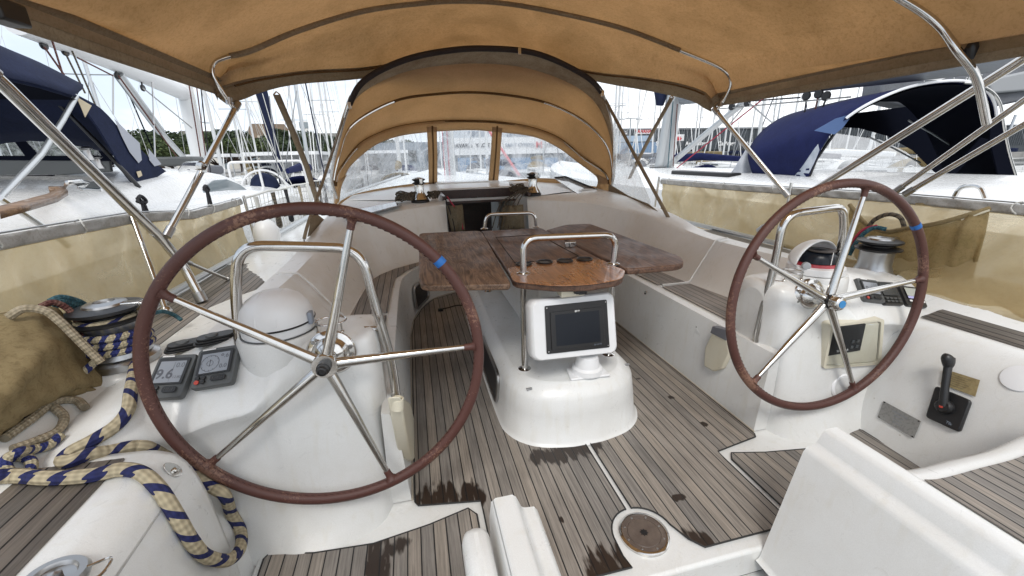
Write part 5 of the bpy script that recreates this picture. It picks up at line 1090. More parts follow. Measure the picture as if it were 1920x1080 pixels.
rowF = resample(cr_([P(a,b,y=y) for a,b,y in sm],5), 57)
hm = [(425,195,3.1),(440,190,3.14),(456,187,3.2),(491,173,3.4),(558,158,3.68),(690,146,4.09),(800,122,4.42),(900,116,4.57),(1000,124,4.42),(1119,153,4.06),(1230,173,3.64),(1293,188,3.35),(1316,200,3.2),(1326,208,3.14),(1334,210,3.1)]
rowH = resample(cr_([P(a,b,y=y) for a,b,y in hm],5), 57)
cols = [cr_([a,m,b_,(b_*.35+f_*.65)+V((0,0,.02)),f_],7) for a,m,b_,f_ in zip(rowA,rowM,rowB,rowF)]
can = [list(r) for r in zip(*cols)]
mb = MB(); mb.grid(can); part('canopy', mb, CAN, bim, solid=.003)
for s, i, E_ in ((1,-1,ER),(-1,0,EL)):
    col = [r[i] for r in can][:-1]; mb = MB(); rws = []
    for p in col: rws.append([V((p.x-s*.03, p.y, p.z+.055)), V((p.x+s*.004, p.y, p.z+.02)), V((p.x+s*.010, p.y, p.z-.015)), V((p.x+s*.010, p.y, min(p.z-.02, E_+.0)))])
    rws = [[V((q.x,q.y,(q.z if k < 3 else E_+.012*math.sin(q.y*5)*0))) for k,q in enumerate(r)] for r in rws]
    mb.grid(rws); part('side_border', mb, CAN_B, bim, solid=.003)
mb = MB(); mb.grid([[p+V((0,-.03,.012)) for p in rowF], [p+V((0,.006,0)) for p in rowF], [(p+q)/2 for p,q in zip(rowF,rowH)], rowH]); part('front_border', mb, CAN_B, bim, solid=.003)
mb = MB(); mb.tube([p+V((0,-.02,-.006)) for p in rowF[2:-2]], .006, 6); part('front_seam', mb, CAN_D, bim)
c = P(1822,90,y=1.50); mb = MB(); mb.tube([c+V((0,0,.03)), c, c+V((.01,0,-.045))], [.014,.024,.012], 10); part('strap_knot', mb, BLACK, bim)
c = P(8,30,x=-1.78); mb = MB(); mb.box(c+V((0,0,.01)),(.03,.05,.03)); part('corner_buckle', mb, BLACK, bim, bevel=.008)
# webbing straps from the bimini down to the deck
def strap(px, ys, label, w_=.022, m=CAN_B):
    pts = [P(a,b,y=y) for (a,b),y in zip(px,ys)]; t = thing('webbing_strap', label, 'strap', tuple(pts[-1]), 'tan webbing straps'); side = V((.9,.2,.0)).normalized()
    mb = MB(); mb.grid([[p-side*w_, p+side*w_] for p in pts]); part('webbing', mb, m, t, solid=.004)
    mb = MB(); mb.tube([pts[0]+V((-.02,0,0)), pts[0]+V((0,0,.02)), pts[0]+V((.02,0,0))], .005, 6); part('buckle', mb, STEEL, t); return t
strap([(519,178),(548,245),(575,312),(590,362),(600,395)], [3.2,3.5,3.9,4.2,4.4], 'tan webbing strap running down from the bimini left of the sprayhood')
strap([(1259,184),(1225,245),(1194,305),(1180,335)], [3.2,3.55,4.0,4.2], 'tan webbing strap running down from the bimini right of the sprayhood')
# ================================================================ sprayhood
sh = thing('sprayhood', 'ochre canvas sprayhood with clear windows arching over the companionway', 'sprayhood', (0,4.6,.95))
A_ = [(632,372),(622,330),(637,258),(660,185),(690,146),(760,112),(840,95),(915,91),(1000,99),(1070,127),(1118,160),(1140,205),(1151,270),(1150,330),(1140,368)]
Ay = [4.27,4.22,4.08,3.92,3.90,3.88,3.87,3.87,3.87,3.88,3.90,3.94,4.08,4.2,4.27]
B_ = [(630,368),(626,335),(637,285),(652,243),(690,212),(750,185),(820,175),(884,172),(950,177),(1019,190),(1075,214),(1115,243),(1140,278),(1148,325),(1141,366)]
By = [4.30,4.32,4.36,4.45,4.5,4.55,4.6,4.6,4.6,4.55,4.5,4.44,4.36,4.31,4.29]
C_ = [(632,366),(630,338),(640,312),(672,272),(705,252),(752,236),(820,227),(880,226),(940,229),(1001,240),(1050,260),(1092,294),(1128,318),(1140,335),(1141,362)]
Cy = [4.33,4.38,4.44,4.66,4.85,5.0,5.1,5.12,5.1,5.0,4.85,4.64,4.46,4.38,4.31]
arcs = [cr_([P(a,b,y=y) for (a,b),y in zip(p_,y_)], 6) for p_, y_ in ((A_,Ay),(B_,By),(C_,Cy))]
def between(a, b, k, bulge=.0):
    out = []
    for j in range(k+1):
        f = j/k; out.append([p*(1-f)+q*f+V((0,0,bulge*math.sin(f*3.1416)*max(0,min(1,(p.z-1.1)*1.6)))) for p, q in zip(a, b)])
    return out
rA = between(arcs[0], arcs[1], 8, .03); rB = between(arcs[1], arcs[2], 8, .03)
mb = MB(); mb.grid(rA[3:]+rB[1:]); part('canopy', mb, CAN_S, sh, solid=.003)
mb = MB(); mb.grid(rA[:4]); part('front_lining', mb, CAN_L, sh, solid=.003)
mb = MB(); mb.tube(arcs[0][17:-22], [.024]*len(arcs[0][17:-22]), 12); part('padded_bow', mb, mat('padded_cover', (.022,.014,.014), .7), sh)
for q_ in (arcs[0][:19], arcs[0][-24:]): mb = MB(); mb.tube([p+V((.0,-.012,0)) for p in q_], .012, 10); part('aft_bow', mb, STEEL, sh)
for ar, nm in ((arcs[1],'middle_bow'),(arcs[2],'front_bow')):
    dn = [p+V((0,-.02,-.014)) for p in ar]
    for q_ in (dn[6:30], dn[-31:-6]): mb = MB(); mb.tube(q_, .010, 8); part(nm, mb, STEEL, sh)
    mb = MB(); mb.tube([p+V((0,-.01,-.008)) for p in ar[4:-4]], .013, 8); part('bow_sleeve', mb, CAN_D, sh)
for i in (17, -23, 46):
    p = arcs[0][i]; mb = MB(); mb.box(p+V((0,-.022,-.012)),(.014,.014,.026)); part('bow_clip', mb, STEEL, sh, bevel=.003)
# front panel: frames and clear windows on one ruled surface
def WY(px, py):
    t = (px-885)/258; yt = 5.12-.72*t*t; yb = 5.55-1.15*t*t; pt_ = 226+95*abs(t)**1.9; pbm = 345+20*t*t; f = min(1, max(0, (py-pt_)/max(10,(pbm-pt_)))); return yt+(yb-yt)*f
def WS_(px, py, d=0): p = P(px, py, y=WY(px, py)); return p+(CAM-p).normalized()*d
def strip(a, b, name, m, d=.0, k=4, cr=5, th=.004):
    a_ = cr_([(x,y,0) for x,y in a], cr); b_ = cr_([(x,y,0) for x,y in b], cr); rows_ = []
    for j in range(k+1):
        f = j/k; rows_.append([WS_(p.x*(1-f)+q.x*f, p.y*(1-f)+q.y*f, d) for p, q in zip(a_, b_)])
    mb = MB(); mb.grid(rows_); return part(name, mb, m, sh, solid=th)
topc = [(630,345),(640,312),(672,272),(705,252),(752,236),(820,227),(880,226),(940,229),(1001,240),(1050,260),(1092,294),(1128,318),(1146,345)]
inn_ = [(645,335),(655,314),(682,288),(712,268),(755,254),(815,247),(880,244),(925,247),(998,256),(1045,276),(1084,305),(1118,331),(1122,345)]
strip(topc, inn_, 'window_top_frame', CAN_S, .004, 3)
basec = [(628,388),(665,374),(720,361),(800,350),(870,347),(940,346),(1010,345),(1070,348),(1110,356),(1148,366)]
innb = [(640,376),(665,364),(720,352),(800,342),(870,341),(935,340),(1010,334),(1070,339),(1105,348),(1122,350)]
strip(innb, basec, 'window_bottom_frame', CAN_S, .004, 2)
strip([(630,340),(626,365),(626,390)], [(650,328),(640,350),(636,378)], 'window_side_frame', CAN_S, .006, 2)
strip([(1117,326),(1121,340),(1118,352)], [(1146,338),(1146,352),(1148,368)], 'window_side_frame', CAN_S, .006, 2)
strip([(800,238),(803,290),(804,345)], [(819,238),(820,290),(820,345)], 'window_mullion', CAN_S, .006, 2)
strip([(923,238),(920,290),(915,345)], [(942,240),(938,290),(934,345)], 'window_mullion', CAN_S, .006, 2)
strip([(809,236),(811,290),(811,346)], [(812,236),(814,290),(814,346)], 'zip', CAN_D, .010, 1)
strip([(931,236),(928,290),(923,346)], [(934,236),(931,290),(926,346)], 'zip', CAN_D, .010, 1)
strip([(645,322),(690,280),(755,250),(802,243)], [(630,382),(700,366),(755,352),(805,346)], 'window', VIN, 0, 10, 8, 0)
strip([(818,242),(870,240),(924,243)], [(818,345),(870,345),(918,345)], 'window', VIN, 0, 10, 8, 0)
strip([(940,246),(1000,252),(1060,284),(1125,328)], [(934,345),(1000,340),(1060,344),(1125,356)], 'window', VIN, 0, 10, 8, 0)
# side wings
for s, PL, strapx, vin_, low in ((1, ((1.16,3.90,1.80),(1.35,2.98,.79),(1.42,4.27,.88)), [(1128,172),(1134,185),(1195,300),(1250,402),(1258,420)], [(1150,215),(1155,225),(1200,330),(1220,378),(1218,393),(1180,380),(1146,360),(1150,290)], [(1142,345),(1180,368),(1215,382),(1236,398),(1228,404),(1190,388),(1152,372),(1140,368)]),
                                 (-1, ((-1.16,3.90,1.80),(-1.42,3.02,.79),(-1.42,4.27,.98)), [(657,180),(650,200),(612,320),(580,412),(570,448)], [(640,225),(628,300),(621,345),(632,385),(620,382),(604,380),(600,375),(615,310)], [(626,400),(608,412),(590,398),(583,412),(577,444),(590,436),(612,424),(626,412)])):
    q = [PP(x,y,*PL) for x,y in strapx]; nr = (CAM-q[2]).normalized(); sd = nr.cross((q[-1]-q[0]).normalized())
    mb = MB(); mb.grid([[p-sd*.016, p+sd*.016] for p in cr_(q,5)]); part('edge_webbing', mb, CAN_B, sh, solid=.004)
    mb = MB(); mb.poly([PP(x,y,*PL)-nr*.003 for x,y in vin_]); part('wing_window', mb, VIN2, sh)
    mb = MB(); mb.poly([PP(x,y,*PL) for x,y in low]); part('wing_base', mb, CAN_B, sh, solid=.004)
    p = q[-1]; mb = MB(); mb.tube([p, p+V((0,-.02,-.05))], .006, 6); mb.lathe([(.015,0),(.012,.006)], p+V((0,-.02,-.055)), n=12); part('strap_hook', mb, STEEL, sh)
# our own mast, seen through the windows
om = thing('yacht_mast', 'pale grey mast with red halyards seen through the middle sprayhood window', 'mast', (0,7.5,1.0))
mb = MB(); mb.tube([(-.0,7.5,1.0),(0,7.5,15)], .085, 16); part('mast', mb, ALU, om)
for dx in (-.12,-.04,.05):
    mb = MB(); mb.tube([(dx,7.38,1.0),(dx*.3,7.42,14)], .007, 6); part('halyard', mb, ROPE_R if dx < .0 else ROPE_W, om)
mb = MB(); mb.tube([V((.85,6.0,1.02)), V((.05,7.3,2.6))], .02, 8); part('vang', mb, mat('pink_vang', (.5,.12,.14), .6), om)
# ================================================================ the setting: water, quay
WATER = mat('harbour_water', (.035,.05,.05), .08, 0, .5, bump=(1.2, .5, .08))
CONC = mat('quay_concrete', (.33,.32,.30), .85, n=(.8, (.24,.23,.22), .4, .7))
mb = MB(); mb.grid([[(-400,-60,-1.35),(400,-60,-1.35)],[(-400,900,-1.35),(400,900,-1.35)]]); struct('water', mb, WATER)
mb = MB(); mb.box((-70,170,-1.0),(140,122,.55)); mb.box((120,208,-1.0),(120,150,.55)); struct('quay', mb, CONC)
def pont(c, h, label):
    t = thing('pontoon', label, 'pontoon', c, 'floating pontoons'); mb = MB(); mb.box(c, h); part('deck', mb, mat('pontoon_planks', (.27,.24,.2), .8, n=(9,(.18,.16,.13),.4,.6)), t)
    mb = MB(); mb.box(V(c)-V((0,0,.28)),(h[0]*.95,h[1]*.95,.2)); part('float', mb, CONC, t)
pont((-10,31,-.85),(9,1.2,.08),'grey pontoon between the moored yachts beyond the left bow')
pont((22,30,-.85),(11,1.2,.08),'grey pontoon between the moored yachts beyond the right bow')
# ================================================================ moored yachts
def wires(mb, a, b, r=.012, n=4): mb.tube([a,b], r, n)
COVERS = {'navy': NAVY, 'grey': GREYC, 'tan': BAG, 'blue': NAVY2, 'white': G_HULL, 'black': NAVYB}
def yacht_small(x, y, L, hd, mh, cover, label, hood=True, fur='white', lean=0, hullm=None):
    t = thing('moored_yacht', label, 'yacht', (0,0,0), 'yachts moored in the harbour')
    W_ = L*.15; z0 = -1.35; mb = MB(); rows_ = []
    for f, w_, sh_, kz in ((0,.80,1.05,0),(.12,.92,1.02,0),(.35,1.0,.98,0),(.6,.86,1.05,0),(.8,.55,1.15,0),(.93,.2,1.25,0),(1,.02,1.32,0)):
        yy = L*(f-.5); rows_.append([(-W_*w_*.75,yy,z0-.1),(-W_*w_*.95,yy,z0+.45*sh_),(-W_*w_,yy,z0+sh_),(-W_*w_*.88,yy,z0+sh_+.03),(0,yy,z0+sh_+.07),(W_*w_*.88,yy,z0+sh_+.03),(W_*w_,yy,z0+sh_),(W_*w_*.95,yy,z0+.45*sh_),(W_*w_*.75,yy,z0-.1)])
    mb.grid(rows_); mb.poly(rows_[0]); part('hull', mb, hullm or G_HULL, t, ang=50)
    mb = MB(); zc = z0+1.06
    mb.grid([[(-W_*a*.62,L*yf,zc),(-W_*a*.55,L*yf,zc+h),(0,L*yf,zc+h*1.15),(W_*a*.55,L*yf,zc+h),(W_*a*.62,L*yf,zc)] for yf,a,h in ((-.12,.98,.42),(.0,.95,.42),(.14,.8,.36),(.25,.6,.22),(.30,.5,.02))]); mb.poly([(-W_*.6,-L*.12,zc),(-W_*.54,-L*.12,zc+.42),(0,-L*.12,zc+.48),(W_*.54,-L*.12,zc+.42),(W_*.6,-L*.12,zc)]); cb = part('cabin', mb, G_HULL, t)
    for sx in (-1,1):
        mb = MB(); mb.prism([(sx*W_*.60,-L*.08,zc+.14),(sx*W_*.575,-L*.08,zc+.30),(sx*W_*.52,L*.12,zc+.27),(sx*W_*.54,L*.13,zc+.14)], (sx*.03,0,0)); part('window', mb, GLASS, cb)
    my = L*.08; mb = MB(); mb.tube([(0,my,zc+.4),(lean,my,z0+mh)], [.085,.06], 8); ms = part('mast', mb, mat('white_mast', (.62,.63,.63), .4) if fur == 'white' else ALU, t)
    mb = MB()
    for hh in (.42,.70):
        mb = MB(); mb.tube([(-W_*.6*(1.1-hh*.4),my-.1,z0+mh*hh),(0,my,z0+mh*hh),(W_*.6*(1.1-hh*.4),my-.1,z0+mh*hh)], .028, 5); part('spreader', mb, ALU, ms)
    mb = MB(); tp = (lean,my,z0+mh-.2)
    for sx in (-1,1):
        wires(mb, (sx*W_*.95,my-.3,z0+1), (sx*W_*.5,my-.1,z0+mh*.70)); wires(mb, (sx*W_*.5,my-.1,z0+mh*.70), tp); wires(mb, (sx*W_*.9,my+.1,z0+1), (0,my,z0+mh*.42))
        wires(mb, (sx*W_*.7,-L*.49,z0+1), (0,-L*.3,z0+mh*.45), .006)
    wires(mb, (0,-L*.3,z0+mh*.45), tp, .006)
    part('rigging', mb, STEEL_D, t)
    mb = MB(); mb.tube([(0,L*.48,z0+1.35),tp], [.035,.03], 6); part('furled_sail', mb, COVERS[fur], t)
    mb = MB(); mb.tube([(0,my-.15,zc+1.25),(0,my-L*.18,zc+1.32),(0,-L*.32,zc+1.22)], [.20,.17,.10], 8, flat=.7); part('boom_cover', mb, COVERS[cover], t)
    if hood:
        mb = MB(); mb.grid([[(W_*.55*math.cos(a),-L*yy,zc+.25+hh*math.sin(a)) for a in [math.pi*i/10 for i in range(11)]] for yy,hh in ((.04,.15),(.09,.62),(.14,.72))]); part('sprayhood', mb, COVERS[cover], t, solid=.02)
    mb = MB(); zr = z0+1.62
    for sx in (-1,1):
        ln = [(sx*W_*w_*.97,L*(f-.5),z0+s_+.6) for f,w_,s_ in ((0,.80,1.05),(.12,.92,1.02),(.35,1.0,.98),(.6,.86,1.05),(.8,.55,1.15),(.93,.2,1.25),(.99,.04,1.3))]
        mb.tube(ln, .012, 4); mb.tube([V(p)-V((0,0,.3)) for p in ln], .008, 4)
        for p in ln: mb.tube([p, V(p)-V((0,0,.6))], .014, 4)
    mb.tube([(-W_*.8,-L*.5,zr+.05),(W_*.8,-L*.5,zr+.05)], .014, 4); part('guard_rails', mb, STEEL, t)
    mb = MB(); mb.tube([(W_*.3+.45*math.cos(6.28*i/18),-L*.36,zc+.25+.45*math.sin(6.28*i/18)) for i in range(18)], .02, 4, closed=True); part('wheel', mb, STEEL, t)
    t.location = (x,y,0); t.rotation_euler = (0,0,R_(hd)); return t
BO = [(-13.5,22,11,4,15,'navy','black'),(-9.4,22,10,-3,14,'grey','white'),(-5.3,21,12,3,16,'blue','navy'),(-7,39,12,176,17,'navy','white'),
 (-1.2,21,12,0,17,'tan','white'),(3.2,20.5,11,4,15,'navy','white'),(7.6,21,12,-2,16,'grey','grey'),(-1,39,12,180,16,'blue','white'),(5.5,39,11,184,15,'grey','white'),(11.5,39,12,178,17,'tan','navy'),
 (12.5,18.5,11,3,14,'blue','white'),(17.2,18.2,12,-3,17,'navy','white'),(21.5,19,11,2,15,'white','grey'),(18,38,12,181,16,'navy','white'),(24,38,11,176,15,'grey','white'),(30,38,12,183,17,'tan','white'),(36,38,12,178,16,'blue','navy'),(26,19,12,1,16,'tan','white'),(32,20,11,-4,15,'navy','white'),(42,37,12,182,17,'white','white'),(15.5,30,10,90,14,'grey','white'),(21.5,44,11,180,18,'navy','white'),(27,45,12,180,16,'grey','white'),(33,46,11,180,18,'white','white'),(39.5,26,12,1,17,'grey','white'),(48,40,12,180,15,'tan','white'),(2.5,45,11,180,17,'grey','white'),(-23,30,12,30,16,'navy','white')]
ORD = ['first','second','third','fourth','fifth','sixth','seventh','eighth','ninth','tenth','eleventh','twelfth','thirteenth','fourteenth','fifteenth','sixteenth','seventeenth','eighteenth']
near = sorted([b for b in BO if b[1] < 30], key=lambda b: b[0]/b[1]); far = sorted([b for b in BO if b[1] >= 30], key=lambda b: b[0]/b[1])
for row, nm in ((near,'nearer'),(far,'farther')):
    for i, (x,y,L,hd,mh,cv,fu) in enumerate(row):
        yacht_small(x,y,L,hd,mh,cv,'white moored yacht with a %s boom cover, %s from the left in the %s row'%(cv,ORD[i],nm), fur=fu)
# ================================================================ trees
BARK = mat('pine_bark', (.09,.06,.045), .9); NEED = mat('pine_needles', (.030,.05,.014), .8, n=(.55,(.075,.10,.028),.42,.62)); NEED2 = mat('dark_pine_needles', (.020,.038,.014), .8, n=(.6,(.05,.072,.024),.42,.65))
def pine(x, y, h, cr0, label, m, seed, n=5200, dome=.34):
    rnd = random.Random(seed); t = thing('pine_tree', label, 'tree', (x,y,-.45), 'umbrella pines on the quay'); z0 = -.45
    hb = h*(1-dome*1.15)
    mb = MB(); top = V((x+rnd.uniform(-.3,.3),y,z0+hb)); mb.tube(cr_([(x,y,z0-.2),(x+.15,y,z0+hb*.5),top],5), [.30-.012*i for i in range(11)], 8)
    for k in range(9):
        a = k*.7+rnd.random(); e = top+V((math.cos(a)*cr0*.7, math.sin(a)*cr0*.7, h*dome*.45*rnd.uniform(.5,1.1))); mb.tube([top-V((0,0,.4)), (top+e)/2-V((0,0,.15)), e], [.15,.10,.04], 6)
    part('trunk', mb, BARK, t)
    mb = MB(); vs, fs = [], []
    lumps = []
    for k in range(34):
        a = rnd.random()*6.283; r = cr0*math.sqrt(rnd.random())*.88; lumps.append((r*math.cos(a), r*math.sin(a), h*dome*(.42+.5*(1-(r/cr0)**2)+rnd.uniform(-.30,.10)), cr0*rnd.uniform(.17,.30)))
    for i in range(n):
        lx, ly, lz, lr = rnd.choice(lumps); a = rnd.random()*6.283; ct = rnd.uniform(-.35,1); st_ = math.sqrt(1-ct*ct); rr = lr*rnd.uniform(.75,1.08)
        c = V((x+lx+rr*st_*math.cos(a), y+ly+rr*st_*math.sin(a), z0+hb+lz+rr*ct*.62)); s = rnd.uniform(.10,.24)*(cr0/5)
        u = V((rnd.gauss(0,1),rnd.gauss(0,1),rnd.gauss(0,.6))).normalized(); v = u.cross(V((rnd.gauss(0,1),rnd.gauss(0,1),rnd.gauss(0,1)))).normalized(); b = len(vs)
        vs += [c-u*s-v*s*.5, c+u*s*.3-v*s*.6, c+u*s+v*s*.3, c-u*s*.2+v*s*.7]; fs.append((b,b+1,b+2,b+3))
    mb.add(vs, fs); part('crown', mb, m, t, recalc=False, smooth=False)
def az(px, dist):
    d = ray(px, 300); d = V((d.x,d.y,0)).normalized(); return CAM.x+d.x*dist, d.y*dist
def ztop(px, py, dist): 
    d = ray(px, py); k = dist/math.hypot(d.x,d.y); return CAM.z+d.z*k
LB = ['behind the tall furled navy sail','half hidden by the left mast']
PT = [(450,262,62,4.6,NEED,'rounded umbrella pine standing alone in front, above the left marquee'),
 (265,246,80,5.6,NEED2,'dark umbrella pine at the left end of the row, behind the left sprayhood'),(318,244,84,6.0,NEED2,'dark umbrella pine just left of the big white mast'),(300,268,66,4.4,NEED,'lower green pine in front of the two at the left end'),
 (408,246,84,6.4,NEED2,'dark umbrella pine just right of the big white mast'),(470,246,86,6.5,NEED2,'dark umbrella pine below the left end of the brown roof'),(535,243,84,6.6,NEED2,'dark umbrella pine behind the furled navy sail'),(590,248,84,6.2,NEED2,'dark umbrella pine right of the furled navy sail'),
 (640,252,86,6.0,NEED2,'dark umbrella pine against the left edge of the sprayhood'),(575,270,66,4.8,NEED2,'lower dark pine behind the pointed marquee tops'),(700,262,90,6.5,NEED2,'dark pine seen hazily through the left sprayhood window'),(225,250,80,5.5,NEED2,'umbrella pine hidden mostly by the left navy sprayhood'),(760,268,95,6.5,NEED2,'dark pine seen through the left window beside the mullion'),
 (130,262,85,6.5,NEED2,'dark pine seen through the neighbouring boat cockpit windows'),(70,262,85,6.5,NEED2,'leftmost dark pine seen through the neighbouring boat cockpit windows')]
for i,(px,py,d,cr0,m,lab) in enumerate(PT):
    x, y = az(px, d); h = ztop(px, py, d)+.45; pine(x, y, h, cr0, lab, m, 40+i, 6500 if cr0 < 5 else 6000, .44 if cr0 < 5 else .66)
FB = [(462,44,'tan'),(488,45,'navy'),(566,44,'grey'),(606,46,'white'),(632,44,'blue'),(690,46,'navy'),(1152,52,'navy'),(1184,54,'grey'),(1212,52,'white'),(1290,55,'blue'),(1318,52,'tan'),(1352,54,'grey'),(1388,52,'navy'),(1425,55,'white'),(1462,52,'tan')]
for i, (px, d, cv) in enumerate(FB):
    x, y = az(px, d); random.seed(i)
    yacht_small(x, y, 11+random.random()*2, random.uniform(-6, 6)+180, 14+random.random()*5, cv, 'distant white yacht with a %s boom cover, %s from the left in the farthest row'%(cv, ORD[i]), lean=random.uniform(-.15,.15))
# ================================================================ buildings
def bld(name, label, px0, px1, py, d, m, deep=12, storeys=3, roof=None, roofh=0, group=None, zb=-.45, inset=0):
    x0,y0 = az(px0,d); x1,y1 = az(px1,d); zt = ztop((px0+px1)/2, py, d); t = thing(name, label, 'building', ((x0+x1)/2,(y0+y1)/2,zb), group)
    u = V((x1-x0,y1-y0,0)); W_ = u.length; u.normalize(); v = V((-u.y,u.x,0)); a = V((x0,y0,0)); zr = zt-roofh
    mb = MB(); mb.prism([a+V((0,0,zb)), a+u*W_+V((0,0,zb)), a+u*W_+V((0,0,zr)), a+V((0,0,zr))], v*deep); part('wall', mb, m, t)
    if roofh:
        mb = MB(); i_ = inset; q = [a+V((0,0,zr))-u*.3-v*.3, a+u*(W_+.3)+V((0,0,zr))-v*.3, a+u*(W_-i_)+V((0,0,zt))+v*deep*.3, a+u*i_+V((0,0,zt))+v*deep*.3]
        mb.grid([[q[0],q[1]],[q[3],q[2]],[q[3]+v*deep*.4,q[2]+v*deep*.4],[q[0]+v*deep*1.05,q[1]+v*deep*1.05]]); mb.poly([q[0],q[3],q[3]+v*deep*.4,q[0]+v*deep*1.05]); mb.poly([q[1],q[2],q[2]+v*deep*.4,q[1]+v*deep*1.05]); rf = part('roof', mb, roof, t)
        for k in range(5):
            c = (q[0]*(1-(k+.5)/5)+q[1]*((k+.5)/5))*.55+(q[3]*(1-(k+.5)/5)+q[2]*((k+.5)/5))*.45; mb = MB(); mb.box(c-v*.15,(.55,.35,.45),(u,v,V((0,0,1)))); part('dormer', mb, m, rf)
    nx_ = max(2, int(W_/3.4)); H_ = zr-zb; ns = storeys
    for r in range(ns):
        for k in range(nx_):
            c = a+u*(W_*(k+.5)/nx_)+V((0,0,zb+H_*(r+.55)/ns))-v*.03; mb = MB(); mb.box(c,(.55,.05,.7),(u,v,V((0,0,1)))); wd = part('window', mb, GLASS_L, t)
    return t, a, u, v, W_
STONE = mat('pale_render', (.52,.47,.38), .85); BROOF = mat('brown_roof', (.165,.12,.08), .85, n=(1.5,(.12,.09,.065),.4,.7)); GROOF = mat('grey_brown_roof', (.14,.135,.12), .85); PALE = mat('cream_render', (.62,.6,.55), .85)
bld('apartment_block','apartment block with a brown slanting roof above the pines',456,570,230,125,STONE,14,5,BROOF,6.2,inset=3)
bld('apartment_block','low grey roofed block at the right end behind the pines',560,668,248,120,PALE,14,4,GROOF,3.6,inset=1)
bld('apartment_block','long grey roofed block showing faintly at the left end behind the pines',330,470,244,128,PALE,12,4,GROOF,3.5,inset=2)
bld('tower','narrow white tower with a dark mark standing between the two roofs',573,588,227,118,mat('white_render',(.68,.67,.64),.8),6,5)
bld('apartment_block','white block glimpsed under the pine crowns behind the marquees',480,660,309,100,PALE,10,3)
# dark boat shed with lettering
SHED = mat('dark_cladding', (.055,.065,.075), .7, n=(3,(.04,.048,.055),.4,.6)); SIGNB = mat('blue_shopfront', (.16,.26,.40), .4)
def wallthing(name, label, cat, px0, px1, ptop, pbot, Y, m, deep=20):
    a, b = P(px0, ptop, y=Y), P(px1, ptop, y=Y); zt = a.z; zb = -.5; t = thing(name, label, cat, ((a.x+b.x)/2, Y, zb)); mb = MB(); mb.prism([(a.x,Y,zb),(b.x,Y,zb),(b.x,Y,zt),(a.x,Y,zt)], (0,deep,0)); part('wall', mb, m, t); return t
YS = 60
shed = wallthing('boat_shed','long dark clad boat shed with white lettering beyond the masts on the right','building',1135,1990,243,330,YS,SHED,18)
mb = MB(); a_, b_ = P(1135,243,y=YS), P(1990,243,y=YS); mb.box(((a_.x+b_.x)/2, YS-.05, a_.z),( (b_.x-a_.x)/2, .12, .12)); part('roof_edge', mb, mat('roof_edge_metal',(.16,.17,.18),.5), shed)
mb = MB(); 
for k in range(210): mb.box((a_.x+k*.62, YS-.03, (a_.z-.5)/2+.6),(.04,.03,(a_.z+.5)/2-.7))
part('cladding_ribs', mb, SHED, shed)
def wtext(s, px, py, hpx, m, par, Y=YS, sk=0):
    c = P(px, py, y=Y-.12); dpt = (c-CAM).dot(CF); size = hpx*dpt/FPX*1.35; return part('lettering', text_mb(s, c, (1,0,0), (0,0,1), size, .01, .03), m, par, recalc=False, smooth=False)
wtext('Sellerie',1243,269,7.5,INKW,shed); wtext('Accastillage',1306,269,7.5,INKW,shed); wtext('Carénage',1363,269,7.5,INKW,shed); wtext('Gréement',1407,269,7.5,INKW,shed)
def board(px0,px1,py0,py1,m,par,Y,nm='sign_board'):
    a,b = P(px0,py0,y=Y-.10), P(px1,py1,y=Y-.10); mb = MB(); mb.box(((a.x+b.x)/2,Y-.09,(a.z+b.z)/2),((b.x-a.x)/2,.03,(a.z-b.z)/2)); return part(nm, mb, m, par)
SIGNW = mat('white_sign', (.72,.73,.74), .5)
sb = board(1193,1219,242,251,SIGNW,shed,YS); wtext('YAMAHA',1206,246.5,6,INKR,sb,YS-.05)
sb = board(1166,1176,242,252,SIGNW,shed,YS); wtext('XO',1171,247,5,INKD,sb,YS-.05)
sb = board(1264,1282,252,264,SIGNW,shed,YS); c = P(1273,258.5,y=YS-.2); k = c.y/FPX*1.05
mb = MB(); mb.poly([c+V((dx*k,0,dz*k)) for dx,dz in ((-4,-4.5),(-7.5,0),(-4,-.5),(-3.2,3.2),(-1.4,.2),(0,5.2),(1.4,.2),(3.2,3.2),(4,-.5),(7.5,0),(4,-4.5))]); part('crown_emblem', mb, INKR, sb, smooth=False)
board(1150,1222,255,265,mat('pale_blue_board',(.35,.45,.56),.5),shed,YS); board(1150,1228,268,330,SIGNB,shed,YS,'shopfront')
for k in range(9):
    a = 1262+k*46; board(a,a+34,281,326,mat('open_bay',(.012,.013,.015),.9),shed,YS,'bay_opening')
# dealer building behind the sprayhood windows
dl = wallthing('dealer_building','grey building with a white name band seen through the sprayhood windows','building',846,1112,238,330,50,mat('grey_cladding',(.15,.17,.19),.7),14)
board(848,1110,240,258,mat('upper_sign_wall',(.5,.54,.58),.6),dl,50); sb = board(848,1080,259,286,SIGNW,dl,50-.06,'name_band')
wtext('escale',897,249,13,INKG,dl,50-.1); wtext('SALLIAN',985,249,14,INKG,dl,50-.1); wtext('BAVARIA  YACHTS',888,273,7,INKD,sb,49.8); wtext('SAINT CYPRIEN',975,272,6,INKG,sb,49.8); wtext('M',1011,272,12,INKR,sb,49.8); wtext('MARINE SERVICE',1047,272,6,INKD,sb,49.8)
for k in range(5): board(858+k*50,896+k*50,296,328,SIGNB,dl,50,'shopfront')
bl = wallthing('harbour_building','grey blue building seen hazily through the left sprayhood window','building',700,842,268,330,56,mat('blue_grey_wall',(.22,.26,.30),.7),10)
for k in range(3): board(715+k*42,740+k*42,282,302,GLASS,bl,56,'window')
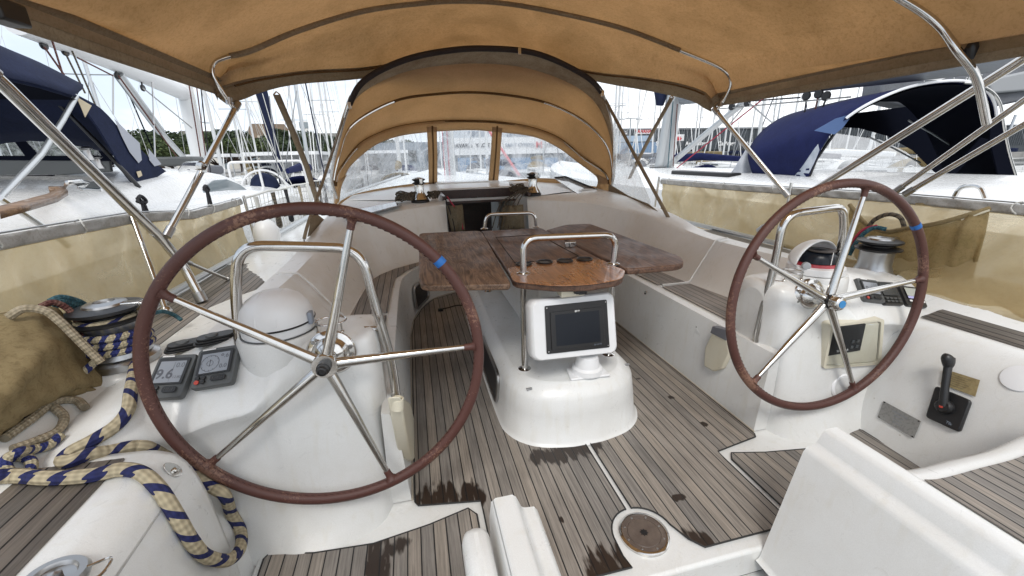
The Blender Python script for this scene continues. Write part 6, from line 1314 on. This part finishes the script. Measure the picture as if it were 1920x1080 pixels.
# marquees
TENT = mat('tent_fabric', (.78,.79,.8), .6)
def tent(px, d, w_, label, pa):
    x,y = az(px,d); za = ztop(px,pa,d); zb = -.45; t = thing('marquee', label, 'marquee', (x,y,zb), 'white marquees on the quay'); ze = zb+2.5
    mb = MB(); rows_ = []
    for f, k in ((1,0),(.72,.10),(.48,.24),(.27,.45),(.12,.70),(.03,.93),(0.0,1)):
        r = w_*f+.01; rows_.append([(x+r*sx,y+r*sy,ze+(za-ze)*k) for sx,sy in ((-1,-1),(0,-1),(1,-1),(1,0),(1,1),(0,1),(-1,1),(-1,0))])
    mb.grid(rows_, cu=True); part('roof', mb, TENT, t, ang=80)
    mb = MB(); mb.grid([[(x+w_*sx,y+w_*sy,z) for sx,sy in ((-1,-1),(1,-1),(1,1),(-1,1))] for z in (ze,ze-.3)], cu=True); part('valance', mb, TENT, t)
    for sx,sy in ((-1,-1),(1,-1),(1,1),(-1,1)):
        mb = MB(); mb.box((x+w_*sx*.98,y+w_*sy*.98,(ze+zb)/2),(.04,.04,1.25)); part('leg', mb, ALU, t)
    if w_ > 2.2: mb = MB(); mb.grid([[(x-w_*.97,y+w_*.9,z),(x+w_*.97,y+w_*.9,z)] for z in (ze,zb)]); part('back_wall', mb, TENT, t)
tent(408,52,2.0,'small white pointed marquee left of the navy furled sail',297); tent(524,50,2.6,'white pointed marquee directly behind the navy furled sail',298); tent(544,46,3.0,'tallest white pointed marquee, right of the navy furled sail',287); tent(718,48,2.7,'white pointed marquee seen through the left sprayhood window',283)
def lamp(px, d, pt_, label):
    x,y = az(px,d); z = ztop(px,pt_,d); t = thing('street_lamp', label, 'street lamp', (x,y,-.45), 'quay lamp posts'); mb = MB(); mb.tube([(x,y,-.45),(x,y,z)], .10, 6); part('pole', mb, ALU, t)
    mb = MB(); mb.tube([(x-1.1,y,z-.1),(x-.3,y,z),(x+.3,y,z),(x+1.1,y,z-.1)], .07, 5); mb.box((x-1.1,y,z-.1),(.35,.15,.06)); mb.box((x+1.1,y,z-.1),(.35,.15,.06)); part('lamp_head', mb, ALU, t)
lamp(386,62,229,'double headed lamp post rising above the pines near the left mast'); lamp(1178,52,222,'double headed lamp post above the left end of the dark shed')
# ================================================================ port neighbour: big white yacht with navy canvas
nb = thing('neighbour_yacht', 'large white yacht close alongside to the left with navy canvas and teak cockpit rim', 'yacht', (-5.2,6,-1.3))
def sec_(y, k, zc, dz=0): 
    X = lambda x: -5.2+(x+5.2)*k
    return [(X(-2.75),y,-1.4),(X(-2.85),y,.45+dz),(X(-2.98),y,.66+dz),(X(-3.15),y,.72+dz),(X(-3.65),y,.82+dz),(X(-3.80),y,zc-.14),(X(-3.95),y,zc-.04),(X(-4.4),y,zc+.04),(X(-5.2),y,zc+.08),(X(-6.0),y,zc+.04),(X(-6.5),y,zc-.04),(X(-6.6),y,zc-.14),(X(-7.2),y,.72+dz),(X(-7.6),y,.3+dz),(X(-7.7),y,-1.4)]
rr_ = [sec_(-2,.95,1.0),sec_(1,.98,1.02),sec_(3.5,1,1.05),sec_(5.4,1,1.1),sec_(7,1,1.20),sec_(8.5,.97,1.14),sec_(9.6,.92,.88,-.08),sec_(10.6,.86,.66,-.18),sec_(12,.7,.52,-.22),sec_(14,.45,.56,-.18),sec_(15.6,.2,.60,-.12),sec_(16.4,.03,.64,-.08)]
mb = MB(); mb.grid(dens([cr_(r,2) for r in rr_],3)); part('hull', mb, G_HULL, nb, ang=60)
wq = [(378,372),(386,350),(402,338),(425,336),(450,346),(463,356),(452,368),(436,378),(420,376),(398,370)]
mb = MB(); q = [P(x,y,x=-3.70+.002*i*0) for i,(x,y) in enumerate(wq)]; mb.prism(q, (-.02,0,0)); part('cabin_window', mb, GLASS_L, nb, smooth=False)
mb = MB(); mb.grid([[P(a,b,z=z) for a,b in pl_] for pl_, z in (((( 0,404),(60,388),(108,374),(128,362),(122,352),(92,352)),1.12),(((0,392),(45,380),(88,368),(104,360),(104,356),(92,357)),1.13))]); part('teak_rim', mb, wood('teak_rim_wood',(.30,.19,.11),(.16,.09,.05),.5), nb, solid=.03)
mb = MB(); mb.prism([P(x,y,y=6.1) for x,y in ((-30,300),(205,302),(208,322),(112,328),(112,352),(60,372),(-30,400))], (0,.05,0)); part('cockpit_bulkhead', mb, mat('grey_bulkhead',(.17,.18,.18),.5), nb, bevel=.01)
mb = MB(); mb.prism([P(x,y,y=5.98) for x,y in ((-30,330),(98,328),(94,352),(50,374),(-30,392))], (0,.04,0)); part('companionway', mb, NAVYB, nb)
mb = MB(); mb.prism([P(x,y,y=5.5) for x,y in ((10,378),(28,362),(75,356),(82,364),(60,376),(12,386))], (0,.06,0)); part('cockpit_seat', mb, mat('dark_glass_table',(.28,.33,.32),.2), nb)
# navy bimini overhead
mb = MB(); lo = [P(x,y,x=-3.75) for x,y in ((-60,120),(0,142),(70,158),(143,181))]; hi = [P(x,y,x=-4.15) for x,y in ((-60,55),(0,86),(75,118),(138,150))]
cen_ = [V((-5.2,p.y,p.z+.28)) for p in hi]; fh = [V((-6.25,p.y,p.z)) for p in hi]; fl_ = [V((-6.65,p.y,p.z)) for p in lo]
mb.grid([cr_(r,4) for r in zip(*[cr_(c,4) for c in (lo,hi,cen_,fh,fl_)])]); nbm = part('bimini', mb, NAVY, nb, solid=.01)
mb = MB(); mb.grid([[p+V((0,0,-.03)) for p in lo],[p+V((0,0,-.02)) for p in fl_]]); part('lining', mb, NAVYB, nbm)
mb = MB(); e = [lo[-1]]; mb.tube([P(143,180,x=-3.78), P(118,225,x=-3.75), P(77,290,x=-3.72), P(0,372,x=-3.6)], .022, 10); part('bimini_frame', mb, ALU, nb)
# navy sprayhood with its near side panel
mb = MB(); out_ = [(145,176),(190,205),(232,250),(262,280),(290,308),(311,320)]; low_ = [(262,358),(285,342),(311,322)]
pan = [(143,178),(168,190),(190,205),(232,250),(262,278),(290,306),(312,321),(285,338),(262,358),(238,330),(215,290),(185,240),(160,205)]
def xs(px): return -3.72-.10*max(0,(200-px)/60)
q = [P(x,y,x=-3.95) for x,y in pan]; mb.prism(q, (-.02,0,0)); hd_ = part('sprayhood', mb, NAVY, nb, smooth=False)
mb = MB(); mb.prism([P(x,y,x=-3.93) for x,y in ((143,181),(172,198),(160,220),(152,200))], (-.004,0,0)); part('reinforcing_patch', mb, mat('cream_patch',(.55,.47,.33),.8), hd_, smooth=False)
for pl_ in (((214,222),(240,248),(262,268),(266,300),(260,306),(243,285),(228,255)),((278,278),(290,292),(303,308),(290,312),(280,300))):
    mb = MB(); mb.poly([P(x,y,x=-3.935) for x,y in pl_]); part('side_window', mb, mat('pale_window_vinyl',(.36,.38,.43),.3), hd_, smooth=False)
mb = MB(); mb.prism([P(x,y,x=-3.93) for x,y in ((256,322),(264,320),(267,329),(260,333))], (-.003,0,0)); part('maker_tag', mb, mat('cream_tag',(.55,.47,.33),.8), hd_)
# far half of the hood, roof and windscreen seen from inside
mb = MB(); a = [P(x,y,x=-3.96) for x,y in ((143,178),(190,205),(232,250),(290,306))]; b = [V((-5.2,p.y,p.z+.30)) for p in a]; c2 = [V((-6.5,p.y,p.z)) for p in a]
mb.grid([cr_(r,5) for r in zip(*[cr_(k_,3) for k_ in (a,b,c2)])]); part('hood_roof', mb, NAVY, hd_, solid=.012)
mb = MB(); mb.prism([P(x,y,y=6.9) for x,y in ((-30,195),(150,190),(175,228),(-30,228))], (0,.03,0)); mb.prism([P(x,y,y=6.9) for x,y in ((-30,292),(205,292),(220,308),(-30,304))], (0,.03,0)); mb.prism([P(x,y,y=6.9) for x,y in ((0,228),(12,228),(70,290),(48,294))], (0,.03,0)); mb.prism([P(x,y,y=6.9) for x,y in ((150,205),(168,222),(212,292),(190,292),(152,228))], (0,.03,0)); part('windscreen_frame', mb, NAVYB, hd_, smooth=False)
mb = MB(); mb.poly([P(x,y,y=6.92) for x,y in ((-30,228),(155,226),(200,292),(-30,292))]); part('windscreen', mb, vinyl('neighbour_windscreen',.22,(3,3,3),(.7,.75,.78)), hd_)
mb = MB(); mb.tube([P(90,175,x=-4.5), P(180,265,x=-4.1), P(262,352,x=-3.85)], .022, 8); part('hood_strut', mb, BLACK, hd_)
for (x,y,s_) in ((168,300,.05),(185,316,.06)):
    mb = MB(); mb.lathe([(s_,0),(s_*.7,.05),(s_*.7,.1),(s_*1.1,.12),(s_*.5,.14)], P(x,y,x=-4.1), n=14); part('winch', mb, STEEL_D, nb)
mb = MB(); mb.tube(fil([P(122,352,z=1.1), P(128,342,z=1.2), P(150,340,z=1.2), P(190,350,z=1.12)],.05), .018, 8); part('grab_rail', mb, STEEL, nb)
mb = MB(); mb.prism([P(x,y,z=1.16) for x,y in ((142,350),(178,344),(208,352),(190,360),(150,358))], (0,0,.02)); part('deck_hatch', mb, GLASS, nb, bevel=.005)
mb = MB(); mb.tube([P(x,y,z=.9) for x,y in ((0,413),(150,391),(265,372),(360,362))], .006, 5); part('guard_wire', mb, STEEL_D, nb)
mb = MB(); mb.tube(fil([P(0,372,x=-2.9), P(88,430,x=-2.9), P(128,462,x=-2.9)],.25), .018, 8); part('push_pit', mb, STEEL, nb)
for (x,y) in ((266,378),(387,356)):
    mb = MB(); c = P(x,y,x=-3.05); mb.tube(cr_([c+V((0,-.06,.0)),c+V((0,0,.05)),c+V((0,.06,0)),c+V((0,.0,-.02)),c+V((0,-.05,.03)),c+V((0,.02,-.04)),c+V((0,.03,-.25))],4), .016, 6); mb.tube([c, c+V((0,-.05,-.28))], .013, 6); part('knotted_line', mb, ROPE_X, nb)
mb = MB(); mb.tube([P(372,300,x=-5.2), P(376,345,x=-5.2)], .16, 14); mb.tube([P(345,160,x=-5.2)+V((0,0,8)), P(345,160,x=-5.2), P(375,300,x=-5.2)], .15, 14); nm = part('mast', mb, mat('mast_white',(.68,.69,.69),.35), nb)
mb = MB(); mb.tube([P(30,40,x=-5.2), P(200,108,x=-5.2), P(345,175,x=-5.2)], [.15,.16,.15], 16); part('boom', mb, mat('boom_white',(.72,.73,.74),.35), nb)
mb = MB(); mb.tube([P(222,140,x=-5.2), P(302,248,x=-5.2)], .075, 10); mb.tube([P(302,248,x=-5.2), P(356,308,x=-5.2)], .05, 10); part('vang', mb, ALU, nb)
for (x,y) in ((82,85),(122,97),(220,142),(268,165)):
    mb = MB(); c = P(x,y,x=-5.2); mb.lathe([(.05,-.02),(.06,0),(.05,.02)], c, (1,0,0), 14); mb.tube([c, c+V((0,0,.12))], .015, 6); part('block', mb, BLACK, nb)
for x0,y0,x1,y1,m_ in ((83,88,120,140,ROPE_M),(96,70,118,140,ROPE_M),(122,98,160,175,ROPE_K),(135,95,180,200,ROPE_K),(222,142,340,306,ROPE_M),(145,108,212,142,ROPE_M),(212,142,212,214,STEEL_D),(285,140,291,296,STEEL_D),(268,165,360,240,STEEL_D)):
    mb = MB(); mb.tube([P(x0,y0,x=-5.1), P(x1,y1,x=-5.1)], .012, 5); part('sheet', mb, m_, nb)
for dx,m_ in ((8,ROPE_M),(14,ROPE_W),(22,ROPE_M),(30,ROPE_X)):
    mb = MB(); mb.tube([P(345+dx,150,x=-5.0), P(378+dx*.6,335,x=-5.0)], .012, 5); part('halyard', mb, m_, nb)
for x,y in ((300,312),): 
    mb = MB(); mb.tube(fil([P(338,320,z=1.25),P(350,310,z=1.3),P(378,311,z=1.3),P(385,322,z=1.22)],.05), .016, 8); part('grab_rail', mb, STEEL, nb)
mb = MB(); mb.box(P(315,303,x=-5.0), (.5,.25,.08)); part('liferaft', mb, DGREY, nb, bevel=.04)
# furled navy sail and stays further forward on another boat's bow
fs = thing('furled_sail','tall navy furled headsail slanting down in front of the pines','sail',tuple(P(528,330,y=14)))
mb = MB(); mb.tube([P(455,30,y=14.0), P(492,180,y=14.0), P(508,250,y=14.0), P(526,325,y=14.0)], [.17,.16,.13,.07], 12); part('sail', mb, NAVY, fs)
mb = MB(); mb.tube([P(526,322,y=14),P(530,345,y=14)], .09, 10); part('furler', mb, STEEL_D, fs)
for k,(a,b,c_,d_) in enumerate(((505,180,522,330),(556,170,532,335),(468,180,545,370),(458,182,560,370),(480,180,520,300),(492,175,540,340))):
    mb = MB(); mb.tube([P(a,b,y=12), P(c_,d_,y=12)], .014 if k < 2 else .009, 5); part('stay', mb, ROPE_W if k > 1 else STEEL_D, fs)
# ================================================================ netting and fenders along our port bow rail
ln = thing('rail_netting','white knotted netting with coiled lines along the left guard rail ahead of the tan cloth','netting',(-2.1,5,.6))
mb = MB(); 
def rail(y): return -2.13+.02*max(0,y-4)**1.4
for i in range(44):
    y = 4.1+i*.11; mb.tube([V((rail(y)+.01*math.sin(i),y,.60)), V((rail(y),y+.02,1.0+.005*(y-4)))], .0035, 4)
for k in range(5): mb.tube([V((rail(4.1+i*.3),4.1+i*.3,.62+.098*k+.008*math.sin(i*2+k))) for i in range(17)], .0035 if k < 4 else .012, 5)
part('net', mb, ROPE_W, ln)
for k in range(9):
    y = 4.25+k*.46+.1*math.sin(k*3); x = rail(y)+.03; mb = MB()
    for j in range(3): mb.tube(cr_([(x,y-.03+j*.02,1.0),(x+.02,y-.05+j*.02,.85),(x,y-.04+j*.03,.68),(x+.015,y+.03+j*.01,.66),(x,y+.04+j*.01,.86),(x,y+.01+j*.02,1.0)],4), .010, 5)
    part('coiled_line', mb, (ROPE_W,ROPE_K,ROPE_X,ROPE_C)[k % 4], ln)
fe = thing('fender','white ribbed round fender hanging inside the left rail netting','fender',tuple(P(500,440,x=-1.98)))
c = P(500,438,x=-2.0); mb = MB(); mb.lathe([(.0,-.14),(.06,-.125),(.095,-.08),(.11,-.02),(.10,.05),(.07,.10),(.03,.13),(.025,.17),(0,.175)], c, n=24); part('body', mb, G_PLAST, fe)
mb = MB(); mb.lathe([(.016,-.01),(.022,0),(.016,.01)], c+V((0,0,.165)), (0,1,0), 12); part('eye', mb, G_PLAST, fe)
# motor boat stern with covered wheel beyond the left bow
mbt = thing('motor_boat','small white boat with a navy covered helm and white rails beyond the left netting','motor boat',(-8,14.5,-1.3)); c = P(500,352,y=14)
mb = MB(); rows_ = []
for f,w_ in ((0,.8),(.4,1),(.75,.7),(1,.05)): rows_.append([V((c.x+x*w_, 13.2+f*5, z)) for x,z in ((-1.2,-1.4),(-1.35,-.1),(-1.2,.0),(1.2,.0),(1.35,-.1),(1.2,-1.4))])
mb.grid(rows_); mb.poly(rows_[0]); part('hull', mb, G_HULL, mbt, ang=50)
mb = MB(); mb.lathe([(0,-.42),(.22,-.40),(.36,-.22),(.40,0),(.33,.22),(.2,.34),(0,.40)], (c.x,13.9,c.z+.05), n=20); part('helm_cover', mb, NAVY, mbt)
mb = MB()
for z_ in (c.z+.75,): mb.tube(fil([V((c.x-.75,13.6,c.z-.9)),V((c.x-.75,13.6,z_)),V((c.x+1.2,13.6,z_)),V((c.x+1.3,13.6,c.z-.9))],.15), .035, 8)
mb.tube([V((c.x+.1+.62*math.cos(a),13.5,c.z-.1+.62*math.sin(a))) for a in [math.pi*i/12 for i in range(13)]], .03, 6); mb.tube([V((c.x+.05,13.5,c.z+.5)),V((c.x+.1,13.5,c.z-.9))], .035, 6); part('rails', mb, mat('white_tube',(.72,.72,.72),.3), mbt)
# ================================================================ starboard neighbour
sn = thing('neighbour_yacht','white yacht close alongside to the right with an open navy sprayhood and grey boom','yacht',(5.2,6,-1.3))
def sec2(y,k,zc,dz=0):
    X = lambda x: 5.2+(x-5.2)*k
    return [(X(2.85),y,-1.4),(X(2.95),y,.55+dz),(X(3.05),y,.72+dz),(X(3.2),y,.76+dz),(X(3.75),y,.80+dz),(X(3.9),y,zc-.12),(X(4.05),y,zc-.03),(X(4.6),y,zc+.03),(X(5.2),y,zc+.05),(X(5.9),y,zc+.03),(X(6.4),y,zc-.03),(X(6.5),y,zc-.12),(X(7.2),y,.74+dz),(X(7.5),y,.3),(X(7.6),y,-1.4)]
rr_ = [sec2(-3,.9,.90),sec2(0,.96,.93),sec2(2,1,.94),sec2(4,1,.93),sec2(7,1,.92),sec2(9.5,.97,.88),sec2(11.5,.85,.86,.05),sec2(13.5,.6,.88,.1),sec2(15.2,.3,.95,.18),sec2(16.2,.03,1.0,.25)]
mb = MB(); mb.grid(dens([cr_(r,2) for r in rr_],3)); part('hull', mb, G_HULL, sn, ang=60)
A1 = [(1503,366),(1520,320),(1545,270),(1567,240),(1598,214),(1640,190),(1700,166),(1760,155),(1810,155),(1845,170),(1862,196),(1868,235),(1880,290),(1902,358)]
yA = [4.6,4.5,4.35,4.25,4.15,4.05,4.0,4.0,4.0,4.0,4.0,4.0,4.0,4.0]
arcA = cr_([P(a,b,y=y) for (a,b),y in zip(A1,yA)],5)
A2 = [(1440,362),(1420,342),(1406,310),(1404,282),(1425,250),(1452,228),(1482,214),(1520,204),(1565,196),(1610,190),(1650,187),(1690,190),(1735,240),(1780,340)]
yB = [5.6,5.6,5.6,5.7,5.9,6.0,6.1,6.1,6.1,6.1,6.0,5.9,5.7,5.5]
arcB = cr_([P(a,b,y=y) for (a,b),y in zip(A2,yB)],5)
rows_ = between(arcA, arcB, 8, .02)
mb = MB(); mb.grid(rows_); HH = hitter(mb); shh = part('sprayhood', mb, NAVY2, sn, solid=.012)
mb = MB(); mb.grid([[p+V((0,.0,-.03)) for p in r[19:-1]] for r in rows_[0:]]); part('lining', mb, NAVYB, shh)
mb = MB(); mb.tube([p+V((0,-.01,.012)) for p in arcA[18:58]], .016, 8); part('white_piping', mb, mat('piping_white',(.75,.76,.78),.3), shh)
mb = MB(); mb.tube([p+V((.05,-.05,-.02)) for p in arcA[38:]], .016, 8); part('hood_bow', mb, STEEL, shh)
def sp2(px, Y, nm, m, par, th=.01):
    mb = MB(); q = [P(x,y,y=Y) for x,y in px]
    if th: mb.prism(q, (0,th,0))
    else: mb.poly(q)
    return part(nm, mb, m, par, smooth=False)
# near side: navy bands with clear creased windows, the forward clear skirt
def winstrip(a, b, nm, m, k=5):
    a_ = cr_([(x,y,0) for x,y in a],4); b_ = cr_([(x,y,0) for x,y in b],4); rws = []
    for j in range(k+1):
        f = j/k; rws.append([HH(p.x*(1-f)+q.x*f, p.y*(1-f)+q.y*f, .01) or P(p.x*(1-f)+q.x*f, p.y*(1-f)+q.y*f, y=5.2) for p, q in zip(a_, b_)])
    mb = MB(); mb.grid(rws); return part(nm, mb, m, shh, solid=.003)
winstrip([(1474,360),(1480,342),(1502,315),(1524,283),(1534,270)],[(1503,362),(1510,350),(1520,328),(1531,302),(1537,284)],'side_window',mat('pale_side_vinyl',(.42,.46,.52),.25,n=(4,(.62,.65,.70),.4,.6)))
sp2([(1362,335),(1375,318),(1402,275),(1410,318),(1440,352),(1470,362),(1400,358),(1366,350)],5.75,'front_window',mat('pale_front_vinyl',(.45,.48,.53),.25,n=(5,(.6,.63,.67),.4,.6)),shh,.004)
sp2([(1527,245),(1568,222),(1600,213),(1580,240),(1565,252)],4.2,'light_blue_patch',mat('faded_blue_patch',(.06,.11,.24),.8),shh,.006)
mb = MB(); mb.tube([P(1566,248,y=4.4),P(1530,300,y=4.5),P(1503,366,y=4.6)], .018, 8); part('hood_strap', mb, BLACK, shh)
# forward windscreen band inside the hood
sp2([(1568,250),(1650,262),(1700,285),(1745,330),(1770,345),(1775,352),(1510,352),(1530,300)],7.6,'windscreen',vinyl('right_windscreen',.18,(3,3,3)),shh,0)
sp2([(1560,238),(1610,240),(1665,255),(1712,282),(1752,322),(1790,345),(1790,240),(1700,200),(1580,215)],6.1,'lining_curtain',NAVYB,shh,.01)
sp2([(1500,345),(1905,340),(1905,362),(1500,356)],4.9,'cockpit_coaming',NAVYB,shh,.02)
# aft right leg of the hood with its netted window
sp2([(1858,225),(1878,222),(1916,365),(1885,362),(1876,345),(1856,262)],3.95,'aft_leg',NAVYB,shh,.015)
sp2([(1775,330),(1840,258),(1856,262),(1835,280),(1775,345),(1735,352),(1720,345)],3.96,'aft_leg',NAVYB,shh,.015)
sp2([(1764,336),(1790,340),(1875,346),(1874,356),(1760,350)],3.97,'aft_leg',NAVYB,shh,.015)
mb = MB()
for k in range(12): mb.tube([P(1768+k*10,262,y=8),P(1768+k*10,345,y=8)], .006, 4)
for k in range(8): mb.tube([P(1740,284+k*8,y=8),P(1880,290+k*8,y=8)], .006, 4)
part('side_netting', mb, ROPE_W, sn)
for a,b,c_,d_ in ((1704,226,1790,277),(1627,256,1725,305)):
    mb = MB(); mb.tube([P(a,b,y=4.6),P((a+c_)/2,(b+d_)/2-2,y=4.9),P(c_,d_,y=5.2)], .012, 8); part('inner_bow', mb, ALU, shh)
for x_,y_,s_ in ((1560,338,.9),(1695,335,.9),(1553,330,.0)):
    if s_:
        mb = MB(); mb.lathe([(.09,0),(.085,.03),(.06,.05),(.055,.13),(.08,.14),(.08,.17),(.05,.18)], P(x_,y_,y=4.7)-V((0,0,.12)), n=20); wn_ = part('winch', mb, STEEL, sn)
        mb = MB(); mb.lathe([(.085,.145),(.09,.16),(.085,.175),(.03,.19)], P(x_,y_,y=4.7)-V((0,0,.12)), n=20); part('winch_top', mb, BLACK, wn_)
mb = MB(); mb.tube(cr_([P(1575,338,y=4.6),P(1590,333,y=4.6),P(1605,336,y=4.6),P(1618,340,y=4.6)],4), .02, 8); mb.tube([P(1583,336,y=4.65),P(1622,342,y=4.6)], .018, 6); part('coiled_sheet', mb, mat('red_green_rope',(.2,.05,.05),.8), sn)
mb = MB(); mb.tube(fil([P(1788,372,x=3.25),P(1800,350,x=3.25),P(1838,347,x=3.25),P(1848,372,x=3.25)],.05), .016, 8); part('grab_rail', mb, STEEL, sn)
mb = MB(); mb.box(P(1318,326,x=4.2),(.12,.75,.04)); part('deck_locker', mb, BLACK, sn, bevel=.02)
mb = MB(); mb.tube([V((2.93,y,z)) for y,z in ((-2,.30),(2,.30),(6,.32),(9.5,.34))], .035, 8); part('rubbing_strake', mb, mat('teak_strake', (.30,.22,.12), .7), sn)
mb = MB(); mb.tube([V((2.90,y,z)) for y,z in ((-2,.02),(2,.02),(6,.04),(9.5,.06))], .02, 8); part('hull_stripe', mb, mat('grey_stripe', (.3,.3,.3), .6), sn)
# mast, boom, vang
mb = MB(); top = P(1262,200,x=5.2); bt = P(1240,318,x=5.2); d_ = (top-bt).normalized(); mb.tube([bt-V((0,0,.1)), top, top+d_*9], .19, 18, flat=.75); m_ = part('mast', mb, ALU, sn)
mb = MB(); mb.tube([V((5.2,-1.2,2.18)), P(1900,100,x=5.2), P(1830,111,x=5.2), P(1730,125,x=5.2), P(1600,143,x=5.2), P(1412,171,x=5.2), P(1280,186,x=5.2)], [.15,.15,.15,.15,.145,.12,.11], 20); part('boom', mb, mat('boom_grey',(.20,.215,.235),.4,.3), sn)
mb = MB(); mb.tube([P(1400,188,x=5.2), P(1330,245,x=5.2), P(1248,315,x=5.2)], [.055,.055,.06], 10); part('vang', mb, ALU, sn)
mb = MB(); mb.tube([P(1240,318,x=5.2)+V((0,0,-.05)), P(1240,318,x=5.2)+V((0,0,.06))], .28, 14); part('mast_collar', mb, BLACK, sn)
mb = MB(); mb.tube([P(1235,150,x=5.0), P(1240,180,x=5.0), P(1237,198,x=5.0)], [.14,.14,.08], 12); part('sail_cover_end', mb, NAVY, sn)
for a,b,c_,d2,mm in ((1262,190,1252,318,ROPE_T),(1270,195,1262,312,ROPE_M),(1450,170,1250,330,ROPE_R),(1340,205,1595,182,STEEL_D),(1400,190,1500,183,ROPE_X),(1401,192,1362,240,STEEL_D),(1401,190,1450,232,STEEL_D),(1513,182,1508,215,ROPE_X),(1535,178,1527,212,ROPE_M),(1552,178,1540,208,ROPE_X)):
    mb = MB(); mb.tube([P(a,b,x=5.1),P(c_,d2,x=5.1)], .012, 5); part('line', mb, mm, sn)
for x_,y_ in ((1401,193),(1512,180),(1535,176),(1549,180),(1372,200)):
    mb = MB(); mb.lathe([(.05,-.02),(.065,0),(.05,.02)], P(x_,y_,x=5.1), (1,.3,0), 14); part('block', mb, BLACK, sn)
# stack-pack with lettering on the yacht beyond
sk = thing('boom_bag','dark grey sail bag lettered SAILING with a white star beyond the grey boom','sail cover',tuple(P(1750,170,x=9)))
q = [P(x,y,y=6.3) for x,y in ((1648,188),(1660,120),(1985,70),(1985,175),(1870,200),(1700,200))]; mb = MB(); mb.prism(q, (0,.35,0)); part('bag', mb, GREYC, sk, bevel=.05)
q = [P(x,y,y=6.2) for x,y in ((1850,150),(1985,120),(1985,165),(1860,176))]; mb = MB(); mb.prism(q, (0,.3,0)); part('lower_bag', mb, mat('pale_grey_cloth',(.33,.34,.35),.8), sk, bevel=.04)
rt2 = (P(1860,139,y=6.28)-P(1790,152,y=6.28)).normalized(); up2 = V((-rt2.z,0,rt2.x)); up2 = V((0,0,1))
part('lettering', text_mb('SAILING', P(1826,147,y=6.27), rt2, up2, .115, .0, .01), INKW, sk, recalc=False, smooth=False)
part('lettering', text_mb('DREAM YACHT', P(1836,137,y=6.27), rt2, up2, .08, .0, .01), INKW, sk, recalc=False, smooth=False) if False else None
mb = MB(); 
for pl_ in (((1735,150),(1757,146),(1790,140),(1766,149),(1760,155),(1756,150)),):
    mb.poly([P(x,y,y=6.26) for x,y in pl_])
for a,b,c_,d2 in ((1733,145,1733,160),(1789,138,1789,153)): mb.tube([P(a,b,y=6.26),P(c_,d2,y=6.26)], .006, 4)
part('star_logo', mb, INKW, sk, smooth=False)
# stern pole of the neighbour near the right edge
mb = MB(); mb.tube([P(1905,215,y=5),P(1870,300,y=5)], .02, 8); part('backstay_pole', mb, ALU, sn)
